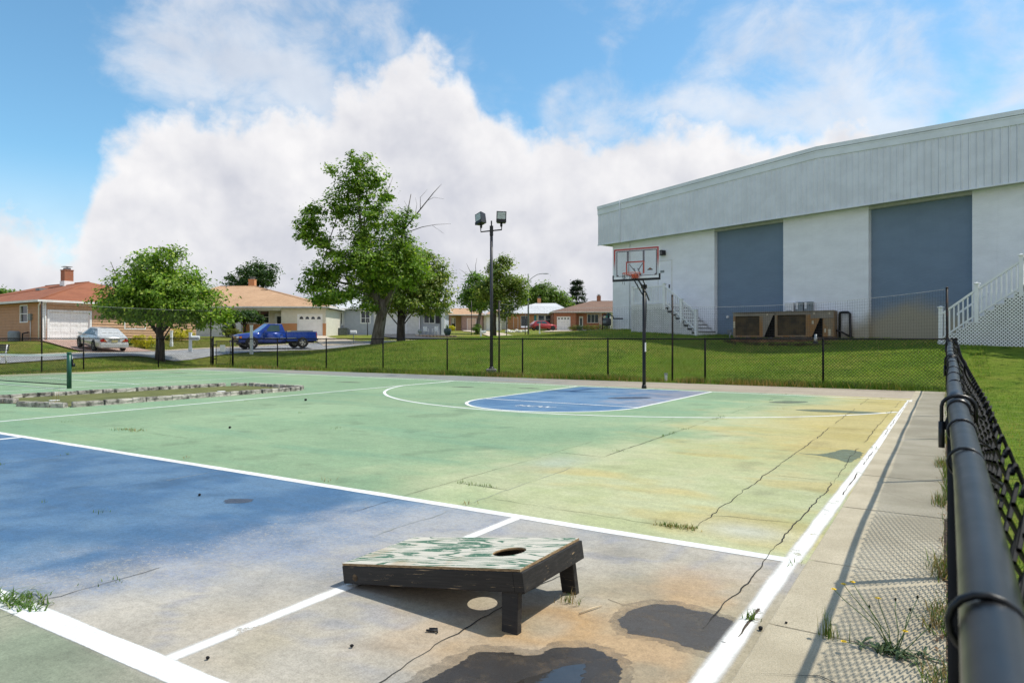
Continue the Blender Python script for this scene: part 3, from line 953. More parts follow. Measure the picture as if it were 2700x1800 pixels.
# ------------------------------------------------------------------ puddles and wet patches
def wet_mat(name, base, rough):
    m = bpy.data.materials.new(name); m.use_nodes = True
    nt = m.node_tree; g = NT(nt); p = nt.nodes['Principled BSDF']
    pos = g.n('ShaderNodeNewGeometry').outputs['Position']
    n = g.noise(pos, 7, 6, 0.65)
    gr = g.noise(pos, 150, 3, 0.75)
    c = g.mix(n, tuple(q * .75 for q in base), tuple(q * 1.5 for q in base))
    c = g.mix(g.math('MULTIPLY', g.step(gr, .5, .7), .45), c, tuple(q * 2.3 for q in base))
    g.l(c, p.inputs['Base Color'])
    g.l(g.math('MULTIPLY_ADD', n, 0.25, rough - .12), p.inputs['Roughness'])
    al = g.math('ADD', g.math('MULTIPLY', g.step(g.noise(pos, 9, 7, .7), .3, .62), .30), g.math('MULTIPLY', g.step(gr, .35, .65), .14))
    al = g.math('ADD', al, .54)
    tb = g.n('ShaderNodeBsdfTransparent'); mx = g.n('ShaderNodeMixShader')
    g.l(al, mx.inputs[0]); g.l(tb.outputs[0], mx.inputs[1]); g.l(p.outputs[0], mx.inputs[2]); g.l(mx.outputs[0], nt.nodes['Material Output'].inputs[0])
    bn = g.n('ShaderNodeBump'); bn.inputs['Strength'].default_value = .5; bn.inputs['Distance'].default_value = .003
    g.l(gr, bn.inputs['Height']); g.l(bn.outputs[0], p.inputs['Normal'])
    return m


WET = wet_mat('wet_concrete', (0.062, 0.054, 0.047), 0.5)
WETD = wet_mat('soaked_concrete', (0.034, 0.029, 0.025), 0.38)
WETG = wet_mat('damp_green_paint', (0.11, 0.135, 0.085), 0.6)
WETB = wet_mat('damp_blue_paint', (0.045, 0.06, 0.09), 0.55)
WATER = bpy.data.materials.new('puddle_water'); WATER.use_nodes = True
_p = WATER.node_tree.nodes['Principled BSDF']; _g = NT(WATER.node_tree)
_pos = _g.n('ShaderNodeNewGeometry').outputs['Position']
_g.l(_g.mix(_g.noise(_pos, 9, 4), (0.022, 0.019, 0.017), (0.05, 0.044, 0.038)), _p.inputs['Base Color'])
_p.inputs['Roughness'].default_value = 0.03; _p.inputs['Specular IOR Level'].default_value = 0.9
_b = _g.n('ShaderNodeBump'); _b.inputs['Strength'].default_value = .12; _b.inputs['Distance'].default_value = .004
_g.l(_g.noise(_pos, 34, 3), _b.inputs['Height']); _g.l(_b.outputs[0], _p.inputs['Normal'])


def blob(name, pts, m, z=0.0045, ragged=.02, parent=None):
    """smooth closed outline -> flat sheet with a ragged edge"""
    P = [Vector((*p, 0)) for p in pts]; n = len(P); out = []
    for i in range(n):
        p0, p1, p2, p3 = P[i - 1], P[i], P[(i + 1) % n], P[(i + 2) % n]
        for k in range(34):
            t = k / 34
            q = 0.5 * ((2 * p1) + (p2 - p0) * t + (2 * p0 - 5 * p1 + 4 * p2 - p3) * t * t + (3 * p1 - p0 - 3 * p2 + p3) * t ** 3)
            a = vnoise(np.array([q.x * 14.0]), np.array([q.y * 14.0]), 3)[0] - .5
            b = vnoise(np.array([q.x * 60.0]), np.array([q.y * 60.0]), 4)[0] + .6 * vnoise(np.array([q.x * 150.0]), np.array([q.y * 150.0]), 6)[0] - .8
            out.append((q.x + ragged * (a * 1.6 + b * .7), q.y + ragged * (b * .7 - a * 1.2), z * .35))
    me = bpy.data.meshes.new(name); me.from_pydata(out, [], [tuple(range(len(out)))]); me.materials.append(m)
    return np_obj(name, me, parent)


pd = blob('puddle', [(-1.60, 1.85), (-1.60, 2.08), (-1.59, 2.24), (-1.50, 2.31), (-1.41, 2.32), (-1.34, 2.44), (-1.25, 2.52), (-1.13, 2.50), (-1.06, 2.44), (-1.0, 2.28), (-1.02, 2.1), (-1.15, 1.8), (-1.4, 1.7)], WETD, 0.0042)
tag(pd, 'large dark puddle with shiny water at its middle, nearest the camera', 'puddle')
blob('water', [(-1.36, 2.06), (-1.31, 2.22), (-1.24, 2.34), (-1.17, 2.37), (-1.13, 2.28), (-1.14, 2.1), (-1.2, 1.95), (-1.3, 1.92)], WATER, 0.0062, .03, pd)
HALO = wet_mat('drying_margin', (0.15, 0.125, 0.095), 0.75)
for n_ in HALO.node_tree.nodes:
    if n_.type == 'MATH' and n_.operation == 'ADD' and abs(n_.inputs[1].default_value - .54) < 1e-6: n_.inputs[1].default_value = .02
blob('damp_margin', [(-1.66, 1.85), (-1.665, 2.08), (-1.64, 2.28), (-1.53, 2.36), (-1.42, 2.37), (-1.36, 2.49), (-1.26, 2.57), (-1.12, 2.55), (-1.02, 2.48), (-.95, 2.28), (-.97, 2.05), (-1.12, 1.75), (-1.4, 1.65)], HALO, 0.003, .03, pd)
wp_ = (blob('wet_patch', [(-1.25, 2.86), (-1.23, 3.0), (-1.15, 3.13), (-1.02, 3.14), (-.9, 3.13), (-.79, 3.08), (-.775, 2.9), (-.81, 2.76), (-.9, 2.75), (-.99, 2.77), (-1.14, 2.74)], WET, 0.0043))
tag(wp_, 'dark damp patch on the concrete between the bean bag board and the right line', 'damp patch')
blob('damp_margin', [(-1.30, 2.86), (-1.27, 3.03), (-1.17, 3.18), (-1.02, 3.19), (-.9, 3.18), (-.78, 3.11), (-.765, 2.9), (-.79, 2.71), (-.9, 2.70), (-1.0, 2.72), (-1.17, 2.69)], HALO, 0.003, .03, wp_)
tag(blob('wet_patch', [(-1.40, 8.18), (-1.18, 8.25), (-1.0, 8.72), (-.84, 8.66), (-.78, 8.4), (-.85, 7.84), (-1.0, 7.98), (-1.2, 8.12)], WETG, 0.0043), 'fish shaped greenish damp patch beside the right side line', 'damp patch')
tag(blob('wet_patch', [(-2.35, 13.32), (-2.0, 13.62), (-1.5, 13.66), (-1.05, 13.66), (-.95, 13.5), (-1.15, 13.2), (-1.6, 13.2), (-2.0, 13.15)], WETG, 0.0043), 'long thin damp streak near the far right court corner', 'damp patch')
tag(blob('wet_patch', [(-3.1, 14.7), (-2.95, 15.1), (-2.6, 15.3), (-2.42, 15.2), (-2.5, 14.9), (-2.8, 14.6)], WETG, 0.0043), 'short dark oval damp patch right of the blue key', 'damp patch')
tag(blob('wet_patch', [(-6.35, 13.95), (-6.1, 14.3), (-5.8, 14.55), (-5.55, 14.5), (-5.6, 14.1), (-5.9, 13.85), (-6.2, 13.8)], WETB, 0.0043), 'dark damp oval inside the blue key below the hoop', 'damp patch')
tag(blob('wet_patch', [(-4.80, 3.34), (-4.72, 3.44), (-4.62, 3.45), (-4.57, 3.37), (-4.64, 3.29), (-4.74, 3.28)], WETB, 0.0043), 'small round dark spot on the blue paint', 'damp patch')
for i, (x, y, a, lab) in enumerate(((-11.2, 15.1, .35, 'thin dark streak inside the three point arc, nearest the left side line'), (-9.4, 15.6, .3, 'thin dark streak just left of the blue key'), (-15.5, 15.0, .5, 'dark streak beyond the stone bordered green'), (-26.0, 15.8, .8, 'dark streak on the far small court by the left fence'))):
    tag(blob('wet_patch', [(x - a, y - .1), (x - a * .3, y + .16), (x + a * .6, y + .15), (x + a, y), (x + a * .4, y - .14)], WETG, 0.0043), lab, 'damp patch')
# ------------------------------------------------------------------ the hall
def stucco(name, base, stain=False):
    m = bpy.data.materials.new(name); m.use_nodes = True
    nt = m.node_tree; g = NT(nt); p = nt.nodes['Principled BSDF']
    o = g.n('ShaderNodeTexCoord').outputs['Object']
    pos = g.n('ShaderNodeNewGeometry').outputs['Position']
    col = g.mix(g.step(g.noise(g.vmul(o, (1, 1, 2.2)), 0.9, 7, 0.65), .3, .7), tuple(q * .93 for q in base), tuple(q * 1.04 for q in base))
    strk = g.step(g.noise(g.vmul(o, (5.0, 5.0, .25)), 1.3, 6, .65), .52, .78)
    col = g.mix(g.math('MULTIPLY', strk, .14), col, tuple(q * .6 for q in base))
    if stain:   # mud splash thrown up by the condensers
        sp = g.n('ShaderNodeSeparateXYZ'); g.l(o, sp.inputs[0])
        d = g.math('ABSOLUTE', g.math('SUBTRACT', sp.outputs[0], 15.1))
        hgt = g.math('SUBTRACT', 2.95, g.math('MULTIPLY', g.math('POWER', d, 1.6), 0.22))
        hgt = g.math('ADD', hgt, g.math('MULTIPLY', g.math('SUBTRACT', g.noise(o, 1.6, 6), .5), .8))
        f = g.math('MULTIPLY', g.step(g.math('SUBTRACT', hgt, sp.outputs[2]), -.2, .75), .93)
        col = g.mix(f, col, (0.40, 0.345, 0.24))
    g.l(col, p.inputs['Base Color']); p.inputs['Roughness'].default_value = .85
    bn = g.n('ShaderNodeBump'); bn.inputs['Strength'].default_value = .55; bn.inputs['Distance'].default_value = .02
    g.l(g.noise(g.vmul(o, (1, 1, 2.5)), 7, 6, .7), bn.inputs['Height']); g.l(bn.outputs[0], p.inputs['Normal'])
    return m


ST_W = stucco('white_stucco', (0.87, 0.885, 0.92), True)
ST_B = stucco('slate_blue_stucco', (0.185, 0.255, 0.345), True)
PANELM = mat('pale_steel_panel', (0.72, 0.75, 0.80), 0.5, 0.05, 1.5)
FLASH = mat('pale_steel_flashing', (0.74, 0.78, 0.81), 0.5, 0.05, 1.5)
SOFFIT = mat('soffit', (0.50, 0.51, 0.48), .7, .08, 3)
ROOFM = mat('metal_roof', (0.5, 0.53, 0.54), .5, .05, 2, metal=.2)

HALL = thing('community_hall', 'large white hall with slate blue bays and a ribbed pale metal fascia', 'building', (BX, BY, 0), BA)
LEN, DEP = 26.0, 30.0
SOFZ = 6.62
# white piers stand proud of the recessed blue bays
piers = [(0, 6.5), (9.99, 13.58), (17.13, LEN)]
for a, b in piers:
    MB().box(a, b, 0, .5, .3, SOFZ).build('wall', ST_W, HALL)
for a, b in ((6.5, 9.99), (13.58, 17.13)):
    w_ = MB().box(a, b, .24, .5, .3, SOFZ - .16).build('recessed_bay', ST_B, HALL)
    MB().box(a, b, .02, .5, SOFZ - .16, SOFZ).build('bay_lintel', SOFFIT, HALL)
MB().box(0, .5, .5, DEP, .3, SOFZ).build('wall', ST_W, HALL)
MB().box(.5, LEN, DEP - .5, DEP, .3, SOFZ).build('wall', ST_W, HALL)
MB().box(LEN - .5, LEN, .5, DEP - .5, .3, SOFZ).build('wall', ST_W, HALL)
FY = -0.42


def ftop(s):
    return 9.27 - abs(s - 11.7) * (0.57 / 12.5)


fx0 = -0.72
MB().box(fx0 + .05, LEN + .6, FY + .05, .6, SOFZ - .05, SOFZ + .04).build('soffit', SOFFIT, HALL)
MB().box(fx0 + .05, .6, .6, DEP, SOFZ - .05, SOFZ + .04).build('soffit', SOFFIT, HALL)
# backing of the fascia
MB().prism([(fx0 + .06, SOFZ + .05), (LEN + .6, SOFZ + .05), (LEN + .6, ftop(LEN)), (11.7, ftop(11.7)), (fx0 + .06, ftop(fx0))], FY + .06, FY + .3).build('fascia_backing', PANELM, HALL)
# ribbed panels
s = fx0
pw = 0.235
while s < LEN + .5:
    a, b = s, s + pw
    za, zb = ftop(a) - .46, ftop(b) - .46
    m_ = MB()
    prof = [(a + .004, FY + .03), (a + .012, FY), (a + .045, FY), (a + .06, FY + .022), (b - .02, FY + .022), (b - .004, FY + .03)]
    vs = [(x, y, SOFZ - .04) for x, y in prof] + [(x, y, za + (zb - za) * (x - a) / pw) for x, y in prof]
    k = len(prof)
    m_.add(vs, [(i, i + 1, i + 1 + k, i + k) for i in range(k - 1)])
    m_.box(a + .003, b - .003, FY + .03, FY + .055, SOFZ - .04, min(za, zb))
    m_.build('fascia_panel', PANELM, HALL)
    s += pw
# three stepped flashings along the gable edge
for (d0, d1, y) in ((.0, .16, FY - .05), (.175, .235, FY - .028), (.235, .475, FY - .015)):
    for a, b in ((fx0 - .02, 11.7), (11.7, LEN + .6)):
        MB().prism([(a, ftop(a) - d1), (b, ftop(b) - d1), (b, ftop(b) - d0), (a, ftop(a) - d0)], y, FY + .32).build('gable_flashing', FLASH, HALL)
MB().box(fx0 - .02, LEN + .6, FY - .02, FY + .05, SOFZ - .075, SOFZ - .035).build('drip_edge', FLASH, HALL)
# left return of the fascia and the roof planes
MB().box(fx0, fx0 + .05, FY + .02, DEP, SOFZ - .04, ftop(fx0) - .02).build('fascia_return', PANELM, HALL)
for a, b in ((fx0, 11.7), (11.7, LEN + .6)):
    MB().add([(a, FY + .1, ftop(a) + .01), (b, FY + .1, ftop(b) + .01), (b, DEP, ftop(b) + .01), (a, DEP, ftop(a) + .01)], [(0, 1, 2, 3)]).build('roof', ROOFM, HALL)
# door at the stair head, painted over in white
MB().box(3.12, 4.04, -.012, .05, 3.1, 5.38).build('door_frame', WHITE2, HALL)
dr = MB().box(3.18, 3.98, -.026, .02, 3.12, 5.32).build('door', ST_W, HALL)
MB().box(3.86, 3.91, -.07, -.03, 3.95, 4.12).build('handle', BLACKM, dr)
MB().box(3.3, 3.55, -.034, -.028, 4.75, 4.87).build('door_mark', GREYM, dr)
# conduit up the corner
MB().tube([(1.25, -.03, 1.9), (1.25, -.03, SOFZ - .1), (.95, FY - .03, SOFZ - .08), (.95, FY - .08, 8.82), (.95, .1, 8.9)], .022, 6).build('conduit', PANELM, HALL)
MB().box(7.02, 7.14, .17, .24, 2.35, 2.46).build('outlet_box', WHITE2, HALL)
MB().box(7.1, 7.28, .14, .24, 1.62, 1.8).build('hose_bib', GREYM, HALL)

# wall flood lamp
wl = thing('wall_lamp', 'dark wall flood lamp above the hall door', 'wall lamp', (*hall(3.48, 0), 5.75), BA)
MB().prism([(-.16, -.12), (.16, -.12), (.16, .1), (.1, .13), (-.1, .13), (-.16, .1)], -.26, -.02).build('housing', BLACKM, wl)
MB().box(-.12, .12, -.275, -.262, -.09, .07).build('lens', GLASS, wl)
MB().tube([(0, 0, -.02), (0, -.06, -.02)], .06, 8).build('bracket', BLACKM, wl)

# ---------------------------------------------------------------- white vinyl stairs
LATM = mat('lattice_vinyl', (0.80, 0.80, 0.79), .5, .05, 3)
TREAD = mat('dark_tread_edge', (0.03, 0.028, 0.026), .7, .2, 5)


def lattice(name, parent, poly_ok, x0, x1, z0, z1, y, pitch=.105, w=.036):
    """diagonal strips clipped to the allowed region (poly_ok gives the top height at x and the bottom)"""
    A, B = [], []
    n = int((x1 - x0 + z1 - z0) / pitch) + 2
    for sgn in (1, -1):
        for i in range(n):
            st = (x0 - (z1 - z0)) + i * pitch if sgn > 0 else x0 + i * pitch
            run = None; stp = .02
            k = 0
            prev = None
            while k <= (z1 - z0) / stp:
                z = z0 + k * stp; x = st + (z - z0) * sgn if sgn > 0 else st - (z - z0)
                ok = x0 <= x <= x1 and poly_ok(x)[0] <= z <= poly_ok(x)[1]
                if ok and run is None: run = (x, z)
                if (not ok) and run is not None:
                    A.append((run[0], y, run[1], sgn)); B.append((prev[0], y, prev[1])); run = None
                prev = (x, z); k += 1
            if run is not None and prev[1] - run[1] > .01:
                A.append((run[0], y, run[1], sgn)); B.append((prev[0], y, prev[1]))
    m = MB()
    h = w / 2 / math.sqrt(2)
    for a, b in zip(A, B):
        sg = a[3]; yy = y + (.0 if sg > 0 else .006)
        dx, dz = (-h, h) if sg > 0 else (h, h)
        m.add([(a[0] + dx, yy, a[2] + dz), (a[0] - dx, yy, a[2] - dz), (b[0] - dx, yy, b[2] - dz), (b[0] + dx, yy, b[2] + dz),
               (a[0] + dx, yy + .006, a[2] + dz), (a[0] - dx, yy + .006, a[2] - dz), (b[0] - dx, yy + .006, b[2] - dz), (b[0] + dx, yy + .006, b[2] + dz)],
              [(0, 1, 2, 3), (7, 6, 5, 4), (0, 3, 7, 4), (1, 5, 6, 2)])
    o = m.build(name, LATM, parent)
    o['kind'] = 'stuff'
    return o


POSTM = None


def post(parent, x, y, z0, z1, w=.115, name='newel_post'):
    m = MB().box(x - w / 2, x + w / 2, y - w / 2, y + w / 2, z0, z1)
    o = m.build(name, WHITE, parent)
    MB().prism_z([(x - w * .75, y - w * .75), (x + w * .75, y - w * .75), (x + w * .75, y + w * .75), (x - w * .75, y + w * .75)], z1, z1 + .03).add(
        [(x - w * .6, y - w * .6, z1 + .03), (x + w * .6, y - w * .6, z1 + .03), (x + w * .6, y + w * .6, z1 + .03), (x - w * .6, y + w * .6, z1 + .03), (x, y, z1 + .06)],
        [(0, 1, 4), (1, 2, 4), (2, 3, 4), (3, 0, 4)]).build('post_cap', WHITE, o)
    return o


BAL = MB().box(-.017, .017, -.017, .017, 0, 1).mesh('baluster', WHITE)


def railing(parent, p, q, h0=.1, h1=.86, gap=.115, sub=True):
    """sloping or level railing between two foot points p, q (local x,y,z)"""
    P, Q = Vector(p), Vector(q); d = Q - P; ln = math.hypot(d.x, d.y); ang = math.atan2(d.y, d.x)
    t = Vector((d.x / ln, d.y / ln, 0)); nn = Vector((t.y, -t.x, 0))
    for h, th, wd, nm in ((h0, .06, .045, 'bottom_rail'), (h1, .075, .07, 'hand_rail')):
        m = MB(); vs = []
        for e in (P, Q):
            for s_, k in ((-1, 0), (1, 0), (1, 1), (-1, 1)):
                vs.append(e + nn * s_ * wd / 2 + Vector((0, 0, h + k * th)))
        m.add(vs, [(0, 3, 2, 1), (4, 5, 6, 7), (0, 1, 5, 4), (1, 2, 6, 5), (2, 3, 7, 6), (3, 0, 4, 7)])
        m.build(nm, WHITE, parent)
    n = int(ln / gap)
    for i in range(n):
        f = (i + .5) / n
        c = P + d * f
        inst('baluster', BAL, parent, (c.x, c.y, c.z + h0 + .06), (0, 0, ang), (1, 1, h1 - h0 - .06))


# left stair: landing s 2.73..4.78 at the door, steps down to the right
z_ = 0
LS = thing('white_stair', 'white vinyl stair with lattice skirt leading to the hall door behind the hoop', 'stair', (*hall(0, 0), 0), BA)
LZ = 3.09; n0 = 1.6
MB().box(2.73, 4.78, -n0, -.05, LZ - .05, LZ).build('landing_deck', WHITE2, LS)
MB().box(2.73, 4.78, -n0 + .03, -n0 + .08, LZ - .26, LZ - .052).build('rim_board', WHITE, LS)
nr = 9; rise = (LZ - 1.56) / nr; run = 1.84 / (nr - 1)
for i in range(1, nr):
    zt = LZ - rise * i; xa = 4.78 + run * (i - 1)
    MB().box(xa, xa + run + .03, -n0 + .05, -.12, zt - .035, zt).build('tread', WHITE2, LS)
    MB().box(xa + run - .004, xa + run + .034, -n0 + .045, -.115, zt - .04, zt - .012).build('tread_nosing', TREAD, LS)
    MB().box(xa, xa + .02, -n0 + .05, -.12, zt, zt + rise - .036).build('riser', WHITE, LS)
MB().box(4.78 + run * (nr - 1), 4.80 + run * (nr - 1), -n0 + .05, -.12, 1.4, LZ - rise * (nr - 1) - .036).build('riser', WHITE, LS)


def gl(s_, n_): return gz(*hall(s_, n_))


_b0, _b1 = gl(2.73, n0) - .05, gl(6.5, n0) - .05


def okL(x):
    bot = _b0 + (_b1 - _b0) * (x - 2.73) / 3.8
    top = LZ - .06 if x < 4.78 else LZ - .12 - rise * (int((x - 4.78) / run) + 1)
    return bot, top


lattice('lattice', LS, okL, 2.73, 6.55, 1.4, LZ, -n0)
MB().box(2.72, 2.73, -n0, -.1, 1.6, LZ - .06).build('lattice_side', LATM, LS)
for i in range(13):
    xa = 2.76 + i * .29; MB().box(xa, xa + .288, -n0 + .06, -n0 + .075, 1.3, max(okL(xa + .1)[1], 1.5) - .10 if xa < 4.6 else max(okL(xa + .288)[1] - .03, 1.4)).build('shade_backing', TREAD, LS)  # added dark sheets behind the lattice, standing in for the shade under the stair
post(LS, 2.80, -n0 + .05, LZ - .02, LZ + .90)
post(LS, 4.78, -n0 + .05, LZ - .3, LZ + .92)
zm = LZ - rise * 4.3; post(LS, 4.78 + run * 4.3, -n0 + .05, zm - .25, zm + .86)
zb = LZ - rise * 8.1; post(LS, 4.78 + run * 7.9, -n0 + .05, 1.45, zb + .98)
railing(LS, (2.86, -n0 + .05, LZ), (4.72, -n0 + .05, LZ), .06, .80)
railing(LS, (4.84, -n0 + .05, LZ - .05), (4.72 + run * 4.3, -n0 + .05, zm + .04), .02, .80)
railing(LS, (4.84 + run * 4.3, -n0 + .05, zm - .03), (4.72 + run * 7.9, -n0 + .05, zb + .06), .02, .80)
railing(LS, (2.80, -n0 + .1, LZ), (2.80, -.1, LZ), .06, .80)

# right stair climbing to the right beyond the near fence corner
RS = thing('white_stair', 'white vinyl stair with lattice skirt at the right edge of the picture', 'stair', (*hall(0, 0), 0), BA)
n1 = 3.5; nr = 13; rise = .176; run = .253; s0 = 17.30; zb0 = 1.19
for i in range(nr):
    xa = s0 + .22 + run * i; zt = zb0 + .145 + rise * (i + 1)
    MB().box(xa - .03, xa + run, -n1 + .05, -n1 + 1.3, zt - .035, zt).build('tread', WHITE2, RS)
    MB().box(xa - .02, xa, -n1 + .05, -n1 + 1.3, zt - rise, zt - .036).build('riser', WHITE, RS)


def okR(x):
    bot = zb0 - .06 - (x - s0) * .03
    i = int((x - s0 - .22) / run + 1e-6) if x > s0 + .22 else -1
    top = zb0 + .145 + rise * (i + 1) if i >= 0 else zb0 + .12
    return bot, min(top, zb0 + .145 + rise * nr)


lattice('lattice', RS, okR, s0 - .06, s0 + .22 + run * nr, zb0 - .2, zb0 + .145 + rise * nr, -n1)
for xx in (s0 + .75, s0 + 1.98): MB().box(xx - .012, xx + .012, -n1 + .02, -n1 + .045, zb0 - .1, okR(xx)[1] - .02).build('lattice_post', TREAD, RS)
for i in range(13): MB().box(s0 + .23 + run * i, s0 + .22 + run * (i + 1), -n1 + .03, -n1 + .044, .9, zb0 + .10 + rise * (i + 1)).build('shade_backing', TREAD, RS)  # dark sheets added so the lattice openings look shaded
sl = rise / run
post(RS, s0 + .02, -n1 + .05, zb0 - .02, zb0 + 1.14, .105)
xm = s0 + 1.02; zm = zb0 + .16 + (xm - s0 - .1) * sl; post(RS, xm, -n1 + .05, zm - .16, zm + 1.03, .105)
xt = s0 + 2.16; zt2 = zb0 + .16 + (xt - s0 - .1) * sl; post(RS, xt, -n1 + .05, zt2 - .2, zt2 + 1.0, .105)
railing(RS, (s0 + .08, -n1 + .05, zb0 + .12), (xm - .06, -n1 + .05, zm - .02), .04, .80, .125)
railing(RS, (xm + .06, -n1 + .05, zm + .06), (xt - .06, -n1 + .05, zt2 - .02), .04, .80, .125)
railing(RS, (xt + .06, -n1 + .05, zt2 + .06), (xt + 1.1, -n1 + .05, zt2 + .06), .04, .80, .125)
railing(RS, (s0 + .08, -n1 + 1.28, zb0 + .12), (xm - .06, -n1 + 1.28, zm - .02), .04, .80, .125)

# ---------------------------------------------------------------- condensing unit
CABM = mat('weathered_beige_cabinet', (0.20, 0.17, 0.135), .6, base2=(0.28, 0.245, 0.195), scale=1.5)
RUSTP = mat('rust_streaked_cabinet', (0.30, 0.155, 0.055), .75, base2=(0.25, 0.19, 0.12), scale=3, stretch=(1, 1, .4))
COIL = mat('dirty_condenser_coil', (0.06, 0.045, 0.028), .8, base2=(0.12, 0.085, 0.042), scale=3)
AC = thing('condensing_unit', 'long weathered brown air conditioning unit on a rusty pad by the hall', 'air conditioner', (*hall(8.82, 2.0), 1.41), BA + R(18)); AC.scale = (.91, 1, 1)
Ln, Hh, Dp = 4.34, 1.06, 1.1
MB().box(-.1, Ln + .1, -.12, Dp + .1, -.55, -.02).build('concrete_pad', mat('rust_stained_pad', (0.10, 0.06, 0.03), .9, base2=(0.26, 0.14, 0.06), scale=2.5, bump=.4, bscale=9), AC)
for k in range(9): MB().box(.1 + k * .5, .3 + k * .5, -.05, .1, -.02, .03).build('base_block', TREAD, AC)
def louvre(x0, x1, z0, z1):
    MB().box(x0, x1, .07, .1, z0, z1).build('coil', COIL, AC)
    n = 17
    for i in range(n):
        z = z0 + (z1 - z0) * (i + .5) / n
        MB().add([(x0, .045, z - .012), (x1, .045, z - .012), (x1, .068, z + .014), (x0, .068, z + .014)], [(0, 1, 2, 3)]).build('fin_guard', COIL, AC)
# first bay
MB().box(0, 1.35, .1, Dp, .03, Hh - .04).build('cabinet', CABM, AC)
MB().box(0, 1.35, 0, .1, Hh - .15, Hh - .02).build('top_band', CABM, AC)
MB().box(0, .1, 0, .1, .03, Hh - .15).build('corner_panel', RUSTP, AC)
MB().box(1.2, 1.35, 0, .1, .03, Hh - .15).build('corner_panel', RUSTP, AC)
MB().box(.1, 1.2, 0, .07, .03, .09).build('bottom_band', RUSTP, AC)
louvre(.1, 1.2, .09, Hh - .15)
# slanted middle panel with the dark opening behind
MB().box(1.35, 1.9, .35, Dp, .03, Hh - .03).build('cabinet', DARK, AC)
MB().prism([(1.352, .03), (1.40, .03), (1.80, Hh - .13), (1.88, Hh - .13), (1.88, Hh - .03), (1.352, Hh - .03)], .0, .03).build('slanted_panel', CABM, AC)
# second bay
MB().box(1.9, 3.4, .1, Dp, .03, Hh).build('cabinet', CABM, AC)
MB().box(1.9, 3.4, 0, .1, Hh - .13, Hh).build('top_band', CABM, AC)
MB().box(1.88, 1.99, -.004, .1, .03, Hh - .13).build('corner_panel', RUSTP, AC)
MB().box(3.2, 3.4, 0, .1, .03, Hh - .13).build('corner_panel', RUSTP, AC)
MB().box(1.99, 3.2, 0, .07, .03, .09).build('bottom_band', RUSTP, AC)
louvre(1.99, 3.2, .09, Hh - .13)
# service end
MB().box(3.4, Ln, .3, Dp, .03, Hh - .005).build('cabinet', DARK, AC)
MB().box(3.403, Ln, 0, .3, Hh - .28, Hh - .002).build('top_band', CABM, AC)
MB().prism([(3.403, .03), (3.45, .03), (3.78, Hh - .283), (3.403, Hh - .283)], 0, .03).build('slanted_panel', RUSTP, AC)
MB().box(3.9, Ln, 0, .3, .03, Hh - .283).build('service_panel', RUSTP, AC)
MB().box(Ln + .001, Ln + .02, .0, Dp, .03, Hh - .01).build('end_panel', RUSTP, AC)
MB().box(-.03, Ln + .03, -.03, Dp + .03, Hh, Hh + .025).build('lid', CABM, AC)
for x, z, w, h in ((1.52, Hh - .13, .06, .07), (3.52, Hh - .12, .06, .08), (4.14, Hh - .13, .06, .08), (3.45, .55, .08, .13), (3.97, .2, .06, .16), (4.12, .08, .11, .25), (0.01, .42, .08, .28)):
    MB().box(x, x + w, -.008, -.003, z, z + h).build('label_plate', mat('aged_label', (0.55, 0.48, 0.35), .6, .15, 9) if 'aged_label' not in bpy.data.materials else bpy.data.materials['aged_label'], AC)

MB().tube([(Ln, .5, .3), (Ln + .25, .55, .22), (Ln + .6, .6, .02), (Ln + 1.1, .8, -.02)], .04, 6).build('hose', BLACKM, AC)
MB().tube([(-.02, .05, .18), (-.12, 0, .22), (-.16, 0, .05), (-.14, .05, -.1)], .03, 6).build('conduit', GALV, AC)

pl = thing('pipe_loop', 'black insulated pipe loop rising from the ground against the hall', 'pipe', (*hall(12.5, .12), gl(12.5, .1)), BA)
h_ = 2.43 - gl(12.5, .1)
MB().tube([(0, 0, -.1), (0.01, 0, h_ - .08), (.04, 0, h_ - .01), (.12, 0, h_), (.34, 0, h_ - .01), (.41, 0, h_ - .06), (.44, 0, .05), (.46, 0, -.1)], .052, 8).build('pipe', BLACKM, pl)
MB().lathe([(.07, 0), (.07, .06)], 8, (0.05, 0, h_ - .04), axis='z').build('elbow_collar', BLACKM, pl)

for k, (s_, w, nm, lab, m_) in enumerate(((10.36, .40, 'meter_cover', 'white box beside the two grey electric boxes above the air conditioner', WHITE2), (10.82, .32, 'electric_box', 'left one of two grey electric boxes on the hall wall', GREYM), (11.20, .32, 'electric_box', 'right one of two grey electric boxes on the hall wall', GREYM))):
    e = thing(nm, lab, 'electric box', (*hall(s_, 0), 2.50), BA)
    MB().box(-w / 2, w / 2, -.2, 0, 0, .42).build('case', m_, e, bevel=.015)
    if k: 
        MB().box(-w / 2 + .02, -w / 2 + .11, -.206, -.2005, .12, .40).build('label_plate', WHITE2, e)
        MB().lathe([(.02, -.215), (.02, -.2)], 8, (.09, 0, .28), axis='y').build('knob', BLACKM, e)
    else:
        MB().box(-.12, .12, -.215, -.2, .05, .075).build('handle', GREYM, e)

# gas meter at the hall corner
gm = thing('gas_meter', 'grey gas meter with black pipes at the corner of the hall', 'gas meter', (*hall(.05, .45), gl(.05, .45)), BA)
MB().lathe([(.03, .22), (.2, .25), (.23, .35), (.23, .55), (.18, .65), (.05, .68)], 12, (-.05, 0, 0)).build('meter_body', mat('meter_grey', (0.06, 0.065, 0.07), .5, .2, 6), gm)
MB().tube([(-.38, 0, -.1), (-.38, 0, .72), (-.3, 0, .82), (.2, 0, .82), (.3, .1, .74), (.32, .1, .62), (1.0, .1, .60)], .032, 6).build('pipe', BLACKM, gm)
MB().tube([(.05, 0, .6), (.05, 0, .95)], .05, 8).build('regulator', BLACKM, gm)
MB().box(-.16, .08, -.24, -.2, .38, .52).build('dial_plate', GREYM, gm)
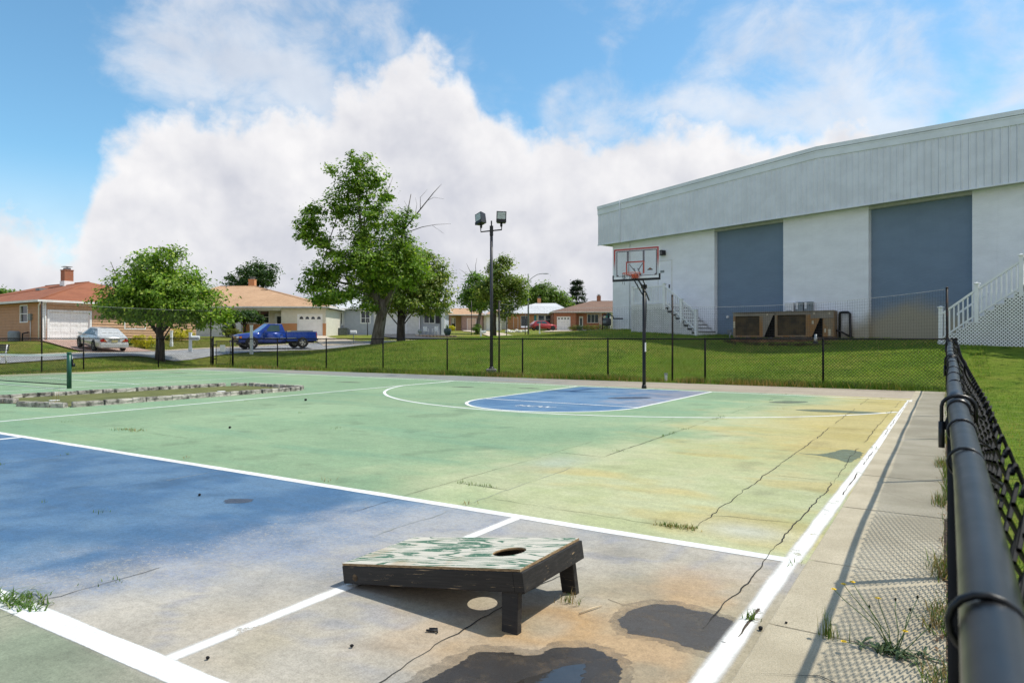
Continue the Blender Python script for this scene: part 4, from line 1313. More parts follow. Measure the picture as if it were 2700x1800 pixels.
# ------------------------------------------------------------------ chain link fences
def link_panel(name, w, h, pitch=.088, r=.0046):
    """chain link fabric: two families of diagonal wires clipped to w x h, in the xz plane"""
    A, B = [], []
    n = int((w + h) / pitch) + 1
    for i in range(n):
        c = -h + i * pitch
        x0, x1 = max(c, 0), min(c + h, w)
        if x1 - x0 > .01:
            A.append((x0, 0, x0 - c)); B.append((x1, 0, x1 - c))
            A.append((x0, .004, h - (x0 - c))); B.append((x1, .004, h - (x1 - c)))
    V, F = wires(A, B, r)
    return np_mesh(name, V, F, BLACKR)


PCOL = MB().tube([(0, 0, 0), (0, 0, 1)], .028, 10).lathe([(.034, .985), (.034, 1.0), (.022, 1.02), (.008, 1.03)], 10).mesh('post', BLACKR)


def fence_run(name, label, P, posts, ztop, zb=.03, skipmesh=False):
    """P: start, end; posts: fractions along"""
    f = thing(name, label, 'fence', (*P[0], 0), math.atan2(P[1][1] - P[0][1], P[1][0] - P[0][0]))
    ln = math.hypot(P[1][0] - P[0][0], P[1][1] - P[0][1])
    zt = lambda x: ztop[0] + (ztop[1] - ztop[0]) * x / ln
    for x in posts:
        inst('post', PCOL, f, (x, 0, -.05), (0, 0, 0), (1, 1, zt(x) + .05))
    for a, b in zip(posts[:-1], posts[1:]):
        MB().tube([(a, 0, zt(a)), (b, 0, zt(b))], .021, 8).build('top_rail', BLACKR, f)
        me = link_panel('chain_link', b - a, 1.0)
        me2 = link_panel('chain_link', b - a, (zt(a) + zt(b)) / 2 - zb - .005)
        bpy.data.meshes.remove(me)
        o = inst('chain_link', me2, f, (a, .03, zb)); o['kind'] = 'stuff'
        MB().tube([(a, .03, zb + .02), (b, .03, zb + .02)], .003, 4).build('tension_wire', BLACK, f)
    return f


FYL = 20.7
px_ = [-29.4, -26.1, -22.85, -19.5, -16.17, -12.77, -9.45, -6.22, -2.91, 0.2]
fence_run('chain_link_fence', 'long black chain link fence along the far end of the courts', ((-29.4, FYL + .1), (0.2, FYL)), [x + 29.4 for x in px_], (1.385, 1.31))
fence_run('chain_link_fence', 'black chain link fence on the left side beside the street', ((-30.4, 2.0), (-31.07, 20.8)), [0, 3.2, 6.2, 9.3, 12.65, 15.98, 18.8], (1.33, 1.40))

# gate at the far left corner
gt = thing('fence_gate', 'black chain link gate with a small white notice by the blue pickup', 'gate', (-31.07, 20.85, 0), math.atan2(-.05, 1.67))
for x in (.0, 1.6):
    inst('gate_post', PCOL, gt, (x, .0, -.05), (0, 0, 0), (1.25, 1.25, 1.52))
m_ = MB()
fr = [(.24, .12), (1.44, .12), (1.44, 1.26), (.24, 1.26)]
for i in range(4):
    a, b = fr[i], fr[(i + 1) % 4]; m_.tube([(a[0], 0, a[1]), (b[0], 0, b[1])], .02, 8)
m_.build('gate_frame', BLACK, gt)
o = inst('chain_link', link_panel('chain_link', 1.2, 1.14), gt, (.24, 0, .12)); o['kind'] = 'stuff'
MB().tube([(0, 0, 1.46), (1.6, 0, 1.46)], .018, 8).build('head_rail', BLACK, gt)
MB().box(.62, 1.06, -.03, -.025, .74, 1.08).build('notice', WHITE, gt, bevel=.01)
for z in (.35, 1.05): MB().box(.02, .26, -.02, .02, z, z + .05).build('hinge', BLACKM, gt)
MB().box(1.42, 1.6, -.03, .03, .7, .76).build('latch', BLACKM, gt)

# ------------------------------------------------------------------ near fence on the right
RZ = [(-1.2, 1.03), (0.35, 1.073), (1.7, 1.112), (4.3, 1.152), (5.8, 1.215), (7.3, 1.235), (10.4, 1.26), (13.6, 1.28), (17.0, 1.295), (20.7, 1.305)]


def rz(y):
    for (a, za), (b, zb) in zip(RZ[:-1], RZ[1:]):
        if y <= b: return za + (zb - za) * (y - a) / (b - a)
    return RZ[-1][1]


RXC = 0.0205
nf = thing('chain_link_fence', 'black chain link fence whose top rail runs along the right edge beside the camera', 'fence', (0, 0, 0))
ps = [-1.2, 1.7, 4.3, 7.3, 10.4, 13.6, 17.0]
for y in ps:
    inst('post', PCOL, nf, (RXC, y, -.05), (0, 0, 0), (.72, .72, rz(y) + .02))
for a, b in zip([-1.2, 1.7, 4.3, 7.3, 10.4, 13.6, 17.0], [1.7, 4.3, 7.3, 10.4, 13.6, 17.0, 20.7]):
    ysub = [y for y in np.arange(a, b, .3)] + [b]
    MB().tube([(RXC + .004 * math.sin(y * 2.1), y, rz(y)) for y in ysub], .0178, 20).build('top_rail', BLACK, nf)
    if a < 15:   # sleeve joint and eye cap at the posts
        m_ = MB().tube([(RXC, b - .05, rz(b - .05)), (RXC, b + .05, rz(b + .05))], .0215, 16)
        m_.build('rail_sleeve', BLACK, nf)
# looped eye tops on the posts
for y in ps[1:]:
    zc = rz(y)
    pts = [(RXC - .030, y, zc - .06)] + [(RXC + .030 * math.cos(t), y, zc + .002 + .023 * math.sin(t)) for t in np.linspace(math.pi, 0, 9)] + [(RXC + .030, y, zc - .03)]
    MB().tube(pts, .0042, 6).build('eye_loop', BLACK, nf)
    MB().tube([(RXC - .030, y, zc - .085), (RXC - .030, y, zc - .03)], .006, 8).build('loop_tail', BLACK, nf)
# tie wires round the rail
yy = 0.2
while yy < 20:
    zc = rz(yy); sk = random.uniform(-.02, .02)
    pts = [(RXC + .0198 * math.cos(t), yy + sk * (t / 6), zc + .0198 * math.sin(t)) for t in np.linspace(-.4, 2 * math.pi - .9, 16)]
    pts = [(RXC + .046, yy - .004, zc - .03)] + pts + [(RXC + .046, yy + .01, zc - .026)]
    MB().tube(pts, .0021 if yy > 1 else .0026, 6).build('tie_wire', BLACK, nf)
    yy += random.choice([.30, .42, .55]) if yy < 6 else .7


def near_fabric(y0, y1, pitch, r, nseg, name):
    """real woven fabric: zig-zag wires that hook round their neighbours"""
    A, B = [], []
    ny = int((y1 - y0) / pitch)
    hp = pitch / 2
    for i in range(ny):
        y = y0 + i * pitch
        top = rz(y) + .005
        k = int((top - .04) / hp)
        prev = None
        for j in range(k + 1):
            z = top - j * hp
            side = 1 if (j + i) % 2 == 0 else -1
            p = (RXC + .046 + (.005 if side > 0 else -.006) + .006 * math.sin(y * 3 + z * 2), y + side * pitch / 2 * 1.06, z)
            if prev: A.append(prev); B.append(p)
            prev = p
        # knuckle at the top
        sg = 1 if i % 2 == 0 else -1
        A.append((RXC + .050, y + sg * pitch * .53, top)); B.append((RXC + .044, y + sg * pitch * .36, top + .018))
        A.append((RXC + .044, y + sg * pitch * .36, top + .018)); B.append((RXC + .040, y + sg * pitch * .60, top + .009))
    V, F = wires(A, B, r, nseg)
    o = np_obj(name, np_mesh(name, V, F, BLACKR), nf); o['kind'] = 'stuff'


near_fabric(-1.0, 4.3, .056, .0026, 5, 'chain_link')
near_fabric(4.3, 20.6, .060, .0026, 4, 'chain_link')

# ------------------------------------------------------------------ net poles and ball nets
NETM = mat('net_cord', (0.035, 0.037, 0.042), .8, .2, 5)
NETW = mat('pale_rope', (0.45, 0.46, 0.46), .8, .2, 9)
np_pos = [(-30.25, 12.8, 2.82, 'rusty black net pole standing in the left side fence behind the white bench'), (-31.35, 20.9, 2.86, 'black net pole at the far left fence corner beside the gate'),
          (-13.8, 20.78, 2.73, 'slim rusty net pole just right of the flood light pole'), (-7.27, 20.78, 2.70, 'rusty net pole just right of the basketball hoop'), (0.0, 20.6, 2.62, 'dark rusty net pole at the right fence corner')]
for x, y, h, lab in np_pos:
    t_ = thing('net_pole', lab, 'pole', (x, y, 0), 0, 'poles holding the ball net')
    MB().tube([(0, 0, -.05), (.005, 0, h * .5), (0, 0, h)], .030, 8).build('pole', RUSTY, t_)
    MB().lathe([(.034, h - .03), (.034, h), (.01, h + .02)], 8).build('pole_cap', RUSTY, t_)
    for z in (.25, .7, 1.15): MB().tube([(.0, -.031, z), (.036, 0, z), (0, .034, z), (-.034, 0, z), (0, -.031, z)], .006, 5).build('clamp', BLACKM, t_)


def ball_net(name, label, a, b, za, zb, bottom, sag, cell=.06, r=.0019):
    ln = math.hypot(b[0] - a[0], b[1] - a[1]); ang = math.atan2(b[1] - a[1], b[0] - a[0])
    t_ = thing(name, label, 'net', (*a, 0), ang, 'ball nets above the far fence')
    top = lambda x: za + (zb - za) * x / ln - sag * 4 * (x / ln) * (1 - x / ln)
    A, B = [], []
    for i in range(int(ln / cell) + 1):
        x = i * cell; A.append((x, 0, bottom)); B.append((x, 0, top(x)))
    nz = int((min(za, zb) - sag - bottom) / cell)
    xx = np.linspace(0, ln, 13)
    for j in range(nz + 1):
        f = j / nz
        for x0, x1 in zip(xx[:-1], xx[1:]):
            A.append((x0, 0, bottom + (top(x0) - bottom) * f)); B.append((x1, 0, bottom + (top(x1) - bottom) * f))
    V, F = wires(A, B, r)
    o = np_obj('netting', np_mesh('netting', V, F, NETM), t_); o['kind'] = 'stuff'
    MB().tube([(x, 0, top(x)) for x in np.linspace(0, ln, 25)], .004, 5).build('top_cord', NETW, t_)


ball_net('ball_net', 'fine dark net stretched between the hoop and the right fence corner', (-7.27, 20.78), (0.0, 20.6), 2.35, 2.58, 1.3, .16)
ball_net('ball_net', 'fine dark net stretched between the flood light pole and the hoop', (-13.8, 20.78), (-7.27, 20.78), 2.62, 2.40, 1.33, .12)
ball_net('ball_net', 'fine dark net along the left fence in front of the round tree', (-30.25, 12.8), (-31.35, 20.9), 2.78, 2.80, 1.38, .05)

# ------------------------------------------------------------------ flood light pole
fl = thing('flood_light_pole', 'tall dark pole with two flood lights beyond the far fence', 'light pole', (-14.42, 21.2, 0.0), YAW)
MB().box(-.19, .19, -.19, .19, -.1, .22).build('concrete_base', CONC, fl, bevel=.02)
MB().tube([(0, 0, .2), (0, 0, 5.48)], [.066, .056], 14).build('pole', BRONZE, fl)
MB().lathe([(.11, .22), (.11, .25), (.075, .3)], 12).build('base_plate', BRONZE, fl)
MB().box(-.065, .065, -.07, .07, 5.22, 5.58).build('bracket', BLACKM, fl)
MB().tube([(0, 0, 5.5), (0, 0, 5.78)], .026, 8).build('pole_tip', BLACKM, fl)
MB().tube([(-.40, 0, 5.56), (-.40, 0, 5.36), (0, 0, 5.40), (.38, 0, 5.44), (.38, 0, 5.62)], .026, 8).build('cross_arm', BLACKM, fl)
LENS = mat('lamp_lens', (0.42, 0.46, 0.43), .15, .25, 12, stretch=(1, 1, 4))
for x, z, ry, rz_, w in ((-.42, 5.86, R(-14), R(-48), .36), (.37, 5.91, R(2), R(2), .37)):
    h = MB()
    h.add([(-w / 2, -.1, -.22), (w / 2, -.1, -.22), (w / 2, -.1, .2), (-w / 2, -.1, .2), (-w / 2 + .03, .16, -.2), (w / 2 - .03, .16, -.2), (w / 2 - .03, .14, .17), (-w / 2 + .03, .14, .17)],
          [(0, 1, 2, 3), (7, 6, 5, 4), (0, 4, 5, 1), (1, 5, 6, 2), (2, 6, 7, 3), (3, 7, 4, 0)])
    ho = h.build('lamp_head', BRONZE, fl, (x, 0, z), (R(-6), ry, rz_))
    MB().box(-w / 2 + .035, w / 2 - .035, -.108, -.1005, -.10, .165).build('lens', LENS, ho)
    MB().box(-w / 2 - .004, w / 2 + .004, -.125, -.095, -.225, -.12).build('visor', BLACKM, ho)
    MB().lathe([(.03, 0), (.045, .03), (.045, .12), (.03, .15)], 8, (x + (.03 if x < 0 else 0), 0, z - .36)).build('knuckle', BLACKM, fl)

# ------------------------------------------------------------------ basketball hoop
bh = thing('basketball_hoop', 'basketball hoop with clear backboard on a black pole', 'basketball hoop', (-6.8, 17.22, 0))
MB().tube([(0, 0, -.05), (0, 0, 2.72)], .047, 14).build('pole', mat('black_pole', (0.010, 0.011, 0.014), .35, .3, 4), bh)
MB().tube([(0, 0, 0), (0, 0, .1)], [.07, .055], 14).build('pole_sleeve', BLACKM, bh)
MB().box(.030, .050, -.035, .02, .98, 1.22).build('sticker', WHITE2, bh)
bx0, bx1, bz0, bz1, by = -.53, .72, 2.83, 3.65, -.80
PANE = bpy.data.materials.new('clear_backboard'); PANE.use_nodes = True
_g = NT(PANE.node_tree); _o = PANE.node_tree.nodes['Material Output']
_t = _g.n('ShaderNodeBsdfTransparent'); _t.inputs[0].default_value = (.93, .95, .96, 1)
_gl = _g.n('ShaderNodeBsdfGlossy'); _gl.inputs['Roughness'].default_value = .05
_mx = _g.n('ShaderNodeMixShader'); _pn = _g.noise(_g.n('ShaderNodeNewGeometry').outputs['Position'], 3, 4)
_g.l(_g.math('MULTIPLY_ADD', _pn, .08, .05), _mx.inputs[0]); _g.l(_t.outputs[0], _mx.inputs[1]); _g.l(_gl.outputs[0], _mx.inputs[2]); _g.l(_mx.outputs[0], _o.inputs[0])
REDP = bpy.data.materials.new('faded_red_print'); REDP.use_nodes = True      # printed fade from red to pale
_g = NT(REDP.node_tree); _p = REDP.node_tree.nodes['Principled BSDF']
_sp = _g.n('ShaderNodeSeparateXYZ'); _g.l(_g.n('ShaderNodeTexCoord').outputs['Object'], _sp.inputs[0])
_g.l(_g.mix(_g.step(_sp.outputs[2], 3.02, 3.42), (.52, .56, .58), (.42, .055, .045)), _p.inputs['Base Color']); _p.inputs['Roughness'].default_value = .4
REDQ = mat('faded_red_square', (.45, .07, .05), .45, .2, 9)
bd = MB().box(bx0, bx1, by, by + .02, bz0, bz1).build('backboard', PANE, bh)
e = by - .004
m_ = MB()
for x0, x1, z0, z1 in ((bx0, bx1, bz1 - .012, bz1), (bx0, bx0 + .012, bz0, bz1 - .012), (bx1 - .012, bx1, bz0, bz1 - .012), (bx0 + .012, bx1 - .012, bz0, bz0 + .085)): m_.box(x0, x1, e, by - .001, z0, z1)
m_.build('white_border', WHITE, bd)
m_ = MB()
for x0, x1, z0, z1 in ((bx0 + .012, bx1 - .012, bz1 - .055, bz1 - .012), (bx0 + .012, bx0 + .056, bz0 + .085, bz1 - .055), (bx1 - .056, bx1 - .012, bz0 + .085, bz1 - .055)): m_.box(x0, x1, e, by - .001, z0, z1)
m_.build('red_border', REDP, bd)
m_ = MB()
ix0, ix1, iz0, iz1 = bx0 + .075, bx1 - .075, bz0 + .095, bz1 - .07
for x0, x1, z0, z1 in ((ix0, ix1, iz1 - .022, iz1), (ix0, ix0 + .022, iz0, iz1 - .022), (ix1 - .022, ix1, iz0, iz1 - .022), (ix0 + .022, ix1 - .022, iz0, iz0 + .012)): m_.box(x0, x1, by + .021, by + .04, z0, z1)
for cx_, sg in ((ix0 + .022, 1), (ix1 - .022, -1)): m_.prism([(cx_, iz0 + .012), (cx_ + sg * .055, iz0 + .012), (cx_, iz0 + .06)][::sg], by + .021, by + .04)
for xx in (-.14, .29): m_.box(xx - .022, xx + .022, by + .021, by + .05, 3.27, iz1 - .022)
m_.build('back_frame', BLACKM, bd)
m_ = MB(); sx0, sx1, sz1 = -.175, .325, 3.30
for x0, x1, z0, z1 in ((sx0, sx1, sz1 - .032, sz1), (sx0, sx0 + .032, 2.98, sz1 - .032), (sx1 - .032, sx1, 2.98, sz1 - .032)): m_.box(x0, x1, e - .001, by - .001, z0, z1)
m_.build('shooter_square', REDP if False else REDQ, bd)
m_ = MB(); m_.tube([(-.11, by + .05, 3.24), (.04, by + .06, 3.05)], .012, 6); m_.tube([(.26, by + .05, 3.25), (.13, by + .06, 3.06)], .012, 6)
m_.tube([(-.125, by + .03, 3.26), (-.125, by + .03, 2.96)], .008, 6); m_.tube([(.275, by + .03, 3.26), (.275, by + .03, 2.98), (.2, by + .03, 2.97)], .008, 6)
m_.build('brace', BLACKM, bd)
m_ = MB().box(bx0 - .02, bx1 + .02, by - .012, by + .03, bz0 - .03, bz0 + .025).box(bx0 - .02, bx0 + .012, by - .0125, by + .0305, bz0 + .025, bz0 + .13).box(bx1 - .012, bx1 + .02, by - .0125, by + .0305, bz0 + .025, bz0 + .13)
m_.build('bumper_pad', BLACKM, bd)
m_ = MB().prism([(.40, 3.055), (.55, 3.055), (.54, 3.075), (.515, 3.085), (.50, 3.105), (.475, 3.115), (.45, 3.105), (.435, 3.085), (.41, 3.075)], e - .001, by - .001)
m_.build('emblem', mat('emblem_print', (0.03, 0.02, 0.02), .5, .3, 9), bd)
MB().prism([(.445, 3.080), (.505, 3.080), (.49, 3.100), (.475, 3.105), (.46, 3.100)], e - .003, e - .0015).build('emblem_sun', mat('emblem_orange', (.45, .16, .07), .5, .2, 9), bd)
ORANGE = mat('orange_rim_paint', (0.50, 0.085, 0.03), .4, .2, 8)
rc = (.10, by - .30, 2.965); rr = .225
rim = MB().tube([(rc[0] + rr * math.cos(t), rc[1] + rr * math.sin(t), rc[2]) for t in np.linspace(0, 2 * math.pi, 33)], .009, 8, cap=False).build('rim', ORANGE, bh)
m_ = MB().box(rc[0] - .07, rc[0] + .07, by - .13, by - .02, 2.86, 2.955).tube([(rc[0] - .2, rc[1] + .11, rc[2]), (rc[0] - .06, by - .05, 2.90)], .008, 6).tube([(rc[0] + .2, rc[1] + .11, rc[2]), (rc[0] + .06, by - .05, 2.90)], .008, 6)
m_.tube([(rc[0] + (rr - .02) * math.cos(t), rc[1] + (rr - .02) * math.sin(t), rc[2] - .055) for t in np.linspace(R(200), R(340), 12)], .006, 6)
m_.build('rim_bracket', ORANGE, rim)
m_ = MB()
for a_, dz in ((200, .16), (215, .28), (240, .30), (262, .16), (290, .20), (310, .18), (335, .42), (160, .18), (130, .14), (100, .2), (75, .12)):
    t = R(a_); x, y = rc[0] + rr * math.cos(t), rc[1] + rr * math.sin(t)
    m_.tube([(x, y, rc[2] - .01), (x * .96 + rc[0] * .04 + random.uniform(-.02, .02), y + random.uniform(-.01, .01), rc[2] - dz * .55), (x * .9 + rc[0] * .1 + random.uniform(-.03, .03), y, rc[2] - dz)], .004, 5)
for a_, b_, dz in ((200, 240, .17), (240, 290, .21), (290, 335, .16), (215, 262, .14), (335, 380, .12), (75, 130, .12)):
    p_ = [(rc[0] + rr * .93 * math.cos(R(a_ + (b_ - a_) * k / 6)), rc[1] + rr * .93 * math.sin(R(a_ + (b_ - a_) * k / 6)), rc[2] - dz * (.35 + .65 * math.sin(math.pi * k / 6))) for k in range(7)]
    m_.tube(p_, .0035, 5)
m_.build('torn_net', NETM, rim)
m_ = MB()
for xx in (-.055, .055):
    m_.tube([(xx, .03, 2.50), (xx + .06, by + .05, 2.86)], .016, 8)
    m_.tube([(xx, -.02, 2.70), (xx + .07, by + .06, 3.12)], .016, 8)
m_.build('support_arm', BLACKM, bh)
MB().tube([(.02, by + .1, 2.98), (.02, .0, 2.62), (.03, .28, 2.36)], .020, 8).build('adjuster_lever', BLACKM, bh)
MB().tube([(.02, .10, 2.40), (.03, .075, 2.2), (.02, .06, 1.6)], .014, 8).build('adjuster_rod', BLACKM, bh)
MB().box(-.06, .06, -.06, .06, 2.66, 2.76).build('pole_top', BLACKM, bh)
# ------------------------------------------------------------------ bean bag board
def board_top_mat():
    m = bpy.data.materials.new('peeling_green_plywood'); m.use_nodes = True
    nt = m.node_tree; g = NT(nt); p = nt.nodes['Principled BSDF']
    o = g.n('ShaderNodeTexCoord').outputs['Object']
    # plywood grain: stretched rings
    w1 = g.noise(g.vmul(o, (0.75, 4.2, 1)), 1.7, 1.6, .45, 0.35)
    ring = g.math('FRACT', g.math('MULTIPLY', w1, 12.0))
    band = g.math('ABSOLUTE', g.math('SUBTRACT', ring, .5))
    patch = g.noise(g.vmul(o, (1.6, 4.0, 1)), 2.0, 4, .55)
    gf = g.step(g.math('ADD', g.math('MULTIPLY', band, .62), g.math('MULTIPLY', patch, .75)), .53, .60)
    gf = g.math('MULTIPLY', gf, g.step(g.noise(g.vmul(o, (1, 3, 1)), 34, 3, .6), .30, .46))
    wood = g.mix(g.noise(g.vmul(o, (4, 40, 1)), 3.0, 4), (0.46, 0.43, 0.355), (0.60, 0.565, 0.485))
    wood = g.mix(g.step(g.noise(o, 5, 5), .55, .75), wood, (0.42, 0.33, 0.22))
    col = g.mix(gf, wood, g.mix(patch, (0.035, 0.105, 0.065), (0.07, 0.165, 0.10)))
    g.l(col, p.inputs['Base Color']); p.inputs['Roughness'].default_value = .8
    bn = g.n('ShaderNodeBump'); bn.inputs['Strength'].default_value = .4; bn.inputs['Distance'].default_value = .002
    g.l(g.math('ADD', gf, g.noise(g.vmul(o, (4, 60, 1)), 4, 3)), bn.inputs['Height']); g.l(bn.outputs[0], p.inputs['Normal'])
    return m


def black_wood():
    m = bpy.data.materials.new('weathered_black_stain'); m.use_nodes = True
    nt = m.node_tree; g = NT(nt); p = nt.nodes['Principled BSDF']
    o = g.n('ShaderNodeTexCoord').outputs['Object']
    gr = g.noise(g.vmul(o, (3, 10, 55)), 1.5, 6, .65)
    col = g.mix(g.step(gr, .4, .75), (0.009, 0.008, 0.008), (0.030, 0.027, 0.025))
    bare = g.math('MULTIPLY', g.step(g.noise(g.vmul(o, (3.0, 14, 70)), 1.5, 7, .72), .60, .635), g.step(g.noise(o, 4, 4), .46, .56))
    col = g.mix(bare, col, (0.42, 0.30, 0.17))
    g.l(col, p.inputs['Base Color']); p.inputs['Roughness'].default_value = .62
    bn = g.n('ShaderNodeBump'); bn.inputs['Strength'].default_value = .5; bn.inputs['Distance'].default_value = .003
    g.l(gr, bn.inputs['Height']); g.l(bn.outputs[0], p.inputs['Normal'])
    return m


BTOP, BWOOD = board_top_mat(), black_wood()
EDGEW = mat('bare_ply_edge', (0.20, 0.13, 0.07), .85, base2=(0.40, 0.28, 0.15), scale=40, stretch=(1, 1, 6))
# local x along the board from the low end, y across
Lb, Wb, Hb = 1.085, .555, .088
tilt = math.atan2(.262 - .100, 1.075)
cb = thing('bean_bag_board', 'low black bean bag toss board with a peeling green top and round hole', 'toss board', (-2.60, 2.485, 0.012))
bt = thing('x', 'x', 'x'); bpy.data.objects.remove(bt)
tr = (0, -tilt, 0)
oz = .002
# plywood top with a real hole
hx, hy, hr = Lb - .235, Wb / 2, .082
N = 40
vs, fs = [], []
ring = [(hx + hr * math.cos(2 * math.pi * k / N), hy + hr * math.sin(2 * math.pi * k / N)) for k in range(N)]
def edge_pt(k):
    a = 2 * math.pi * k / N; c, s_ = math.cos(a), math.sin(a)
    t = min([(Lb - hx) / c if c > 1e-6 else 9e9, (-hx) / c if c < -1e-6 else 9e9, (Wb - hy) / s_ if s_ > 1e-6 else 9e9, (-hy) / s_ if s_ < -1e-6 else 9e9])
    return (hx + c * t, hy + s_ * t)
outer = [edge_pt(k) for k in range(N)]
z1, z0 = Hb + .013, Hb + .001
for zz in (z1, z0):
    vs += [(x, y, zz) for x, y in ring] + [(x, y, zz) for x, y in outer]
corners = [(0, 0), (Lb, 0), (Lb, Wb), (0, Wb)]
ci = len(vs); vs += [(x, y, z1) for x, y in corners] + [(x, y, z0) for x, y in corners]
mi_ = []
m_ = MB()
F1 = []
for k in range(N):
    k2 = (k + 1) % N
    F1.append((k, N + k, N + k2, k2))
    # corner filler
    a, b = outer[k], outer[k2]
    for j, cpt in enumerate(corners):
        onx = lambda q: (abs(q[0]) < 1e-6 or abs(q[0] - Lb) < 1e-6); ony = lambda q: (abs(q[1]) < 1e-6 or abs(q[1] - Wb) < 1e-6)
        if (onx(a) != onx(b) or ony(a) != ony(b)) and abs((a[0] if onx(a) else b[0]) - cpt[0]) < 1e-6 and abs((a[1] if ony(a) else b[1]) - cpt[1]) < 1e-6 and not (onx(a) and ony(a)) and not (onx(b) and ony(b)):
            F1.append((N + k, ci + j, N + k2))
m_.add(vs, F1, 0)
o_ = 2 * N
m_.f += [tuple(i + o_ if i < 2 * N else i + 4 for i in reversed(f)) for f in F1]; m_.m += [1] * len(F1); m_.sm += [False] * len(F1)
for k in range(N):
    k2 = (k + 1) % N
    m_.f.append((k, k2, o_ + k2, o_ + k)); m_.m.append(1); m_.sm.append(True)
for j in range(4):
    m_.f.append((ci + j, ci + 4 + j, ci + 4 + (j + 1) % 4, ci + (j + 1) % 4)); m_.m.append(1); m_.sm.append(False)
m_.build('board_top', [BTOP, EDGEW], cb, (0, 0, oz), tr)
# frame of boards
th = .036
for x0, x1, y0, y1, nm in ((0, Lb - .038, -.004, th, 'side_board'), (0, Lb - .038, Wb - th, Wb + .004, 'side_board'), (Lb - .037, Lb + .012, -.006, Wb + .006, 'end_board'), (0.003, th, th + .001, Wb - th - .001, 'end_board')):
    MB().box(x0, x1, y0, y1, 0, Hb).build(nm, BWOOD, cb, (0, 0, oz), tr, bevel=.003)
KNOT = mat('wood_knot', (0.10, 0.065, 0.035), .8, .5, 60)
MB().lathe([(.001, -.0062), (.017, -.0060), (.019, -.003)], 14, (.085, 0, .032), axis='y').build('knot', KNOT, cb, (0, 0, oz), tr)
# two splayed legs at the high end, their feet on the ground
for y, spl in ((.012, -.035), (Wb - .050, .02)):
    yb = y + spl
    x0 = Lb * math.cos(tilt) - .13
    m_ = MB(); zt = .20
    vs = [(x0 + .035, yb, -.014), (x0 + .115, yb, -.014), (x0 + .115, yb + .036, -.014), (x0 + .035, yb + .036, -.014),
          (x0 + .012, y, zt), (x0 + .098, y, zt), (x0 + .098, y + .036, zt), (x0 + .012, y + .036, zt)]
    m_.add(vs, [(0, 3, 2, 1), (4, 5, 6, 7), (0, 1, 5, 4), (1, 2, 6, 5), (2, 3, 7, 6), (3, 0, 4, 7)])
    lg = m_.build('leg', BWOOD, cb, bevel=.003)
    if y > .2:
        MB().box(x0 + .042, x0 + .078, yb - .0035, yb + .004, .045, .10).build('metal_plate', mat('plate_beige', (.42, .40, .31), .5, .1, 20), lg)

# ------------------------------------------------------------------ stone block border with its green
BLK = mat('weathered_wall_block', (0.07, 0.065, 0.058), .95, base2=(0.46, 0.43, 0.38), scale=6.0, lo=.30, hi=.62, bump=.8, bscale=35, rnd=.18)
GREENT = mat('olive_putting_turf', (0.095, 0.105, 0.028), .95, base2=(0.145, 0.15, 0.045), scale=1.4, bump=.4, bscale=90)
bo = thing('block_border', 'low border of weathered grey wall blocks round an olive green', 'stone border', (0, 0, 0))
blk_meshes = []
for k in range(5):
    r_ = random.Random(k)
    w, d, h = .272, .14, .098
    q = lambda: r_.uniform(-.010, .010)
    prof = [(-w / 2 + q(), -d / 2), (w / 2 + q(), -d / 2), (w / 2 - .02, d / 2), (-w / 2 + .02, d / 2)]
    rings = []
    for z, ins in ((0, .0), (.03, -.006), (h - .025, -.004), (h, .014)):
        rings.append([(x - math.copysign(ins, x) + q() * .6, y - math.copysign(ins, y) + q() * .8, z) for x, y in prof])
    blk_meshes.append(MB().loft(rings, 0, False).mesh('wall_block', BLK))


def row(p, q, face, skip=(), nb=None):
    P, Q = Vector((*p, 0)), Vector((*q, 0)); ln = (Q - P).length
    n = nb or max(1, round(ln / .272))
    for i in range(n):
        if i in skip: continue
        c = P.lerp(Q, (i + .5) / n)
        inst('wall_block', random.choice(blk_meshes), bo, (c.x + random.uniform(-.012, .012), c.y + random.uniform(-.012, .012), -.004), (random.uniform(-.02, .02), random.uniform(-.02, .02), face + random.uniform(-.05, .05)), (ln / n / .268, 1, random.uniform(.94, 1.08)))


a_ = R(90)
row((-14.05, 6.45), (-13.95, 11.75), a_)                       # near side
row((-13.98, 11.78), (-14.25, 12.1), R(130))
row((-14.3, 12.15), (-16.5, 12.2), R(180))
row((-16.55, 12.15), (-16.9, 11.9), R(220))
row((-17.0, 11.8), (-17.35, 5.6), R(-90))
row((-14.05, 6.35), (-15.15, 6.02), R(17))
row((-15.85, 6.28), (-16.7, 5.95), R(15))
gt_ = np.array([(-14.1, 6.5), (-14.05, 11.7), (-14.35, 12.05), (-16.5, 12.1), (-16.85, 11.8), (-17.25, 5.7), (-16.6, 5.8), (-15.8, 6.2), (-15.2, 6.1)])
np_me = bpy.data.meshes.new('putting_turf'); np_me.from_pydata([(x, y, .012) for x, y in gt_], [], [tuple(range(len(gt_)))]); np_me.materials.append(GREENT)
inst('putting_turf', np_me, bo)
for x, y in ((-15.1, 10.35), (-15.75, 6.9)):
    MB().lathe([(.10, .013), (.10, .022), (.085, .026)], 16, (x, y, 0)).build('hole_cap', WHITE2, bo)

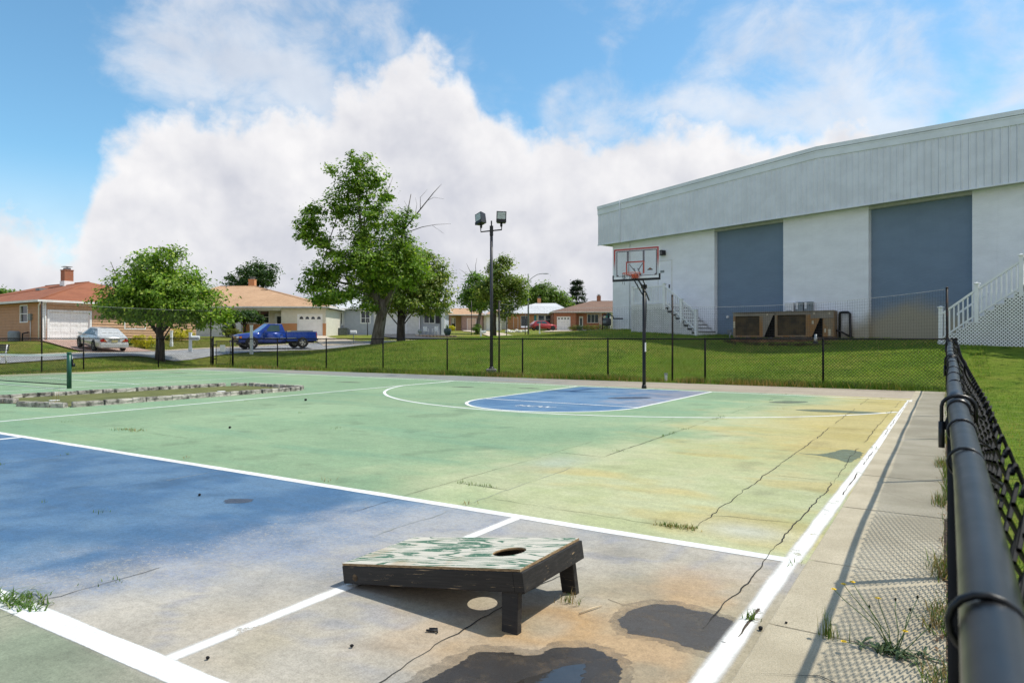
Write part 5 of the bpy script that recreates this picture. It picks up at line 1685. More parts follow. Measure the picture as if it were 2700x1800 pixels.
# ------------------------------------------------------------------ low net at the left
pn = thing('court_net', 'low black court net with white top band and green end post', 'net', (-19.72, 9.0, 0), R(180))
GRN = mat('dark_green_post', (0.012, 0.075, 0.048), .38, .15, 5)
MB().tube([(0, 0, 0), (0, 0, .94)], .056, 14).lathe([(.058, .90), (.058, .95), (.04, .965)], 14).build('net_post', GRN, pn)
MB().tube([(7.2, 0, 0), (7.2, 0, .94)], .056, 14).build('net_post', GRN, pn)
MB().box(-.06, .02, -.075, -.04, .66, .78).lathe([(.05, -.12), (.05, -.05)], 10, (-.02, 0, .62), axis='y').build('net_winch', BLACKM, pn)
MB().box(-.045, -.01, -.066, -.058, .74, .86).build('white_strap', WHITE, pn)
A, B = [], []
tz = lambda x: .905 - .05 * math.sin(math.pi * x / 7.2)
for i in range(int(7.1 / .045)):
    x = .06 + i * .045; A.append((x, 0, .10)); B.append((x, 0, tz(x)))
for j in range(19):
    for k in range(12):
        x0, x1 = .06 + k * .59, .06 + (k + 1) * .59
        A.append((x0, 0, .10 + (tz(x0) - .1) * j / 18)); B.append((x1, 0, .10 + (tz(x1) - .1) * j / 18))
V, F = wires(A, B, .0015)
o = np_obj('netting', np_mesh('netting', V, F, NETM), pn); o['kind'] = 'stuff'
m_ = MB()
for k in range(12):
    x0, x1 = .05 + k * .59, .05 + (k + 1) * .59
    m_.add([(x0, -.008, tz(x0) - .03), (x1, -.008, tz(x1) - .03), (x1, -.008, tz(x1) + .025), (x0, -.008, tz(x0) + .025), (x0, .008, tz(x0) - .03), (x1, .008, tz(x1) - .03), (x1, .008, tz(x1) + .025), (x0, .008, tz(x0) + .025)], [(0, 1, 2, 3), (7, 6, 5, 4), (3, 2, 6, 7), (0, 4, 5, 1)])
m_.build('top_band', WHITE, pn)
MB().tube([(0.05, 0, .10), (3.6, 0, .085), (7.15, 0, .10)], .016, 6).build('bottom_cord', BLACKM, pn)
for k in range(3): MB().tube([(0, 0, .3 + k * .2), (.07, 0, .3 + k * .2)], .006, 5).build('lacing', BLACKM, pn)

# ------------------------------------------------------------------ bench at the left edge
bn_ = thing('park_bench', 'white framed bench cut off by the left edge beyond the left fence', 'bench', (-23.6, 8.3, 0), R(62))
BENB = mat('grey_bench_board', (0.10, 0.10, 0.11), .7, .2, 5)
bx_, by_ = site(-23.62, 29.5)
bn_.location = (bx_, by_, gz(bx_, by_) + .02); bn_.rotation_euler = (0, 0, YAW)
for x in (0, 1.62):
    m_ = MB()
    m_.prism([(x - .03, 0), (x + .03, 0), (x + .03, .0), (x + .03, .02), (x - .03, .02)], 0, 0)
    MB().tube([(x, -.22, 0), (x, -.18, .2), (x, -.22, .42)], .028, 6).build('leg', WHITE, bn_)
    MB().tube([(x, .22, 0), (x, .15, .25), (x, .17, .42), (x, .26, .84)], .028, 6).build('leg', WHITE, bn_)
    MB().tube([(x, -.25, .43), (x, .2, .43)], .026, 6).build('seat_support', WHITE, bn_)
for k in range(4): MB().box(-.1, 1.72, -.25 + k * .105, -.16 + k * .105, .45, .48).build('seat_slat', BENB, bn_)
for k in range(3): MB().box(-.1, 1.72, .19 + k * .03, .21 + k * .03, .56 + k * .1, .645 + k * .1).build('back_slat', BENB, bn_)

# ------------------------------------------------------------------ weeds on the court
def blades(pts, n, h, spread, bend, w, seed, cols, lean=(0, 0)):
    """curved grass blades in tufts; returns verts, tris, colours"""
    r = np.random.default_rng(seed)
    V, F, C = [], [], []
    P = np.asarray(pts, float)
    for (x, y, z) in P:
        for _ in range(n):
            a = r.uniform(0, 2 * math.pi); hh = h * r.uniform(.4, 1.1); b = bend * r.uniform(.3, 1.3)
            ox, oy = r.normal(0, spread, 2)
            d = np.array([math.cos(a) + lean[0], math.sin(a) + lean[1]]); sd = np.array([-math.sin(a), math.cos(a)]) * w
            o = len(V); c = np.array(cols[r.integers(len(cols))]) * r.uniform(.7, 1.25)
            for f in (0, .55, 1.0):
                q = np.array([x + ox, y + oy]) + d * b * f * f * hh
                ww = 1 - f
                V.append((*(q - sd * ww), z + hh * f * (1 - .25 * b * f))); V.append((*(q + sd * ww), z + hh * f * (1 - .25 * b * f))); C += [c, c]
            F += [(o, o + 1, o + 3), (o, o + 3, o + 2), (o + 2, o + 3, o + 5), (o + 2, o + 5, o + 4)]
    return np.array(V), np.array(F), np.array(C)


GCOL = [(.07, .14, .02), (.11, .19, .03), (.16, .22, .045)]
DRYC = [(.34, .24, .10), (.42, .32, .16), (.25, .17, .07)]


def weed(x, y, n=14, h=.07, sp=.025, dry=False, name='weed', label='small green weed sprouting from a crack in the court', group='small weeds in the court cracks', bend=.9, w=.004, mix=0, along=None):
    pts = [(x, y, .004)]
    if along:
        k = along[2]; pts = [(x + along[0] * i / k, y + along[1] * i / k, .004) for i in range(k)]
    cols = DRYC if dry else GCOL + (DRYC if mix else [])
    V, F, C = blades(pts, n, h, sp, bend, w, int(abs(x * 977 + y * 331)) + n, cols)
    o = np_obj(name, np_mesh(name, V, F, GRASSM, cols=C))
    return tag(o, label, 'weed', group)


for x, y, lab in ((-3.14, 7.2, 'weed tuft on the long crack right of the arc, nearest one'), (-3.16, 9.5, 'weed tuft where two cracks meet in the pale green paint'), (-3.17, 11.5, 'weed on the crack just outside the arc at the right'), (-3.16, 15.2, 'weed on the far crack right of the blue key'),
        (-5.92, 2.52, 'weed on the pale joint across the blue paint'), (-5.2, 2.6, 'weed on open blue paint right of the pale joint'), (-3.68, 1.86, 'tiny weed on the joint between blue and bare concrete'), (-8.1, 3.05, 'weed in the blue paint near the left edge'), (-8.2, 3.7, 'weed in the blue paint below the long white line at the left'),
        (-1.2, 16.9, 'weed on the far base line close to the right corner'), (-9.5, 8.1, 'weed on green paint left of the arc'), (-7.4, 6.9, 'weed on the short dark crack in the middle of the green'), (-11.5, 5.2, 'weed on green paint just beyond the long white line at the left'), (-3.2, 16.95, 'weed on the base line right of the blue key'),
        (-.72, 9.0, 'small weed on the right side line beside the fish shaped damp patch'), (-.73, 4.05, 'small weed where the long white line meets the right line'), (-.84, 13.6, 'weed where the arc meets the right line'), (-12.3, 9.0, 'weed beside the left side line in front of the stone border'),
        (-6.4, 17.05, 'weed on the base line at the hoop pole'), (-7.9, 17.2, 'weed on the base line at the left corner of the key'), (-10.2, 17.25, 'weed on the base line inside the arc at the left'), (-12.4, 17.3, 'weed on the base line at the left end of the arc'), (-14.8, 17.35, 'weed on the base line in front of the flood light pole'), (-17.1, 17.4, 'weed on the base line behind the stone border')):
    weed(x, y, 10, random.uniform(.025, .05), random.uniform(.02, .05), w=.003, label=lab, group=None)
for x, y, lab in ((-3.15, 8.6, 'line of weeds along the right crack before the damp corner'), (-3.14, 10.9, 'line of weeds crossing the arc at the right'), (-3.62, 4.83, 'row of weeds in the short crack just behind the long white line')):
    weed(x, y, 8, .035, .03, w=.003, along=(.02, .55, 5) if y > 5 else (.4, 0, 7), label=lab, group=None)
for x, y, lab in ((-3.1, 4.22, 'dry straw tuft on the long white line left of the board line'), (-2.55, 13.4, 'dry straw tuft inside the arc near the far right'), (-4.65, 4.25, 'dry straw tuft behind the long white line above the blue spot'), (-6.85, 4.3, 'dry straw tuft behind the long white line further left'), (-14.3, 6.2, 'dry orange tuft at the near corner of the stone border'), (-8.5, 2.3, 'dry straw tuft on the blue paint at the left edge')):
    weed(x, y, 12, .05, .04, True, w=.003, label=lab, group=None)
weed(-1.62, 4.47, 22, .035, .03, mix=1, along=(.22, 0, 7), label='low reddish weed mat along the crack near the right line junction', group=None)
weed(-.745, 3.17, 26, .055, .018, label='bright green tuft on the white right line near the camera', group=None)
weed(-3.85, 1.49, 26, .05, .045, along=(.26, .02, 7), w=.005, bend=1.9, label='leafy green weed at the lower left on the white line', group=None)
weed(-1.52, 2.90, 40, .055, .035, mix=1, w=.0025, label='brown and green weed under the bean bag board', group=None)
weed(-14.35, 6.33, 9, .55, .04, True, bend=.15, w=.004, label='tall dry stalks in front of the stone border', group=None)
weed(-8.0, 1.9, 26, .035, .05, mix=1, along=(.5, .1, 6), label='long patch of weed at the left edge on blue paint', group=None)
weed(-9.9, 5.2, 24, .04, .06, mix=1, along=(.5, .05, 5), label='spreading weed on green paint near the left edge', group=None)

for x, y, lab in ((-.05, 8.0, 'ragged grass clump at the near fence halfway along the walk'), (-.04, 6.1, 'grass clump at the near fence beyond the dandelion'), (-.03, 4.25, 'leafy green clump at the near fence at a slab joint'), (-.03, 3.45, 'weedy clump at the near fence just behind the dandelion'), (-.02, 2.75, 'weedy clump at the near fence nearest the camera')):
    weed(x, y, 30, .11, .03, mix=1, w=.0032, bend=1.1, along=(.01, .35, 4), label=lab, group=None)
# flowering plant on the walk
FPS = .78
fp = thing('dandelion_plant', 'dandelion plant with yellow flowers growing on the walk by the near fence', 'plant', (-.18, 3.12, .003))
r_ = random.Random(4)
V, F, C = [], [], []
rosette = MB()
for k in range(46):
    a = r_.uniform(0, 6.28); ln = r_.uniform(.04, .13); w = r_.uniform(.006, .013); x, y = r_.gauss(.0, .06), r_.gauss(0, .03)
    d = Vector((math.cos(a), math.sin(a), 0)); sd = Vector((-d.y, d.x, 0)); p0 = Vector((x, y, .002))
    h = r_.uniform(.01, .045)
    pts = [p0, p0 + d * ln * .35 + Vector((0, 0, h * .8)), p0 + d * ln * .75 + Vector((0, 0, h)), p0 + d * ln + Vector((0, 0, h * .4))]
    ws = [.003, w, w * .9, .002]
    rosette.add([q + sd * u for q, u in zip(pts, ws)] + [q - sd * u for q, u in zip(pts, ws)], [(0, 1, 5, 4), (1, 2, 6, 5), (2, 3, 7, 6)])
DLEAF = mat('dandelion_leaf', (0.035, 0.07, 0.02), .55, base2=(0.085, 0.12, 0.035), scale=30)
DSTEM = mat('dandelion_stem', (0.10, 0.17, 0.04), .55, .3, 20)
DYEL = mat('dandelion_yellow', (0.80, 0.52, 0.015), .6, .15, 50)
fp.scale = (FPS, FPS, FPS); rosette.build('rosette', DLEAF, fp)


def petal_head(parent, p, r=.017):
    m = MB()
    for k in range(16):
        a = k * 2 * math.pi / 16; rr = r * random.uniform(.85, 1.1)
        d = Vector((math.cos(a), math.sin(a), 0)); s_ = Vector((-d.y, d.x, 0)) * r * .2; P = Vector(p)
        m.add([P - s_ * .4, P + d * rr * .7 - s_ + Vector((0, 0, r * .15)), P + d * rr + Vector((0, 0, r * .1)), P + d * rr * .7 + s_ + Vector((0, 0, r * .15)), P + s_ * .4], [(0, 1, 2, 3, 4)])
    m.lathe([(r * .45, 0), (r * .5, r * .25), (r * .2, r * .4)], 8, p)
    m.build('flower', DYEL, parent)


for (tx_, ty_, tz_, fl_) in ((-.24, .07, .29, 1), (-.285, .05, .26, 1), (-.20, .10, .30, 1), (-.075, .06, .25, 1), (.05, .02, .12, 1), (-.215, -.13, .06, 1), (.07, .10, .20, 0), (.16, .06, .15, 0), (.10, .20, .24, 0), (-.12, .12, .17, 0), (.0, .16, .22, 0)):
    b0 = (r_.uniform(-.03, .03), r_.uniform(-.02, .02), .005)
    pts = [b0, (b0[0] * .5 + tx_ * .35 + .01, b0[1] + ty_ * .3, tz_ * .45), (tx_ * .8, ty_ * .75, tz_ * .82), (tx_, ty_, tz_)]
    MB().tube(pts, [.0028, .0024, .002, .0018], 5).build('stem', DSTEM, fp)
    if fl_: petal_head(fp, (tx_, ty_, tz_))
    else: MB().lathe([(.003, 0), (.006, .006), (.005, .014), (.002, .018)], 6, (tx_, ty_, tz_)).build('seed_bud', mat('bud', (.03, .035, .015), .8, .2, 9) if 'bud' not in bpy.data.materials else bpy.data.materials['bud'], fp)
V, F, C = blades([(-.43, 3.16, .004), (-.40, 3.14, .004)], 22, .13, .018, .35, .002, 71, GCOL + [(.22, .20, .05)])
tag(np_obj('grass_tuft', np_mesh('grass_tuft', V, F, GRASSM, cols=C)), 'thin upright grass tuft left of the dandelion on the walk', 'weed')

# litter: twig, clip, pebbles
tag(MB().tube([(-1.42, 2.80, .008), (-1.395, 2.87, .012), (-1.37, 2.94, .008)], [.003, .0035, .002], 6).build('twig', mat('bare_twig', (.52, .42, .28), .8, .15, 20)), 'pale bare twig on the stained concrete', 'twig')
cl = MB().tube([(-1.89, 2.28, .008), (-1.845, 2.30, .01)], .005, 6).tube([(-1.885, 2.295, .012), (-1.85, 2.305, .016), (-1.838, 2.29, .006)], .004, 6).build('broken_clip', BLACKM)
tag(cl, 'small broken black plastic clip on the concrete in front of the board', 'litter')
for i, (x, y, s_) in enumerate(((-.68, 3.07, .011), (-2.05, 2.0, .008), (-.60, 3.2, .006), (-2.45, 1.62, .008), (-5.1, 3.3, .012), (-8.7, 6.1, .02), (-11.4, 9.8, .03))):
    m_ = MB().loft([[(s_ * k * math.cos(t) * random.uniform(.8, 1.2), s_ * k * math.sin(t) * random.uniform(.8, 1.2), z * s_) for t in np.linspace(0, 5.6, 7)] for k, z in ((.6, 0), (1, .5), (.9, 1.0), (.35, 1.4))])
    o = m_.build('pebble', DARK, None, (x, y, .004))
    tag(o, ['black round pebble just outside the right line near the camera', 'dark speck lying between the puddle and the low white line', 'tiny dark chip on the walk by the right line', 'dark speck at the bottom edge near the white line corner', 'dark speck on the blue paint', 'dark speck on the green paint behind the blue band', 'dark speck on the green paint inside the left side line'][i], 'pebble')
# ------------------------------------------------------------------ houses
_bm = {}


def siding_mesh(m):
    if m.name not in _bm:
        _bm[m.name] = MB().add([(0, -.050, 0), (1, -.050, 0), (1, -.006, 1), (0, -.006, 1), (0, 0, 0), (1, 0, 0), (1, 0, 1), (0, 0, 1)],
                               [(0, 1, 2, 3), (0, 4, 5, 1), (3, 2, 6, 7), (0, 3, 7, 4), (1, 5, 6, 2)]).mesh('siding_board', m)
    return _bm[m.name]


class Wall:
    """a wall of a house: p0 -> p1 in house coordinates, outside on the right hand"""
    def __init__(s, house, p0, p1, z0, z1, m, openings=(), th=.15, side=None, course=.2, name='wall', sz=None):
        s.h = house
        d = Vector((p1[0] - p0[0], p1[1] - p0[1], 0)); s.len = d.length; s.ang = math.atan2(d.y, d.x); s.p0 = p0
        # box pieces round the openings, local x along the wall, -y outside
        xs = sorted({0, s.len, *[o[0] for o in openings], *[o[1] for o in openings]})
        mb = MB()
        for a, b in zip(xs[:-1], xs[1:]):
            segs = [(z0, z1)]
            for o in openings:
                if o[0] < (a + b) / 2 < o[1]:
                    ns = []
                    for q in segs:
                        if o[3] <= q[0] or o[2] >= q[1]: ns.append(q); continue
                        if o[2] > q[0]: ns.append((q[0], o[2]))
                        if o[3] < q[1]: ns.append((o[3], q[1]))
                    segs = ns
            for q in segs: mb.box(a, b, 0, th, q[0], q[1])
        s.o = mb.build(name, m, house, (*p0, 0), (0, 0, s.ang))
        if side is not None:
            zz = sz if sz is not None else z0
            n = max(1, round((z1 - zz) / course)); hh = (z1 - zz) / n
            for i in range(n):
                za, zb = zz + i * hh, zz + (i + 1) * hh
                cut = sorted([(o[0] - .05, o[1] + .05) for o in openings if o[2] < zb - .03 and o[3] > za + .03])
                x = 0
                for a, b in cut + [(s.len, s.len)]:
                    if a - x > .04: inst('siding_board', siding_mesh(side), s.o, (x, 0, za), (0, 0, 0), (a - x, 1, hh * 1.04))
                    x = max(x, b)

    def at(s, x, y=0, z=0):
        c, q = math.cos(s.ang), math.sin(s.ang)
        return (s.p0[0] + x * c - y * q, s.p0[1] + x * q + y * c, z)

    def window(s, x0, x1, z0, z1, fm=None, bars=(), vert=(), fw=.07, pane=None, label=None):
        w = bpy.data.objects.new('window', None); COL.objects.link(w); w.parent = s.h; w.location = s.at(x0, 0, z0); w.rotation_euler = (0, 0, s.ang)
        W_, H_ = x1 - x0, z1 - z0
        m = MB().box(-fw, W_ + fw, -.05, .03, -fw, 0).box(-fw, W_ + fw, -.05, .03, H_, H_ + fw).box(-fw, 0, -.05, .03, 0, H_).box(W_, W_ + fw, -.05, .03, 0, H_)
        m.build('frame', fm or WHITE, w)
        for b in bars: MB().box(0, W_, -.025, .035, H_ * b - .025, H_ * b + .025).build('sash_bar', fm or WHITE, w)
        for b in vert: MB().box(W_ * b - .03, W_ * b + .03, -.028, .036, 0, H_).build('mullion', fm or WHITE, w)
        MB().box(0, W_, .04, .06, 0, H_).build('pane', pane or GLASS, w)
        return w

    def door(s, x0, x1, z0, z1, m, name='door', glass=None, fw=.06):
        w = bpy.data.objects.new(name, None); COL.objects.link(w); w.parent = s.h; w.location = s.at(x0, 0, z0); w.rotation_euler = (0, 0, s.ang)
        W_, H_ = x1 - x0, z1 - z0
        MB().box(-fw, 0, -.04, .05, 0, H_ + fw).box(W_, W_ + fw, -.04, .05, 0, H_ + fw).box(0, W_, -.04, .05, H_, H_ + fw).build('frame', WHITE, w)
        MB().box(0, W_, .03, .07, 0, H_).build('leaf', m, w)
        if glass: MB().box(W_ * .2, W_ * .8, .018, .029, H_ * glass[0], H_ * glass[1]).build('pane', GLASS, w)
        MB().lathe([(.03, -.03), (.03, .03)], 8, (W_ * .9, 0, H_ * .48), axis='y').build('handle', CHROME, w)
        return w

    def garage(s, x0, x1, z0, z1, m, rows=4, cols=4, lights=0, fw=.12, arch=False):
        w = bpy.data.objects.new('garage_door', None); COL.objects.link(w); w.parent = s.h; w.location = s.at(x0, 0, z0); w.rotation_euler = (0, 0, s.ang)
        W_, H_ = x1 - x0, z1 - z0
        MB().box(-fw, 0, -.05, .08, 0, H_ + fw).box(W_, W_ + fw, -.05, .08, 0, H_ + fw).box(0, W_, -.05, .08, H_, H_ + fw).build('frame', WHITE, w)
        MB().box(0, W_, .075, .1, 0, H_).build('backing', m, w)
        rh = H_ / rows; cw = W_ / cols
        for i in range(rows):
            MB().box(.004, W_ - .004, .05, .074, i * rh + .006, (i + 1) * rh - .006).build('door_section', m, w)
            if lights and i == rows - 1:
                for k in range(lights):
                    cx_ = W_ * (k + .5) / lights; hw = W_ / lights * .32
                    MB().prism([(cx_ - hw, H_ - rh * .75), (cx_ + hw, H_ - rh * .75), (cx_ + hw * .85, H_ - rh * .4), (cx_, H_ - rh * .22), (cx_ - hw * .85, H_ - rh * .4)], .036, .049).build('pane', GLASS, w)
                continue
            for k in range(cols):
                MB().box(cw * k + .06, cw * (k + 1) - .06, .038, .049, i * rh + rh * .2, (i + 1) * rh - rh * .2).build('door_panel', m, w)
        if arch:
            for sg, xx in ((1, 0), (-1, W_)):
                MB().prism([(xx, H_ - .3), (xx, H_), (xx + sg * .3, H_)][::sg], -.03, .034).build('frame_corner', WHITE, w)
        return w


def hip_roof(house, x0, x1, y0, y1, ze, ra, rb, zr, m, gut=WHITE2, gh=.13):
    """hip roof: eaves rectangle at ze, ridge from ra to rb (x, y) at zr"""
    mb = MB().add([(x0, y0, ze), (x1, y0, ze), (x1, y1, ze), (x0, y1, ze), (*ra, zr), (*rb, zr)],
                  [(0, 1, 5, 4), (1, 2, 5), (2, 3, 4, 5), (3, 0, 4)])
    r = mb.build('roof', m, house)
    g = .09
    MB().box(x0 - g, x1 + g, y0 - g, y0, ze - gh, ze + .012).box(x0 - g, x1 + g, y1, y1 + g, ze - gh, ze + .012).box(x0 - g, x0, y0, y1, ze - gh, ze + .012).box(x1, x1 + g, y0, y1, ze - gh, ze + .012).build('gutter', gut, r)
    MB().box(x0, x1, y0, y1, ze - .06, ze - .03).build('soffit', gut, r)
    # ridge and hip caps
    for a, b in (((x0, y0, ze), (*ra, zr)), ((x1, y0, ze), (*rb, zr)), ((*ra, zr), (*rb, zr)), ((x0, y1, ze), (*ra, zr)), ((x1, y1, ze), (*rb, zr))):
        if (Vector(a) - Vector(b)).length > .1: MB().tube([a, b], .055, 6).build('ridge_cap', m, r)
    return r


def chimney(house, x, y, z0, z1, m, w=.55, white=0):
    c = MB().box(x - w / 2, x + w / 2, y - w / 2, y + w / 2, z0 + white, z1).build('chimney', m, house)
    if white: MB().box(x - w / 2 - .04, x + w / 2 + .04, y - w / 2 - .04, y + w / 2 + .04, z0, z0 + white).build('chimney_flashing', WHITE, c)
    MB().box(x - w / 2 - .03, x + w / 2 + .03, y - w / 2 - .03, y + w / 2 + .03, z1, z1 + .06).build('chimney_crown', m, c)
    MB().box(x - w * .3, x + w * .3, y - w * .3, y + w * .3, z1 + .06, z1 + .2).build('flue', GREYM, c)
    MB().box(x - w * .45, x + w * .45, y - w * .45, y + w * .45, z1 + .28, z1 + .31).build('flue_cap', GREYM, c)
    MB().tube([(x, y, z1 + .2), (x, y, z1 + .28)], .03, 6).build('cap_stem', GREYM, c)


def tube_part(house, pts, r, m, name):
    return MB().tube(pts, r, 6).build(name, m, house)


SIDE_TAN = mat('tan_siding', (0.488, 0.262, 0.128), .6, .06, 3)
SIDE_PNK = mat('peach_siding', (0.573, 0.354, 0.213), .6, .06, 3)
SIDE_CRM = mat('cream_siding', (0.683, 0.653, 0.561), .6, .05, 3)
SIDE_WHT = mat('white_siding', (0.708, 0.708, 0.683), .6, .05, 3)
SIDE_GRY = mat('blue_grey_siding', (0.439, 0.476, 0.549), .6, .05, 3)
SIDE_YEL = mat('yellow_siding', (0.683, 0.573, 0.293), .6, .05, 3)
GAR_W = mat('garage_white', (0.850, 0.850, 0.850), .5, .04, 3)
GAR_P = mat('garage_pink', (0.634, 0.464, 0.390), .6, .05, 3)
PINKW = mat('mauve_wall', (0.354, 0.232, 0.207), .8, .08, 3)
SHUT = mat('dark_shutter', (0.037, 0.037, 0.055), .6, .1, 3)
TEAL = mat('teal_shutter', (0.037, 0.268, 0.317), .6, .1, 3)
BRICKR = brick_mat('red_brick', (0.366, 0.116, 0.055), (0.38, 0.15, 0.075), (0.30, 0.25, 0.2), .2, .075)
BRICKO = brick_mat('orange_brick', (0.610, 0.244, 0.091), (0.58, 0.28, 0.12), (0.42, 0.33, 0.24), .2, .075)
SH_RED = shingle_mat('red_brown_shingle', (0.245, 0.078, 0.036), (0.33, 0.118, 0.055))
SH_TAN = shingle_mat('tan_shingle', (0.45, 0.265, 0.15), (0.56, 0.355, 0.21))
SH_WHT = shingle_mat('white_shingle', (0.610, 0.622, 0.647), (0.58, 0.59, 0.60))
SH_BRN = shingle_mat('brown_shingle', (0.189, 0.110, 0.079), (0.23, 0.145, 0.105))

# --- red-brown roofed house on the left (front faces +x, house x runs along the street)
hz = 1.28
H1 = thing('house', 'house with red brown hip roof, tan siding and white garage door at the left', 'house', (-49.0, 20.8, hz), R(90), 'houses along the street')
wf = Wall(H1, (0, 0), (10.6, 0), -.2, 2.52, SIDE_PNK, [(.25, 2.95, 0, 2.02)], side=SIDE_PNK, sz=0, course=.19)
wf.garage(.37, 2.83, 0, 1.90, GAR_W, 4, 4, 0, .13)
MB().tube([(1.45, -.06, 1.98), (1.6, -.07, 2.03), (1.75, -.06, 1.98)], .03, 5).build('door_ornament', WHITE2, H1)
wf.window(5.2, 6.6, .9, 1.9, bars=(.5,), vert=(.5,))
ws = Wall(H1, (0, 16.8), (0, 0), -.2, 2.5, SIDE_TAN, [(13.7, 14.75, 1.26, 2.34), (8, 9, 1.2, 2.3)], side=SIDE_TAN, sz=0, course=.19)
ws.window(13.72, 14.73, 1.28, 2.32, bars=(.5,))
ws.window(8.02, 8.98, 1.22, 2.28, bars=(.5,))
Wall(H1, (10.6, 0), (10.6, 16.8), -.2, 2.5, SIDE_TAN)
Wall(H1, (10.6, 16.8), (0, 16.8), -.2, 2.5, SIDE_TAN)
MB().box(-.06, .09, -.06, .09, 0, 2.5).build('corner_trim', WHITE, H1)
hip_roof(H1, -.4, 11.0, -.4, 17.2, 2.62, (5.3, 5.2), (5.3, 12.0), 4.42, SH_RED, WHITE2)
chimney(H1, 4.7, 7.2, 3.9, 5.32, BRICKR, .62, .62)
tube_part(H1, [(-.25, -.5 + .2, 2.5), (-.12, .25, 2.3), (-.1, .3, .1)], .045, WHITE, 'downspout')
tube_part(H1, [(.12, -.1, 2.5), (.12, -.07, .1)], .045, WHITE, 'downspout')
MB().box(3.2, 3.9, 8.1, 8.7, 3.8, 3.95).build('roof_vent', GREYM, H1)
MB().box(6.2, 6.9, 5.2, 5.8, 4.15, 4.3).build('roof_vent', GREYM, H1)
MB().box(-.16, -.02, 1.35, 1.7, 1.35, 1.78).build('meter_box', GREYM, H1)
tube_part(H1, [(-.08, 1.52, 0), (-.08, 1.52, 1.35)], .03, WHITE2, 'conduit')
ac = thing('air_conditioner', 'small grey condenser beside the tan siding of the red roofed house', 'air conditioner', (-51.3, 20.1, gz(-51.3, 20.1)), 0)
MB().lathe([(.33, 0), (.35, .05), (.35, .6), (.25, .68)], 12).build('casing', GREYM, ac)
MB().tube([(.4, .3, 0), (.45, .3, .5), (.6, .6, .6)], .05, 6).build('pipe', BLACKM, ac)
H0 = thing('house', 'grey roofed house just showing at the far left edge', 'house', (*site(-53, 71), 1.9), YAW, 'houses along the street')
Wall(H0, (0, 0), (9, 0), -.2, 3.2, SIDE_WHT); Wall(H0, (9, 0), (9, 8), -.2, 3.2, SIDE_WHT)
hip_roof(H0, -.4, 9.4, -.4, 8.4, 3.3, (4, 4), (5, 4), 5.0, SH_WHT)

# --- tan roofed house in the middle left
hz = 1.74
H2 = thing('house', 'house with tan hip roof, cream siding and brick wainscot behind the blue pickup', 'house', (*site(-36, 66), hz), YAW, 'houses along the street')
wl_ = Wall(H2, (2.3, 0), (8.9, 0), -.3, 2.7, SIDE_WHT, [(6.6 - 2.3 - .0, 8.0 - 2.3, 1.3, 2.5), (1.2, 2.4, 1.3, 2.5)], side=SIDE_WHT, sz=0, course=.18)
wl_.window(4.32, 5.68, 1.32, 2.48, bars=(.5,), vert=(.5,)); wl_.window(1.22, 2.38, 1.32, 2.48, bars=(.5,))
for x in (6.22, 8.06): MB().box(x, x + .33, -.05, -.032, 1.25, 2.55).build('shutter', SHUT, H2)
Wall(H2, (8.9, 0), (8.9, 1.3), -.3, 2.7, SIDE_WHT)
wp = Wall(H2, (8.9, 1.3), (13.7, 1.3), -.3, 2.7, SIDE_CRM, [(1.35, 3.15, 1.35, 2.5), (3.75, 4.55, .15, 2.2), (.35, 1.0, .15, 2.2)], side=SIDE_CRM, sz=1.2, course=.18)
MB().box(8.95, 10.2, 1.16, 1.28, -.1, 1.2).box(10.2, 12.6, 1.16, 1.28, -.1, 1.2).build('brick_wainscot', BRICKO, H2)
wp.window(1.37, 3.13, 1.37, 2.48, bars=(.5,), vert=(.5,))
wp.door(3.78, 4.52, .15, 2.18, WHITE2, glass=(.4, .9)); wp.door(.38, .98, .15, 2.18, WHITE2, glass=(.3, .9))
Wall(H2, (13.7, 1.3), (13.7, 0), -.3, 2.7, SIDE_CRM)
wg = Wall(H2, (13.7, 0), (18.0, 0), -.3, 2.7, SIDE_CRM, [(1.6, 3.95, 0, 2.1)], side=SIDE_CRM, sz=1.22, course=.18)
wg.garage(1.65, 3.9, 0, 2.05, GAR_W, 4, 4, 4, .09, True)
MB().box(13.68, 15.2, -.08, -.002, -.2, 1.18).box(17.72, 18.02, -.08, -.002, -.2, 1.18).build('brick_wainscot', BRICKO, H2)
MB().box(13.66, 15.21, -.1, -.002, 1.181, 1.25).box(17.71, 18.04, -.1, -.002, 1.181, 1.25).build('brick_sill', BRICKO, H2)
Wall(H2, (18, 0), (18, 10.5), -.3, 2.7, SIDE_CRM); Wall(H2, (18, 10.5), (2.3, 10.5), -.3, 2.7, SIDE_CRM); Wall(H2, (2.3, 10.5), (2.3, 0), -.3, 2.7, SIDE_WHT)
MB().box(9.35, 9.85, -.15, .3, 0, 2.7).build('porch_column', WHITE, H2)
MB().box(8.9, 13.7, -.2, .1, 2.5, 2.75).build('porch_beam', WHITE2, H2)
MB().box(8.9, 13.7, -.2, 1.3, -.2, .1).build('porch_floor', CONC, H2)
hip_roof(H2, 1.8, 18.4, -.5, 11, 2.86, (5.5, 5.4), (9.1, 5.4), 5.28, SH_TAN)
# lower front gable-hip over the porch
MB().add([(9.0, -.52, 2.875), (15.2, -.52, 2.875), (12.2, 2.3, 4.12)], [(0, 1, 2)]).build('porch_roof', SH_TAN, H2)
chimney(H2, 8.55, 6.2, 5.0, 6.0, BRICKO, .62)
MB().box(10.2, 10.9, 4.1, 4.5, 4.62, 4.8).build('roof_vent', DARK, H2)
tube_part(H2, [(6.3, 5.0, 5.1), (6.3, 5.0, 5.35)], .05, GREYM, 'vent_pipe')
tube_part(H2, [(8.2, -.5, 2.75), (8.75, -.08, 2.5), (8.8, -.08, .1)], .045, WHITE, 'downspout')

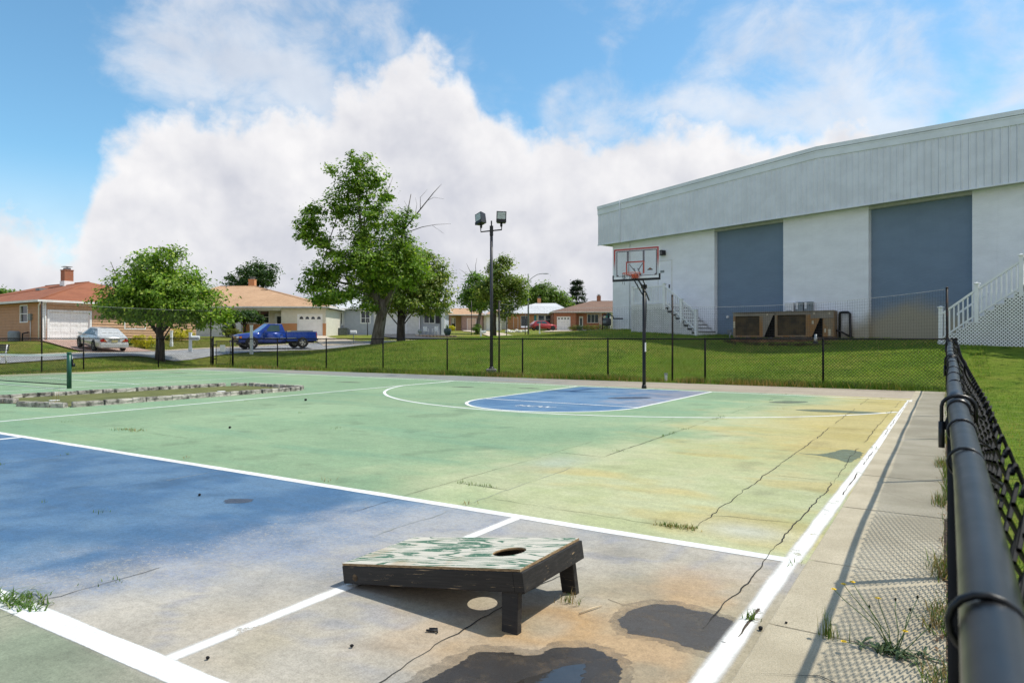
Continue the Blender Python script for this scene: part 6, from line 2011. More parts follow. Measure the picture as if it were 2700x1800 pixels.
# --- blue grey house behind the big tree
hz = 1.92
H3 = thing('house', 'blue grey sided house behind the big maple', 'house', (*site(-20.4, 72), hz), YAW, 'houses along the street')
w3 = Wall(H3, (.3, 0), (5.8, 0), -.4, 2.6, SIDE_GRY, [(.3, .75, 1.2, 2.4), (1.45, 2.2, 1.15, 2.35), (4.2, 5.1, 1.3, 2.5)], side=SIDE_GRY, sz=0, course=.2)
w3.window(.32, .73, 1.22, 2.38); w3.window(1.47, 2.18, 1.17, 2.33, bars=(.5,), fw=.14); w3.window(4.22, 5.08, 1.32, 2.48, bars=(.4,), vert=(.5,), fw=.12)
MB().box(.3, 5.8, -.035, .0, -.4, .0).build('foundation', CONC, H3)
tube_part(H3, [(2.7, -.06, 2.5), (2.7, -.06, .3)], .04, WHITE2, 'downspout')
w3b = Wall(H3, (5.8, 0), (10.6, 0), -.4, 2.6, WHITE2, [(.9, 3.5, 0, 2.0)])
w3b.garage(.95, 3.45, 0, 1.95, GAR_W, 4, 4, 0, .1)
w3c = Wall(H3, (10.6, .4), (12.9, .4), -.4, 2.6, SIDE_GRY, [(.5, 1.55, 1.3, 2.3)])
w3c.window(.5, 1.55, 1.3, 2.3, vert=(.5,)); MB().box(12.32, 12.75, .32, .37, 1.25, 2.35).build('shutter', SHUT, H3)
MB().box(13.05, 13.4, -1.0, -.65, -.3, 2.7).build('porch_column', WHITE, H3)
MB().box(10.5, 13.9, -1.2, .4, 2.62, 2.8).build('porch_roof', WHITE2, H3)
MB().box(10.6, 13.8, -1.2, .4, -.4, .02).build('porch_floor', CONC, H3)
Wall(H3, (12.9, .4), (12.9, 9), -.4, 2.6, SIDE_GRY); Wall(H3, (.3, 9), (.3, 0), -.4, 2.6, SIDE_GRY)
hip_roof(H3, -.1, 13.3, -.4, 9.4, 2.8, (3.5, 4.5), (9.5, 4.5), 4.2, SH_WHT)

# --- tan house with carport, far
H4 = thing('house', 'far tan house with mauve porch seen between the two street trees', 'house', (*site(-11.9, 110), 2.96), YAW, 'houses along the street')
w4 = Wall(H4, (-1.0, 1.5), (3.7, 1.5), -.4, 2.5, SIDE_YEL, [(3.0, 3.65, 0, 2.1)], side=mat('ochre_siding', (.42, .27, .11), .6, .06, 3), sz=0, course=.25)
w4.door(3.02, 3.63, 0, 2.08, DARK)
MB().box(2.1, 2.5, 1.4, 1.47, 1.2, 2.1).build('shutter', WHITE2, H4)
w4b = Wall(H4, (3.7, .2), (7.2, .2), -.4, 2.5, PINKW, [(.95, 2.4, 0, 2.0)])
w4b.garage(1.0, 2.35, 0, 1.95, GAR_P, 4, 1, 0, .06)
Wall(H4, (3.7, 1.5), (3.7, .2), -.4, 2.5, PINKW); Wall(H4, (7.2, .2), (7.2, 9), -.4, 2.5, PINKW); Wall(H4, (-1, 9), (-1, 1.5), -.4, 2.5, PINKW)
w4c = Wall(H4, (7.3, 1.0), (10.2, 1.0), -.4, 2.6, SIDE_CRM, [(.5, 2.6, 0, 2.2)]); w4c.garage(.5, 2.6, 0, 2.1, GAR_W, 4, 1, 0, .08)
for x in (1.0, 1.9): MB().box(x, x + .16, .1, .26, 0, 2.4).build('porch_column', PINKW, H4)
hip_roof(H4, -1.6, 7.6, -.3, 9.4, 2.62, (1.5, 4.6), (4.5, 4.6), 3.8, SH_TAN)
hip_roof(H4, 7.75, 10.7, .3, 9.2, 2.72, (8.6, 4.6), (9.6, 4.6), 3.5, SH_TAN)

# --- white roofed yellow house, far
H5 = thing('house', 'far yellow house with white hip roof behind the red car', 'house', (*site(-1.3, 118), 3.35), YAW, 'houses along the street')
w5 = Wall(H5, (-.8, 0), (5.1, 0), -.4, 2.6, BRICKO, [(-.0 + .1, 1.3, 0, 2.0), (3.65, 5.05, .3, 2.3)])
w5.garage(.12, 1.28, 0, 1.98, GAR_W, 4, 1, 0, .06); w5.window(3.68, 5.02, .6, 2.28, vert=(.5,))
w5.door(2.4, 3.1, 0, 2.0, TEAL)
MB().box(5.12, 5.5, -.06, -.01, .2, 2.4).build('shutter', TEAL, H5)
w5b = Wall(H5, (5.1, -.02), (11.5, -.02), -.4, 2.6, SIDE_YEL, [(.75, 1.75, 1.0, 2.4), (2.0, 2.9, 1.0, 2.4), (3.6, 4.4, 1.1, 2.3)])
w5b.window(.77, 1.73, 1.0, 2.38, bars=(.5,), fw=.12); w5b.window(2.02, 2.88, 1.0, 2.38, bars=(.5,), fw=.12); w5b.window(3.62, 4.38, 1.1, 2.28, bars=(.5,), fw=.12)
Wall(H5, (11.5, 0), (11.5, 10), -.4, 2.6, SIDE_YEL)
hip_roof(H5, -1.2, 12.2, -.5, 10.5, 2.72, (5.6, 5), (9.2, 5), 4.75, SH_WHT, mat('gutter_tan', (.35, .25, .18), .6, .1, 3))
chimney(H5, 6.2, 5.4, 4.55, 5.6, BRICKO, .62, .2)

# --- brick house, far right by the hall
H6 = thing('house', 'far brick house with brown roof and white garage door by the hall corner', 'house', (*site(6.42, 110), 2.96), YAW, 'houses along the street')
w6 = Wall(H6, (.2, 0), (4.0, 0), -.4, 2.9, BRICKR, [(.65, 2.75, 0, 2.3)]); w6.garage(.7, 2.7, 0, 2.22, GAR_W, 5, 1, 4, .08)
Wall(H6, (.2, 9), (.2, 0), -.4, 2.9, BRICKR)
w6b = Wall(H6, (4.0, 1.2), (9.5, 1.2), -.4, 2.9, BRICKR, [(.55, 1.1, .3, 2.3), (1.85, 3.65, 1.35, 2.7), (4.3, 4.9, .3, 2.4)])
Wall(H6, (4.0, 0), (4.0, 1.2), -.4, 2.9, BRICKR)
w6b.door(.57, 1.08, .3, 2.3, WHITE2, glass=(.3, .9)); w6b.window(1.87, 3.63, 1.37, 2.68, vert=(.33, .67)); w6b.door(4.32, 4.88, .3, 2.3, WHITE2, glass=(.2, .9))
MB().box(4.0, 9.5, -.1, 1.2, -.4, .25).build('porch_floor', CONC, H6)
MB().tube([(7.75, .05, .2), (7.75, .05, 2.9)], .05, 6).tube([(7.95, .05, .2), (7.95, .05, 2.9)], .05, 6).build('porch_column', WHITE, H6)
w6c = Wall(H6, (9.5, 0), (13.5, 0), -.4, 2.9, SIDE_CRM); Wall(H6, (13.5, 0), (13.5, 9), -.4, 2.9, SIDE_CRM)
hip_roof(H6, -.2, 14, -.5, 9.6, 3.05, (7.0, 4.5), (11, 4.5), 5.05, SH_BRN, WHITE2)
chimney(H6, 8.2, 5.0, 4.8, 5.9, BRICKR, .62)
# ------------------------------------------------------------------ vehicles (local x = forward, y = left)
def car_paint(name, c, flake=.3):
    m = mat(name, c, .28, .05, 2, metal=flake, coat=.8)
    return m


REDL = mat('red_lamp', (.35, .02, .015), .2, .2, 12)
AMBER = mat('amber_lamp', (.55, .16, .02), .2, .2, 12)
CLEAR = mat('clear_lamp', (.55, .56, .55), .12, .1, 12)
CARGL = glass_dark('car_glass', (.03, .05, .055), .04)
SEAT = mat('seat_cloth', (.30, .29, .27), .8, .1, 5)
PLATE = mat('plate_yellow', (.55, .48, .22), .5, .15, 20)
TRIM = mat('black_trim', (.012, .012, .013), .5, .2, 5)


def sect(x, w, zb, zt, ch=.1):
    h = zt - zb
    pts = [(w * .86, zb), (w, zb + h * .18), (w * 1.0, zb + h * .5), (w * .975, zt - min(ch, h * .3)), (w * .88, zt)]
    return [(x, y, z) for y, z in pts] + [(x, -y, z) for y, z in reversed(pts)]


TYRE = MB().lathe([(.20, -.10), (.30, -.105), (.33, -.08), (.335, 0), (.33, .08), (.30, .105), (.20, .10)], 24, axis='y')
TYRE.f = TYRE.f[:-2]; TYRE.m = TYRE.m[:-2]; TYRE.sm = TYRE.sm[:-2]
TYRE = TYRE.mesh('tyre', RUBBER)


def rim_mesh():
    m = MB().lathe([(.205, -.06), (.205, .085), (.19, .09), (.185, .05), (.05, .045)], 20, axis='y')
    for k in range(5):
        a = 2 * math.pi * k / 5
        c, s_ = math.cos(a), math.sin(a); n = (-s_ * .035, c * .035)
        m.add([(c * .05 + n[0], .06, s_ * .05 + n[1]), (c * .05 - n[0], .06, s_ * .05 - n[1]), (c * .19 - n[0] * .8, .088, s_ * .19 - n[1] * .8), (c * .19 + n[0] * .8, .088, s_ * .19 + n[1] * .8),
               (c * .05 + n[0], .03, s_ * .05 + n[1]), (c * .05 - n[0], .03, s_ * .05 - n[1]), (c * .19 - n[0] * .8, .06, s_ * .19 - n[1] * .8), (c * .19 + n[0] * .8, .06, s_ * .19 + n[1] * .8)],
              [(0, 1, 2, 3), (0, 4, 5, 1), (3, 2, 6, 7), (0, 3, 7, 4), (1, 5, 6, 2)])
    m.lathe([(.055, .03), (.055, .075), (.03, .085)], 10, axis='y')
    return m.mesh('rim', mat('alloy_rim', (.50, .49, .47), .4, .1, 9, metal=.3))


RIM = rim_mesh()


def wheels(root, xs_, half, k=1.0):
    for x in xs_:
        for sgn in (1, -1):
            w = bpy.data.objects.new('wheel', None); COL.objects.link(w); w.parent = root
            w.location = (x, sgn * (half - .09), .335 * k); w.rotation_euler = (0, 0, 0 if sgn > 0 else math.pi); w.scale = (k, 1, k)
            inst('tyre', TYRE, w); inst('rim', RIM, w)


def quad_on(a, b, c, d, u0, u1, v0, v1, off):
    """inset patch on the quad a b c d (a-b bottom, d-c top), lifted along its normal"""
    a, b, c, d = map(Vector, (a, b, c, d))
    P = lambda u, v: (a.lerp(b, u)).lerp(d.lerp(c, u), v)
    n = (b - a).cross(d - a).normalized()
    return [P(u, v) + n * off for u, v in ((u0, v0), (u1, v0), (u1, v1), (u0, v1))]


def patch(root, name, m, quad, u0=.06, u1=.94, v0=.08, v1=.92, off=.008):
    q = quad_on(*quad, u0, u1, v0, v1, off); q2 = quad_on(*quad, u0, u1, v0, v1, off - .012)
    return MB().add(q + q2, [(0, 1, 2, 3), (0, 4, 5, 1), (1, 5, 6, 2), (2, 6, 7, 3), (3, 7, 4, 0)]).build(name, m, root)


def cabin(root, m, rb, rt, ft, fb, zb0, zt0, zt1, zb1, wb, wt):
    L_ = [(rb, wb, zb0), (rt, wt, zt0), (ft, wt, zt1), (fb, wb, zb1)]
    Rr = [(x, -y, z) for x, y, z in L_]
    mid = [(rt, wt * .5, zt0 + .03), (ft, wt * .5, zt1 + .03), (rt, -wt * .5, zt0 + .03), (ft, -wt * .5, zt1 + .03)]
    mb = MB().add(L_ + Rr + mid, [(0, 3, 2, 1), (4, 5, 6, 7), (0, 1, 8, 10, 5, 4), (3, 7, 6, 11, 9, 2), (1, 2, 9, 8), (8, 9, 11, 10), (10, 11, 6, 5)], 0, False)
    mb.build('cabin', m, root)
    return L_, Rr


def place(root, x, y, head, k, pitch=0, dz=.07):
    root.location = (x, y, gz(x, y) + dz); root.rotation_euler = (0, pitch, head); root.scale = (k, k, k)


# --- silver sedan in the paver driveway
SILV = car_paint('silver_car_paint', (.56, .56, .55), .2)
sd = thing('sedan', 'silver sedan parked in the paver driveway seen from behind', 'car')
rings = [sect(*a) for a in ((-2.44, .70, .40, .70), (-2.40, .80, .30, .90), (-2.28, .86, .25, .99), (-2.0, .895, .22, 1.02), (-1.2, .905, .2, 1.03), (0, .905, .2, .99), (1.0, .90, .2, .94), (1.7, .885, .22, .88), (2.15, .84, .26, .80), (2.38, .74, .32, .70), (2.44, .62, .38, .60))]
MB().loft(rings).build('body', SILV, sd)
Lc, Rc = cabin(sd, SILV, -1.95, -1.22, .15, 1.15, 1.0, 1.43, 1.45, .93, .83, .60)
patch(sd, 'rear_window', CARGL, (Rc[0], Lc[0], Lc[1], Rc[1]), .08, .92, .06, .9)
patch(sd, 'windscreen', CARGL, (Lc[3], Rc[3], Rc[2], Lc[2]), .06, .94, .06, .92)
for S_, nm in ((Lc, 1), (Rc, -1)):
    qd = (S_[0], S_[3], S_[2], S_[1]) if nm < 0 else (S_[3], S_[0], S_[1], S_[2])
    for (u0, u1) in (((.20, .50), (.53, .88)) if nm < 0 else ((.12, .47), (.50, .80))):
        patch(sd, 'side_window', CARGL, qd, u0, u1, .14, .88)
    patch(sd, 'window_trim', TRIM, qd, .11, .89, .08, .93, .003)
for sgn in (1, -1):
    MB().box(-2.43, -2.3, sgn * .55 - .16, sgn * .55 + .27 if sgn > 0 else sgn * .55 + .16, .66, .84) if False else None
    q = [(-2.462, sgn * .42, .66), (-2.43, sgn * .80, .66), (-2.405, sgn * .82, .80), (-2.44, sgn * .64, .86)]
    MB().add(q + [(x + .12, y, z) for x, y, z in q], [(0, 1, 2, 3), (3, 2, 1, 0), (0, 4, 5, 1), (1, 5, 6, 2), (2, 6, 7, 3), (3, 7, 4, 0)]).build('tail_light', REDL, sd)
    MB().add([(-2.468, sgn * .47, .67), (-2.452, sgn * .62, .67), (-2.455, sgn * .6, .76), (-2.462, sgn * .52, .78)], [(0, 1, 2, 3), (3, 2, 1, 0)]).build('indicator', AMBER, sd)
    MB().box(.85, 1.05, sgn * .98 - .10, sgn * .98 + .10, .95, 1.08).build('wing_mirror', SILV, sd, bevel=.03)
    MB().box(-.55, -.38, sgn * .912 - .012, sgn * .912 + .012, .80, .84).build('door_handle', SILV, sd)
    MB().box(.45, .62, sgn * .912 - .012, sgn * .912 + .012, .78, .82).build('door_handle', SILV, sd)
    MB().box(2.2, 2.4, sgn * .62 - .14, sgn * .62 + .14, .60, .72).build('headlight', CLEAR, sd)
    for x in (-1.38, 1.42): MB().lathe([(.39, -.03), (.39, .012)], 24, (x, sgn * .898, .36), axis='y').build('wheel_arch', TRIM, sd)
MB().box(-2.53, -2.36, -.83, .83, .30, .58).build('rear_bumper', SILV, sd, bevel=.05)
MB().box(-2.475, -2.43, -.34, .34, .79, .83).build('trunk_trim', CHROME, sd)
MB().box(-2.472, -2.44, -.17, .17, .64, .77).build('number_plate', PLATE, sd)
for y in (-.35, 0, .35): MB().box(-1.65, -1.55, y - .12, y + .12, 1.06, 1.20).build('headrest', SEAT, sd)
wheels(sd, (-1.38, 1.42), .92)
place(sd, *(-42.0, 20.9), R(171), .88, R(-4.5), .12)

# --- blue pickup on the street
BLU = car_paint('blue_truck_paint', (.011, .045, .28), .15)
pk = thing('pickup_truck', 'blue pickup truck parked at the street side with ladder rack load', 'truck')
rings = [sect(*a) for a in ((1.0, .96, .42, 1.16), (1.5, .97, .42, 1.15), (2.1, .96, .42, 1.10), (2.55, .93, .44, 1.03), (2.72, .88, .46, .96), (2.76, .80, .5, .85))]
MB().loft(rings).build('hood', BLU, pk)
MB().loft([sect(*a) for a in ((-.52, .96, .42, 1.14), (.3, .97, .40, 1.15), (1.05, .965, .40, 1.155))]).build('cab_body', BLU, pk)
Lc, Rc = cabin(pk, BLU, -.50, -.34, .62, 1.42, 1.12, 1.72, 1.74, 1.13, .90, .68)
patch(pk, 'windscreen', CARGL, (Lc[3], Rc[3], Rc[2], Lc[2]), .06, .94, .06, .92)
patch(pk, 'rear_window', CARGL, (Rc[0], Lc[0], Lc[1], Rc[1]), .12, .88, .25, .85)
for S_, nm in ((Lc, 1), (Rc, -1)):
    qd = (S_[0], S_[3], S_[2], S_[1]) if nm < 0 else (S_[3], S_[0], S_[1], S_[2])
    patch(pk, 'side_window', CARGL, qd, .2, .78, .12, .88) if nm < 0 else patch(pk, 'side_window', CARGL, qd, .22, .80, .12, .88)
# bed as four walls and a floor
mb = MB()
for sgn in (1, -1):
    mb.loft([[(x, sgn * .98, .50), (x, sgn * .985, .8), (x, sgn * .96, 1.16), (x, sgn * .88, 1.16), (x, sgn * .86, .6), (x, sgn * .86, .5)] for x in (-.56, -2.74)][::sgn], 0, False)
mb.build('bed_side', BLU, pk)
MB().box(-2.80, -2.741, -.96, .96, .52, 1.15).build('tailgate', BLU, pk)
MB().box(-.62, -.555, -.86, .86, .52, 1.14).build('bed_front', BLU, pk)
MB().box(-2.74, -.62, -.86, .86, .5, .62).build('bed_floor', TRIM, pk)
MB().box(-2.92, -2.8, -.85, .85, .48, .62).build('rear_bumper', CHROME, pk)
MB().box(-.6, 2.5, -.7, .7, .3, .45).box(-2.7, -.6, -.6, .6, .35, .5).build('chassis', TRIM, pk)
MB().box(2.72, 2.90, -.95, .95, .46, .64).build('front_bumper', TRIM, pk, bevel=.04)
MB().box(2.88, 2.915, -.25, .35, .49, .61).build('number_plate', WHITE2, pk)
MB().box(2.74, 2.79, -.52, .52, .70, .92).build('grille', TRIM, pk)
for z in (.75, .81, .87): MB().box(2.785, 2.80, -.5, .5, z - .012, z + .012).build('grille_bar', CHROME, pk)
MB().box(2.735, 2.80, -.92, .92, .645, .69).build('grille_surround', CHROME, pk)
for sgn in (1, -1):
    MB().box(2.66, 2.785, sgn * .70 - .17, sgn * .70 + .17, .72, .90).build('headlight', CLEAR, pk)
    MB().box(2.5, 2.66, sgn * .90 - .03, sgn * .90 + .03, .74, .88).build('indicator', AMBER, pk)
    MB().box(.85, 1.05, sgn * 1.08 - .10, sgn * 1.08 + .10, 1.10, 1.30).build('wing_mirror', BLU, pk, bevel=.03)
    MB().box(-.35, -.15, sgn * .975 - .012, sgn * .975 + .012, .98, 1.03).build('door_handle', BLU, pk)
    for x0, x1 in ((.0, .95), (-.5, -.06), (-1.25, -.6)): MB().box(x0, x1, sgn * .985 - .008, sgn * .985 + .012, .70, .74).build('side_moulding', CHROME, pk)
    for x in (1.85, -1.72): MB().lathe([(.44, -.03), (.44, .008)], 24, (x, sgn * .962, .42), axis='y').build('wheel_arch', TRIM, pk)
    MB().box(-2.79, -2.7, sgn * .90 - .08, sgn * .90 + .07, .75, 1.05).build('tail_light', REDL, pk)
wheels(pk, (1.85, -1.72), 1.0, 1.16)
MB().box(-2.5, -1.05, -.8, -.3, 1.02, 1.24).build('bed_load', SIDE_CRM, pk)
MB().box(-1.0, -.66, .3, .8, 1.0, 1.26).build('bed_load', PLATE, pk)
MB().box(-2.55, -.95, .45, .82, 1.1, 1.26).build('bed_load', GREYM, pk)
px_, py_ = site(-15.05, 43.3)
place(pk, px_, py_, math.atan2(-.93, -.37), .875, R(1.0), .10)

# --- red car, far
REDC = car_paint('red_car_paint', (.33, .012, .012), .2)
rs = thing('hatchback_car', 'red hatchback parked in front of the yellow house', 'car')
MB().loft([sect(*a) for a in ((-2.2, .74, .45, .85), (-2.15, .85, .32, 1.02), (-1.8, .9, .28, 1.08), (-1, .92, .25, 1.08), (.8, .92, .25, 1.02), (1.4, .9, .27, .98), (1.9, .85, .3, .88), (2.2, .7, .4, .7))]).build('body', REDC, rs)
Lc, Rc = cabin(rs, REDC, -2.1, -1.45, .2, 1.15, 1.04, 1.55, 1.6, 1.0, .86, .66)
patch(rs, 'rear_window', CARGL, (Rc[0], Lc[0], Lc[1], Rc[1]), .06, .94, .06, .92)
patch(rs, 'windscreen', CARGL, (Lc[3], Rc[3], Rc[2], Lc[2]))
for S_, nm in ((Lc, 1), (Rc, -1)):
    qd = (S_[0], S_[3], S_[2], S_[1]) if nm < 0 else (S_[3], S_[0], S_[1], S_[2])
    for u0, u1 in ((.16, .46), (.5, .84)): patch(rs, 'side_window', CARGL, qd, u0, u1, .14, .86)
for sgn in (1, -1):
    MB().box(-2.2, -2.02, sgn * .78 - .1, sgn * .78 + .1, .82, 1.0).build('tail_light', REDL, rs)
    for x in (-1.32, 1.4): MB().lathe([(.40, -.02), (.40, .02)], 20, (x, sgn * .915, .36), axis='y').build('wheel_arch', TRIM, rs)
MB().box(-2.22, -2.1, -.8, .8, .3, .5).build('rear_bumper', TRIM, rs)
wheels(rs, (-1.32, 1.4), .93)
x_, y_ = site(4.7, 103)
place(rs, x_, y_, YAW + R(18), .90, 0, .12)
# ------------------------------------------------------------------ trees
def leaves(blobs, ncl, per, cr, size, seed, cols, droop=0.0, shell=.5, aspect=.55, flat=.35):
    """leaf quads in clumps through the volume of several ellipsoids"""
    r = np.random.default_rng(seed)
    wts = np.array([b[6] if len(b) > 6 else b[3] * b[4] * b[5] for b in blobs], float); wts /= wts.sum()
    which = r.choice(len(blobs), ncl, p=wts)
    B_ = np.array([b[:6] for b in blobs], float)[which]
    d = r.normal(size=(ncl, 3)); d /= np.linalg.norm(d, axis=1)[:, None]
    rho = shell + (1 - shell) * r.random(ncl) ** .7
    inner = r.random(ncl) < .22
    rho[inner] = r.random(inner.sum()) ** .5 * shell
    C = B_[:, :3] + d * rho[:, None] * B_[:, 3:6]
    cl_out = d
    n = ncl * per
    ci = np.repeat(np.arange(ncl), per)
    crr = cr * r.uniform(.5, 1.35, ncl)
    off = r.normal(size=(n, 3)) * crr[ci][:, None] * np.array([1, 1, .62]) * .62
    P = C[ci] + off
    P[:, 2] -= droop * np.abs(off[:, 2] * 0 + r.random(n)) * cr
    nrm = cl_out[ci] * .75 + np.array([0, 0, .8]) + r.normal(size=(n, 3)) * .5
    nrm /= np.linalg.norm(nrm, axis=1)[:, None]
    ax = r.normal(size=(n, 3)) + cl_out[ci] * .6 + np.array([0, 0, -.5 - droop]); ax -= nrm * (ax * nrm).sum(1)[:, None]
    ax /= np.linalg.norm(ax, axis=1)[:, None] + 1e-9
    sd_ = np.cross(nrm, ax)
    ln = size * r.uniform(.45, 1.45, n); w = ln * aspect
    v0 = P - ax * (ln * .5)[:, None]; v2 = P + ax * (ln * .5)[:, None] - nrm * (ln * .12)[:, None]
    v1 = P + sd_ * (w * .5)[:, None] - ax * (ln * .05)[:, None]; v3 = P - sd_ * (w * .5)[:, None] - ax * (ln * .05)[:, None]
    V = np.stack([v0, v1, v2, v3], 1).reshape(-1, 3)
    F = np.arange(n * 4).reshape(-1, 4)
    cols = np.array(cols)
    ct = r.random(ncl)
    base = cols[0] + (cols[1] - cols[0]) * ct[:, None]
    base = base * r.uniform(.62, 1.22, ncl)[:, None]
    c = base[ci] * r.uniform(.75, 1.28, n)[:, None]
    tip = r.random(n) < .10
    c[tip] = cols[2] * r.uniform(.8, 1.2, tip.sum())[:, None]
    return V, F, np.repeat(c, 4, axis=0), C


def limb(m, pts, r0, r1, n=8):
    k = len(pts)
    m.tube(pts, [r0 + (r1 - r0) * i / (k - 1) for i in range(k)], n)


def tree(name, label, xy, blobs, trunk, seed, ncl=400, per=30, cr=.5, size=.16, cols=None, bark=None, group='trees in the gardens', lean=None, twigs=None, shell=.5, droop=0, rz_=YAW, dead=None, autob=16, z=None):
    zb = gz(*xy) if z is None else z
    t = thing(name, label, 'tree', (*xy, zb), rz_, group)
    V, F, C, CC_ = leaves(blobs, ncl, per, cr, size, seed, cols, droop, shell)
    np_obj('crown', np_mesh('crown', V, F, LEAF, cols=C), t)
    m = MB()
    for pts, r0, r1 in trunk: limb(m, pts, r0, r1, 10)
    # branches from the trunk to some clumps
    r = random.Random(seed)
    base = [Vector(p) for p in trunk[0][0]]
    for k in range(autob):
        c = Vector(CC_[r.randrange(len(CC_))])
        tb = trunk[r.randrange(len(trunk))][0]
        i = r.randrange(len(tb) // 2, len(tb)); s_ = Vector(tb[i])
        if c.z < s_.z - .3: continue
        mid = s_.lerp(c, .5) + Vector((r.uniform(-.2, .2), r.uniform(-.2, .2), r.uniform(-.3, .15)))
        limb(m, [s_, mid, c], .05, .012, 6)
    m.build('trunk', bark or BARK, t)
    if dead:
        for pts, r0, r1 in dead:
            m = MB(); limb(m, pts, r0, r1, 5)
            m.build('dead_branch', mat('dead_wood', (.10, .085, .07), .9, .25, 9) if 'dead_wood' not in bpy.data.materials else bpy.data.materials['dead_wood'], t)
    return t


GR1 = [(.105, .200, .022), (.235, .370, .036), (.42, .52, .07)]
GR2 = [(.080, .170, .028), (.175, .300, .042), (.32, .43, .07)]
GRY = [(.095, .165, .025), (.230, .300, .048), (.42, .43, .10)]
GRD = [(.030, .070, .016), (.060, .120, .024), (.11, .18, .03)]

# round tree by the left fence
T1 = tree('maple_tree', 'round bushy green tree on the grass between left fence and street', site(-18.05, 35), [(0.0, 0, 3.4, 2.6, 2.5, 1.5), (.2, -.2, 4.5, 1.7, 1.7, 1.15), (-1.2, .2, 3.6, 1.7, 1.6, 1.2), (-1.95, 0, 2.65, 1.2, 1.3, .75), (1.9, .1, 2.8, 1.5, 1.5, 1.1), (2.9, .2, 2.3, .9, .9, .6), (-2.2, -.3, 3.0, .85, .9, .6, .5), (1.1, 0, 3.9, 1.2, 1.2, .9), (-.9, -1.2, 2.5, 1.6, 1.0, .6), (1.2, -1.1, 2.45, 1.6, 1.0, .6), (-2.95, 0, 2.95, .4, .5, .25, .3), (3.45, .2, 2.3, .5, .5, .35, .4), (.5, 0, 5.45, .5, .5, .35, .5), (-.6, 0, 5.2, .5, .5, .3, .5)],
          [([(0, 0, -.2), (.0, 0, .25), (.02, 0, .9), (-.02, 0, 1.6), (0, 0, 2.6)], .27, .14), ([(0, 0, 1.3), (-.6, .1, 2.0), (-1.4, .1, 2.9)], .12, .04), ([(0, 0, 1.4), (.7, -.1, 2.1), (1.6, 0, 2.8)], .12, .04), ([(0, 0, 2.2), (.2, 0, 3.4), (.3, 0, 4.6)], .1, .03)],
          101, 640, 48, .42, .17, GR1, BARKD, dead=[([(-1.9, .2, 3.6), (-2.35, .2, 4.4), (-2.65, .2, 5.1)], .035, .012), ([(-2.4, .2, 4.5), (-2.8, .2, 4.7)], .02, .008), ([(-2.1, .2, 4.0), (-3.0, .3, 4.4)], .012, .005)])
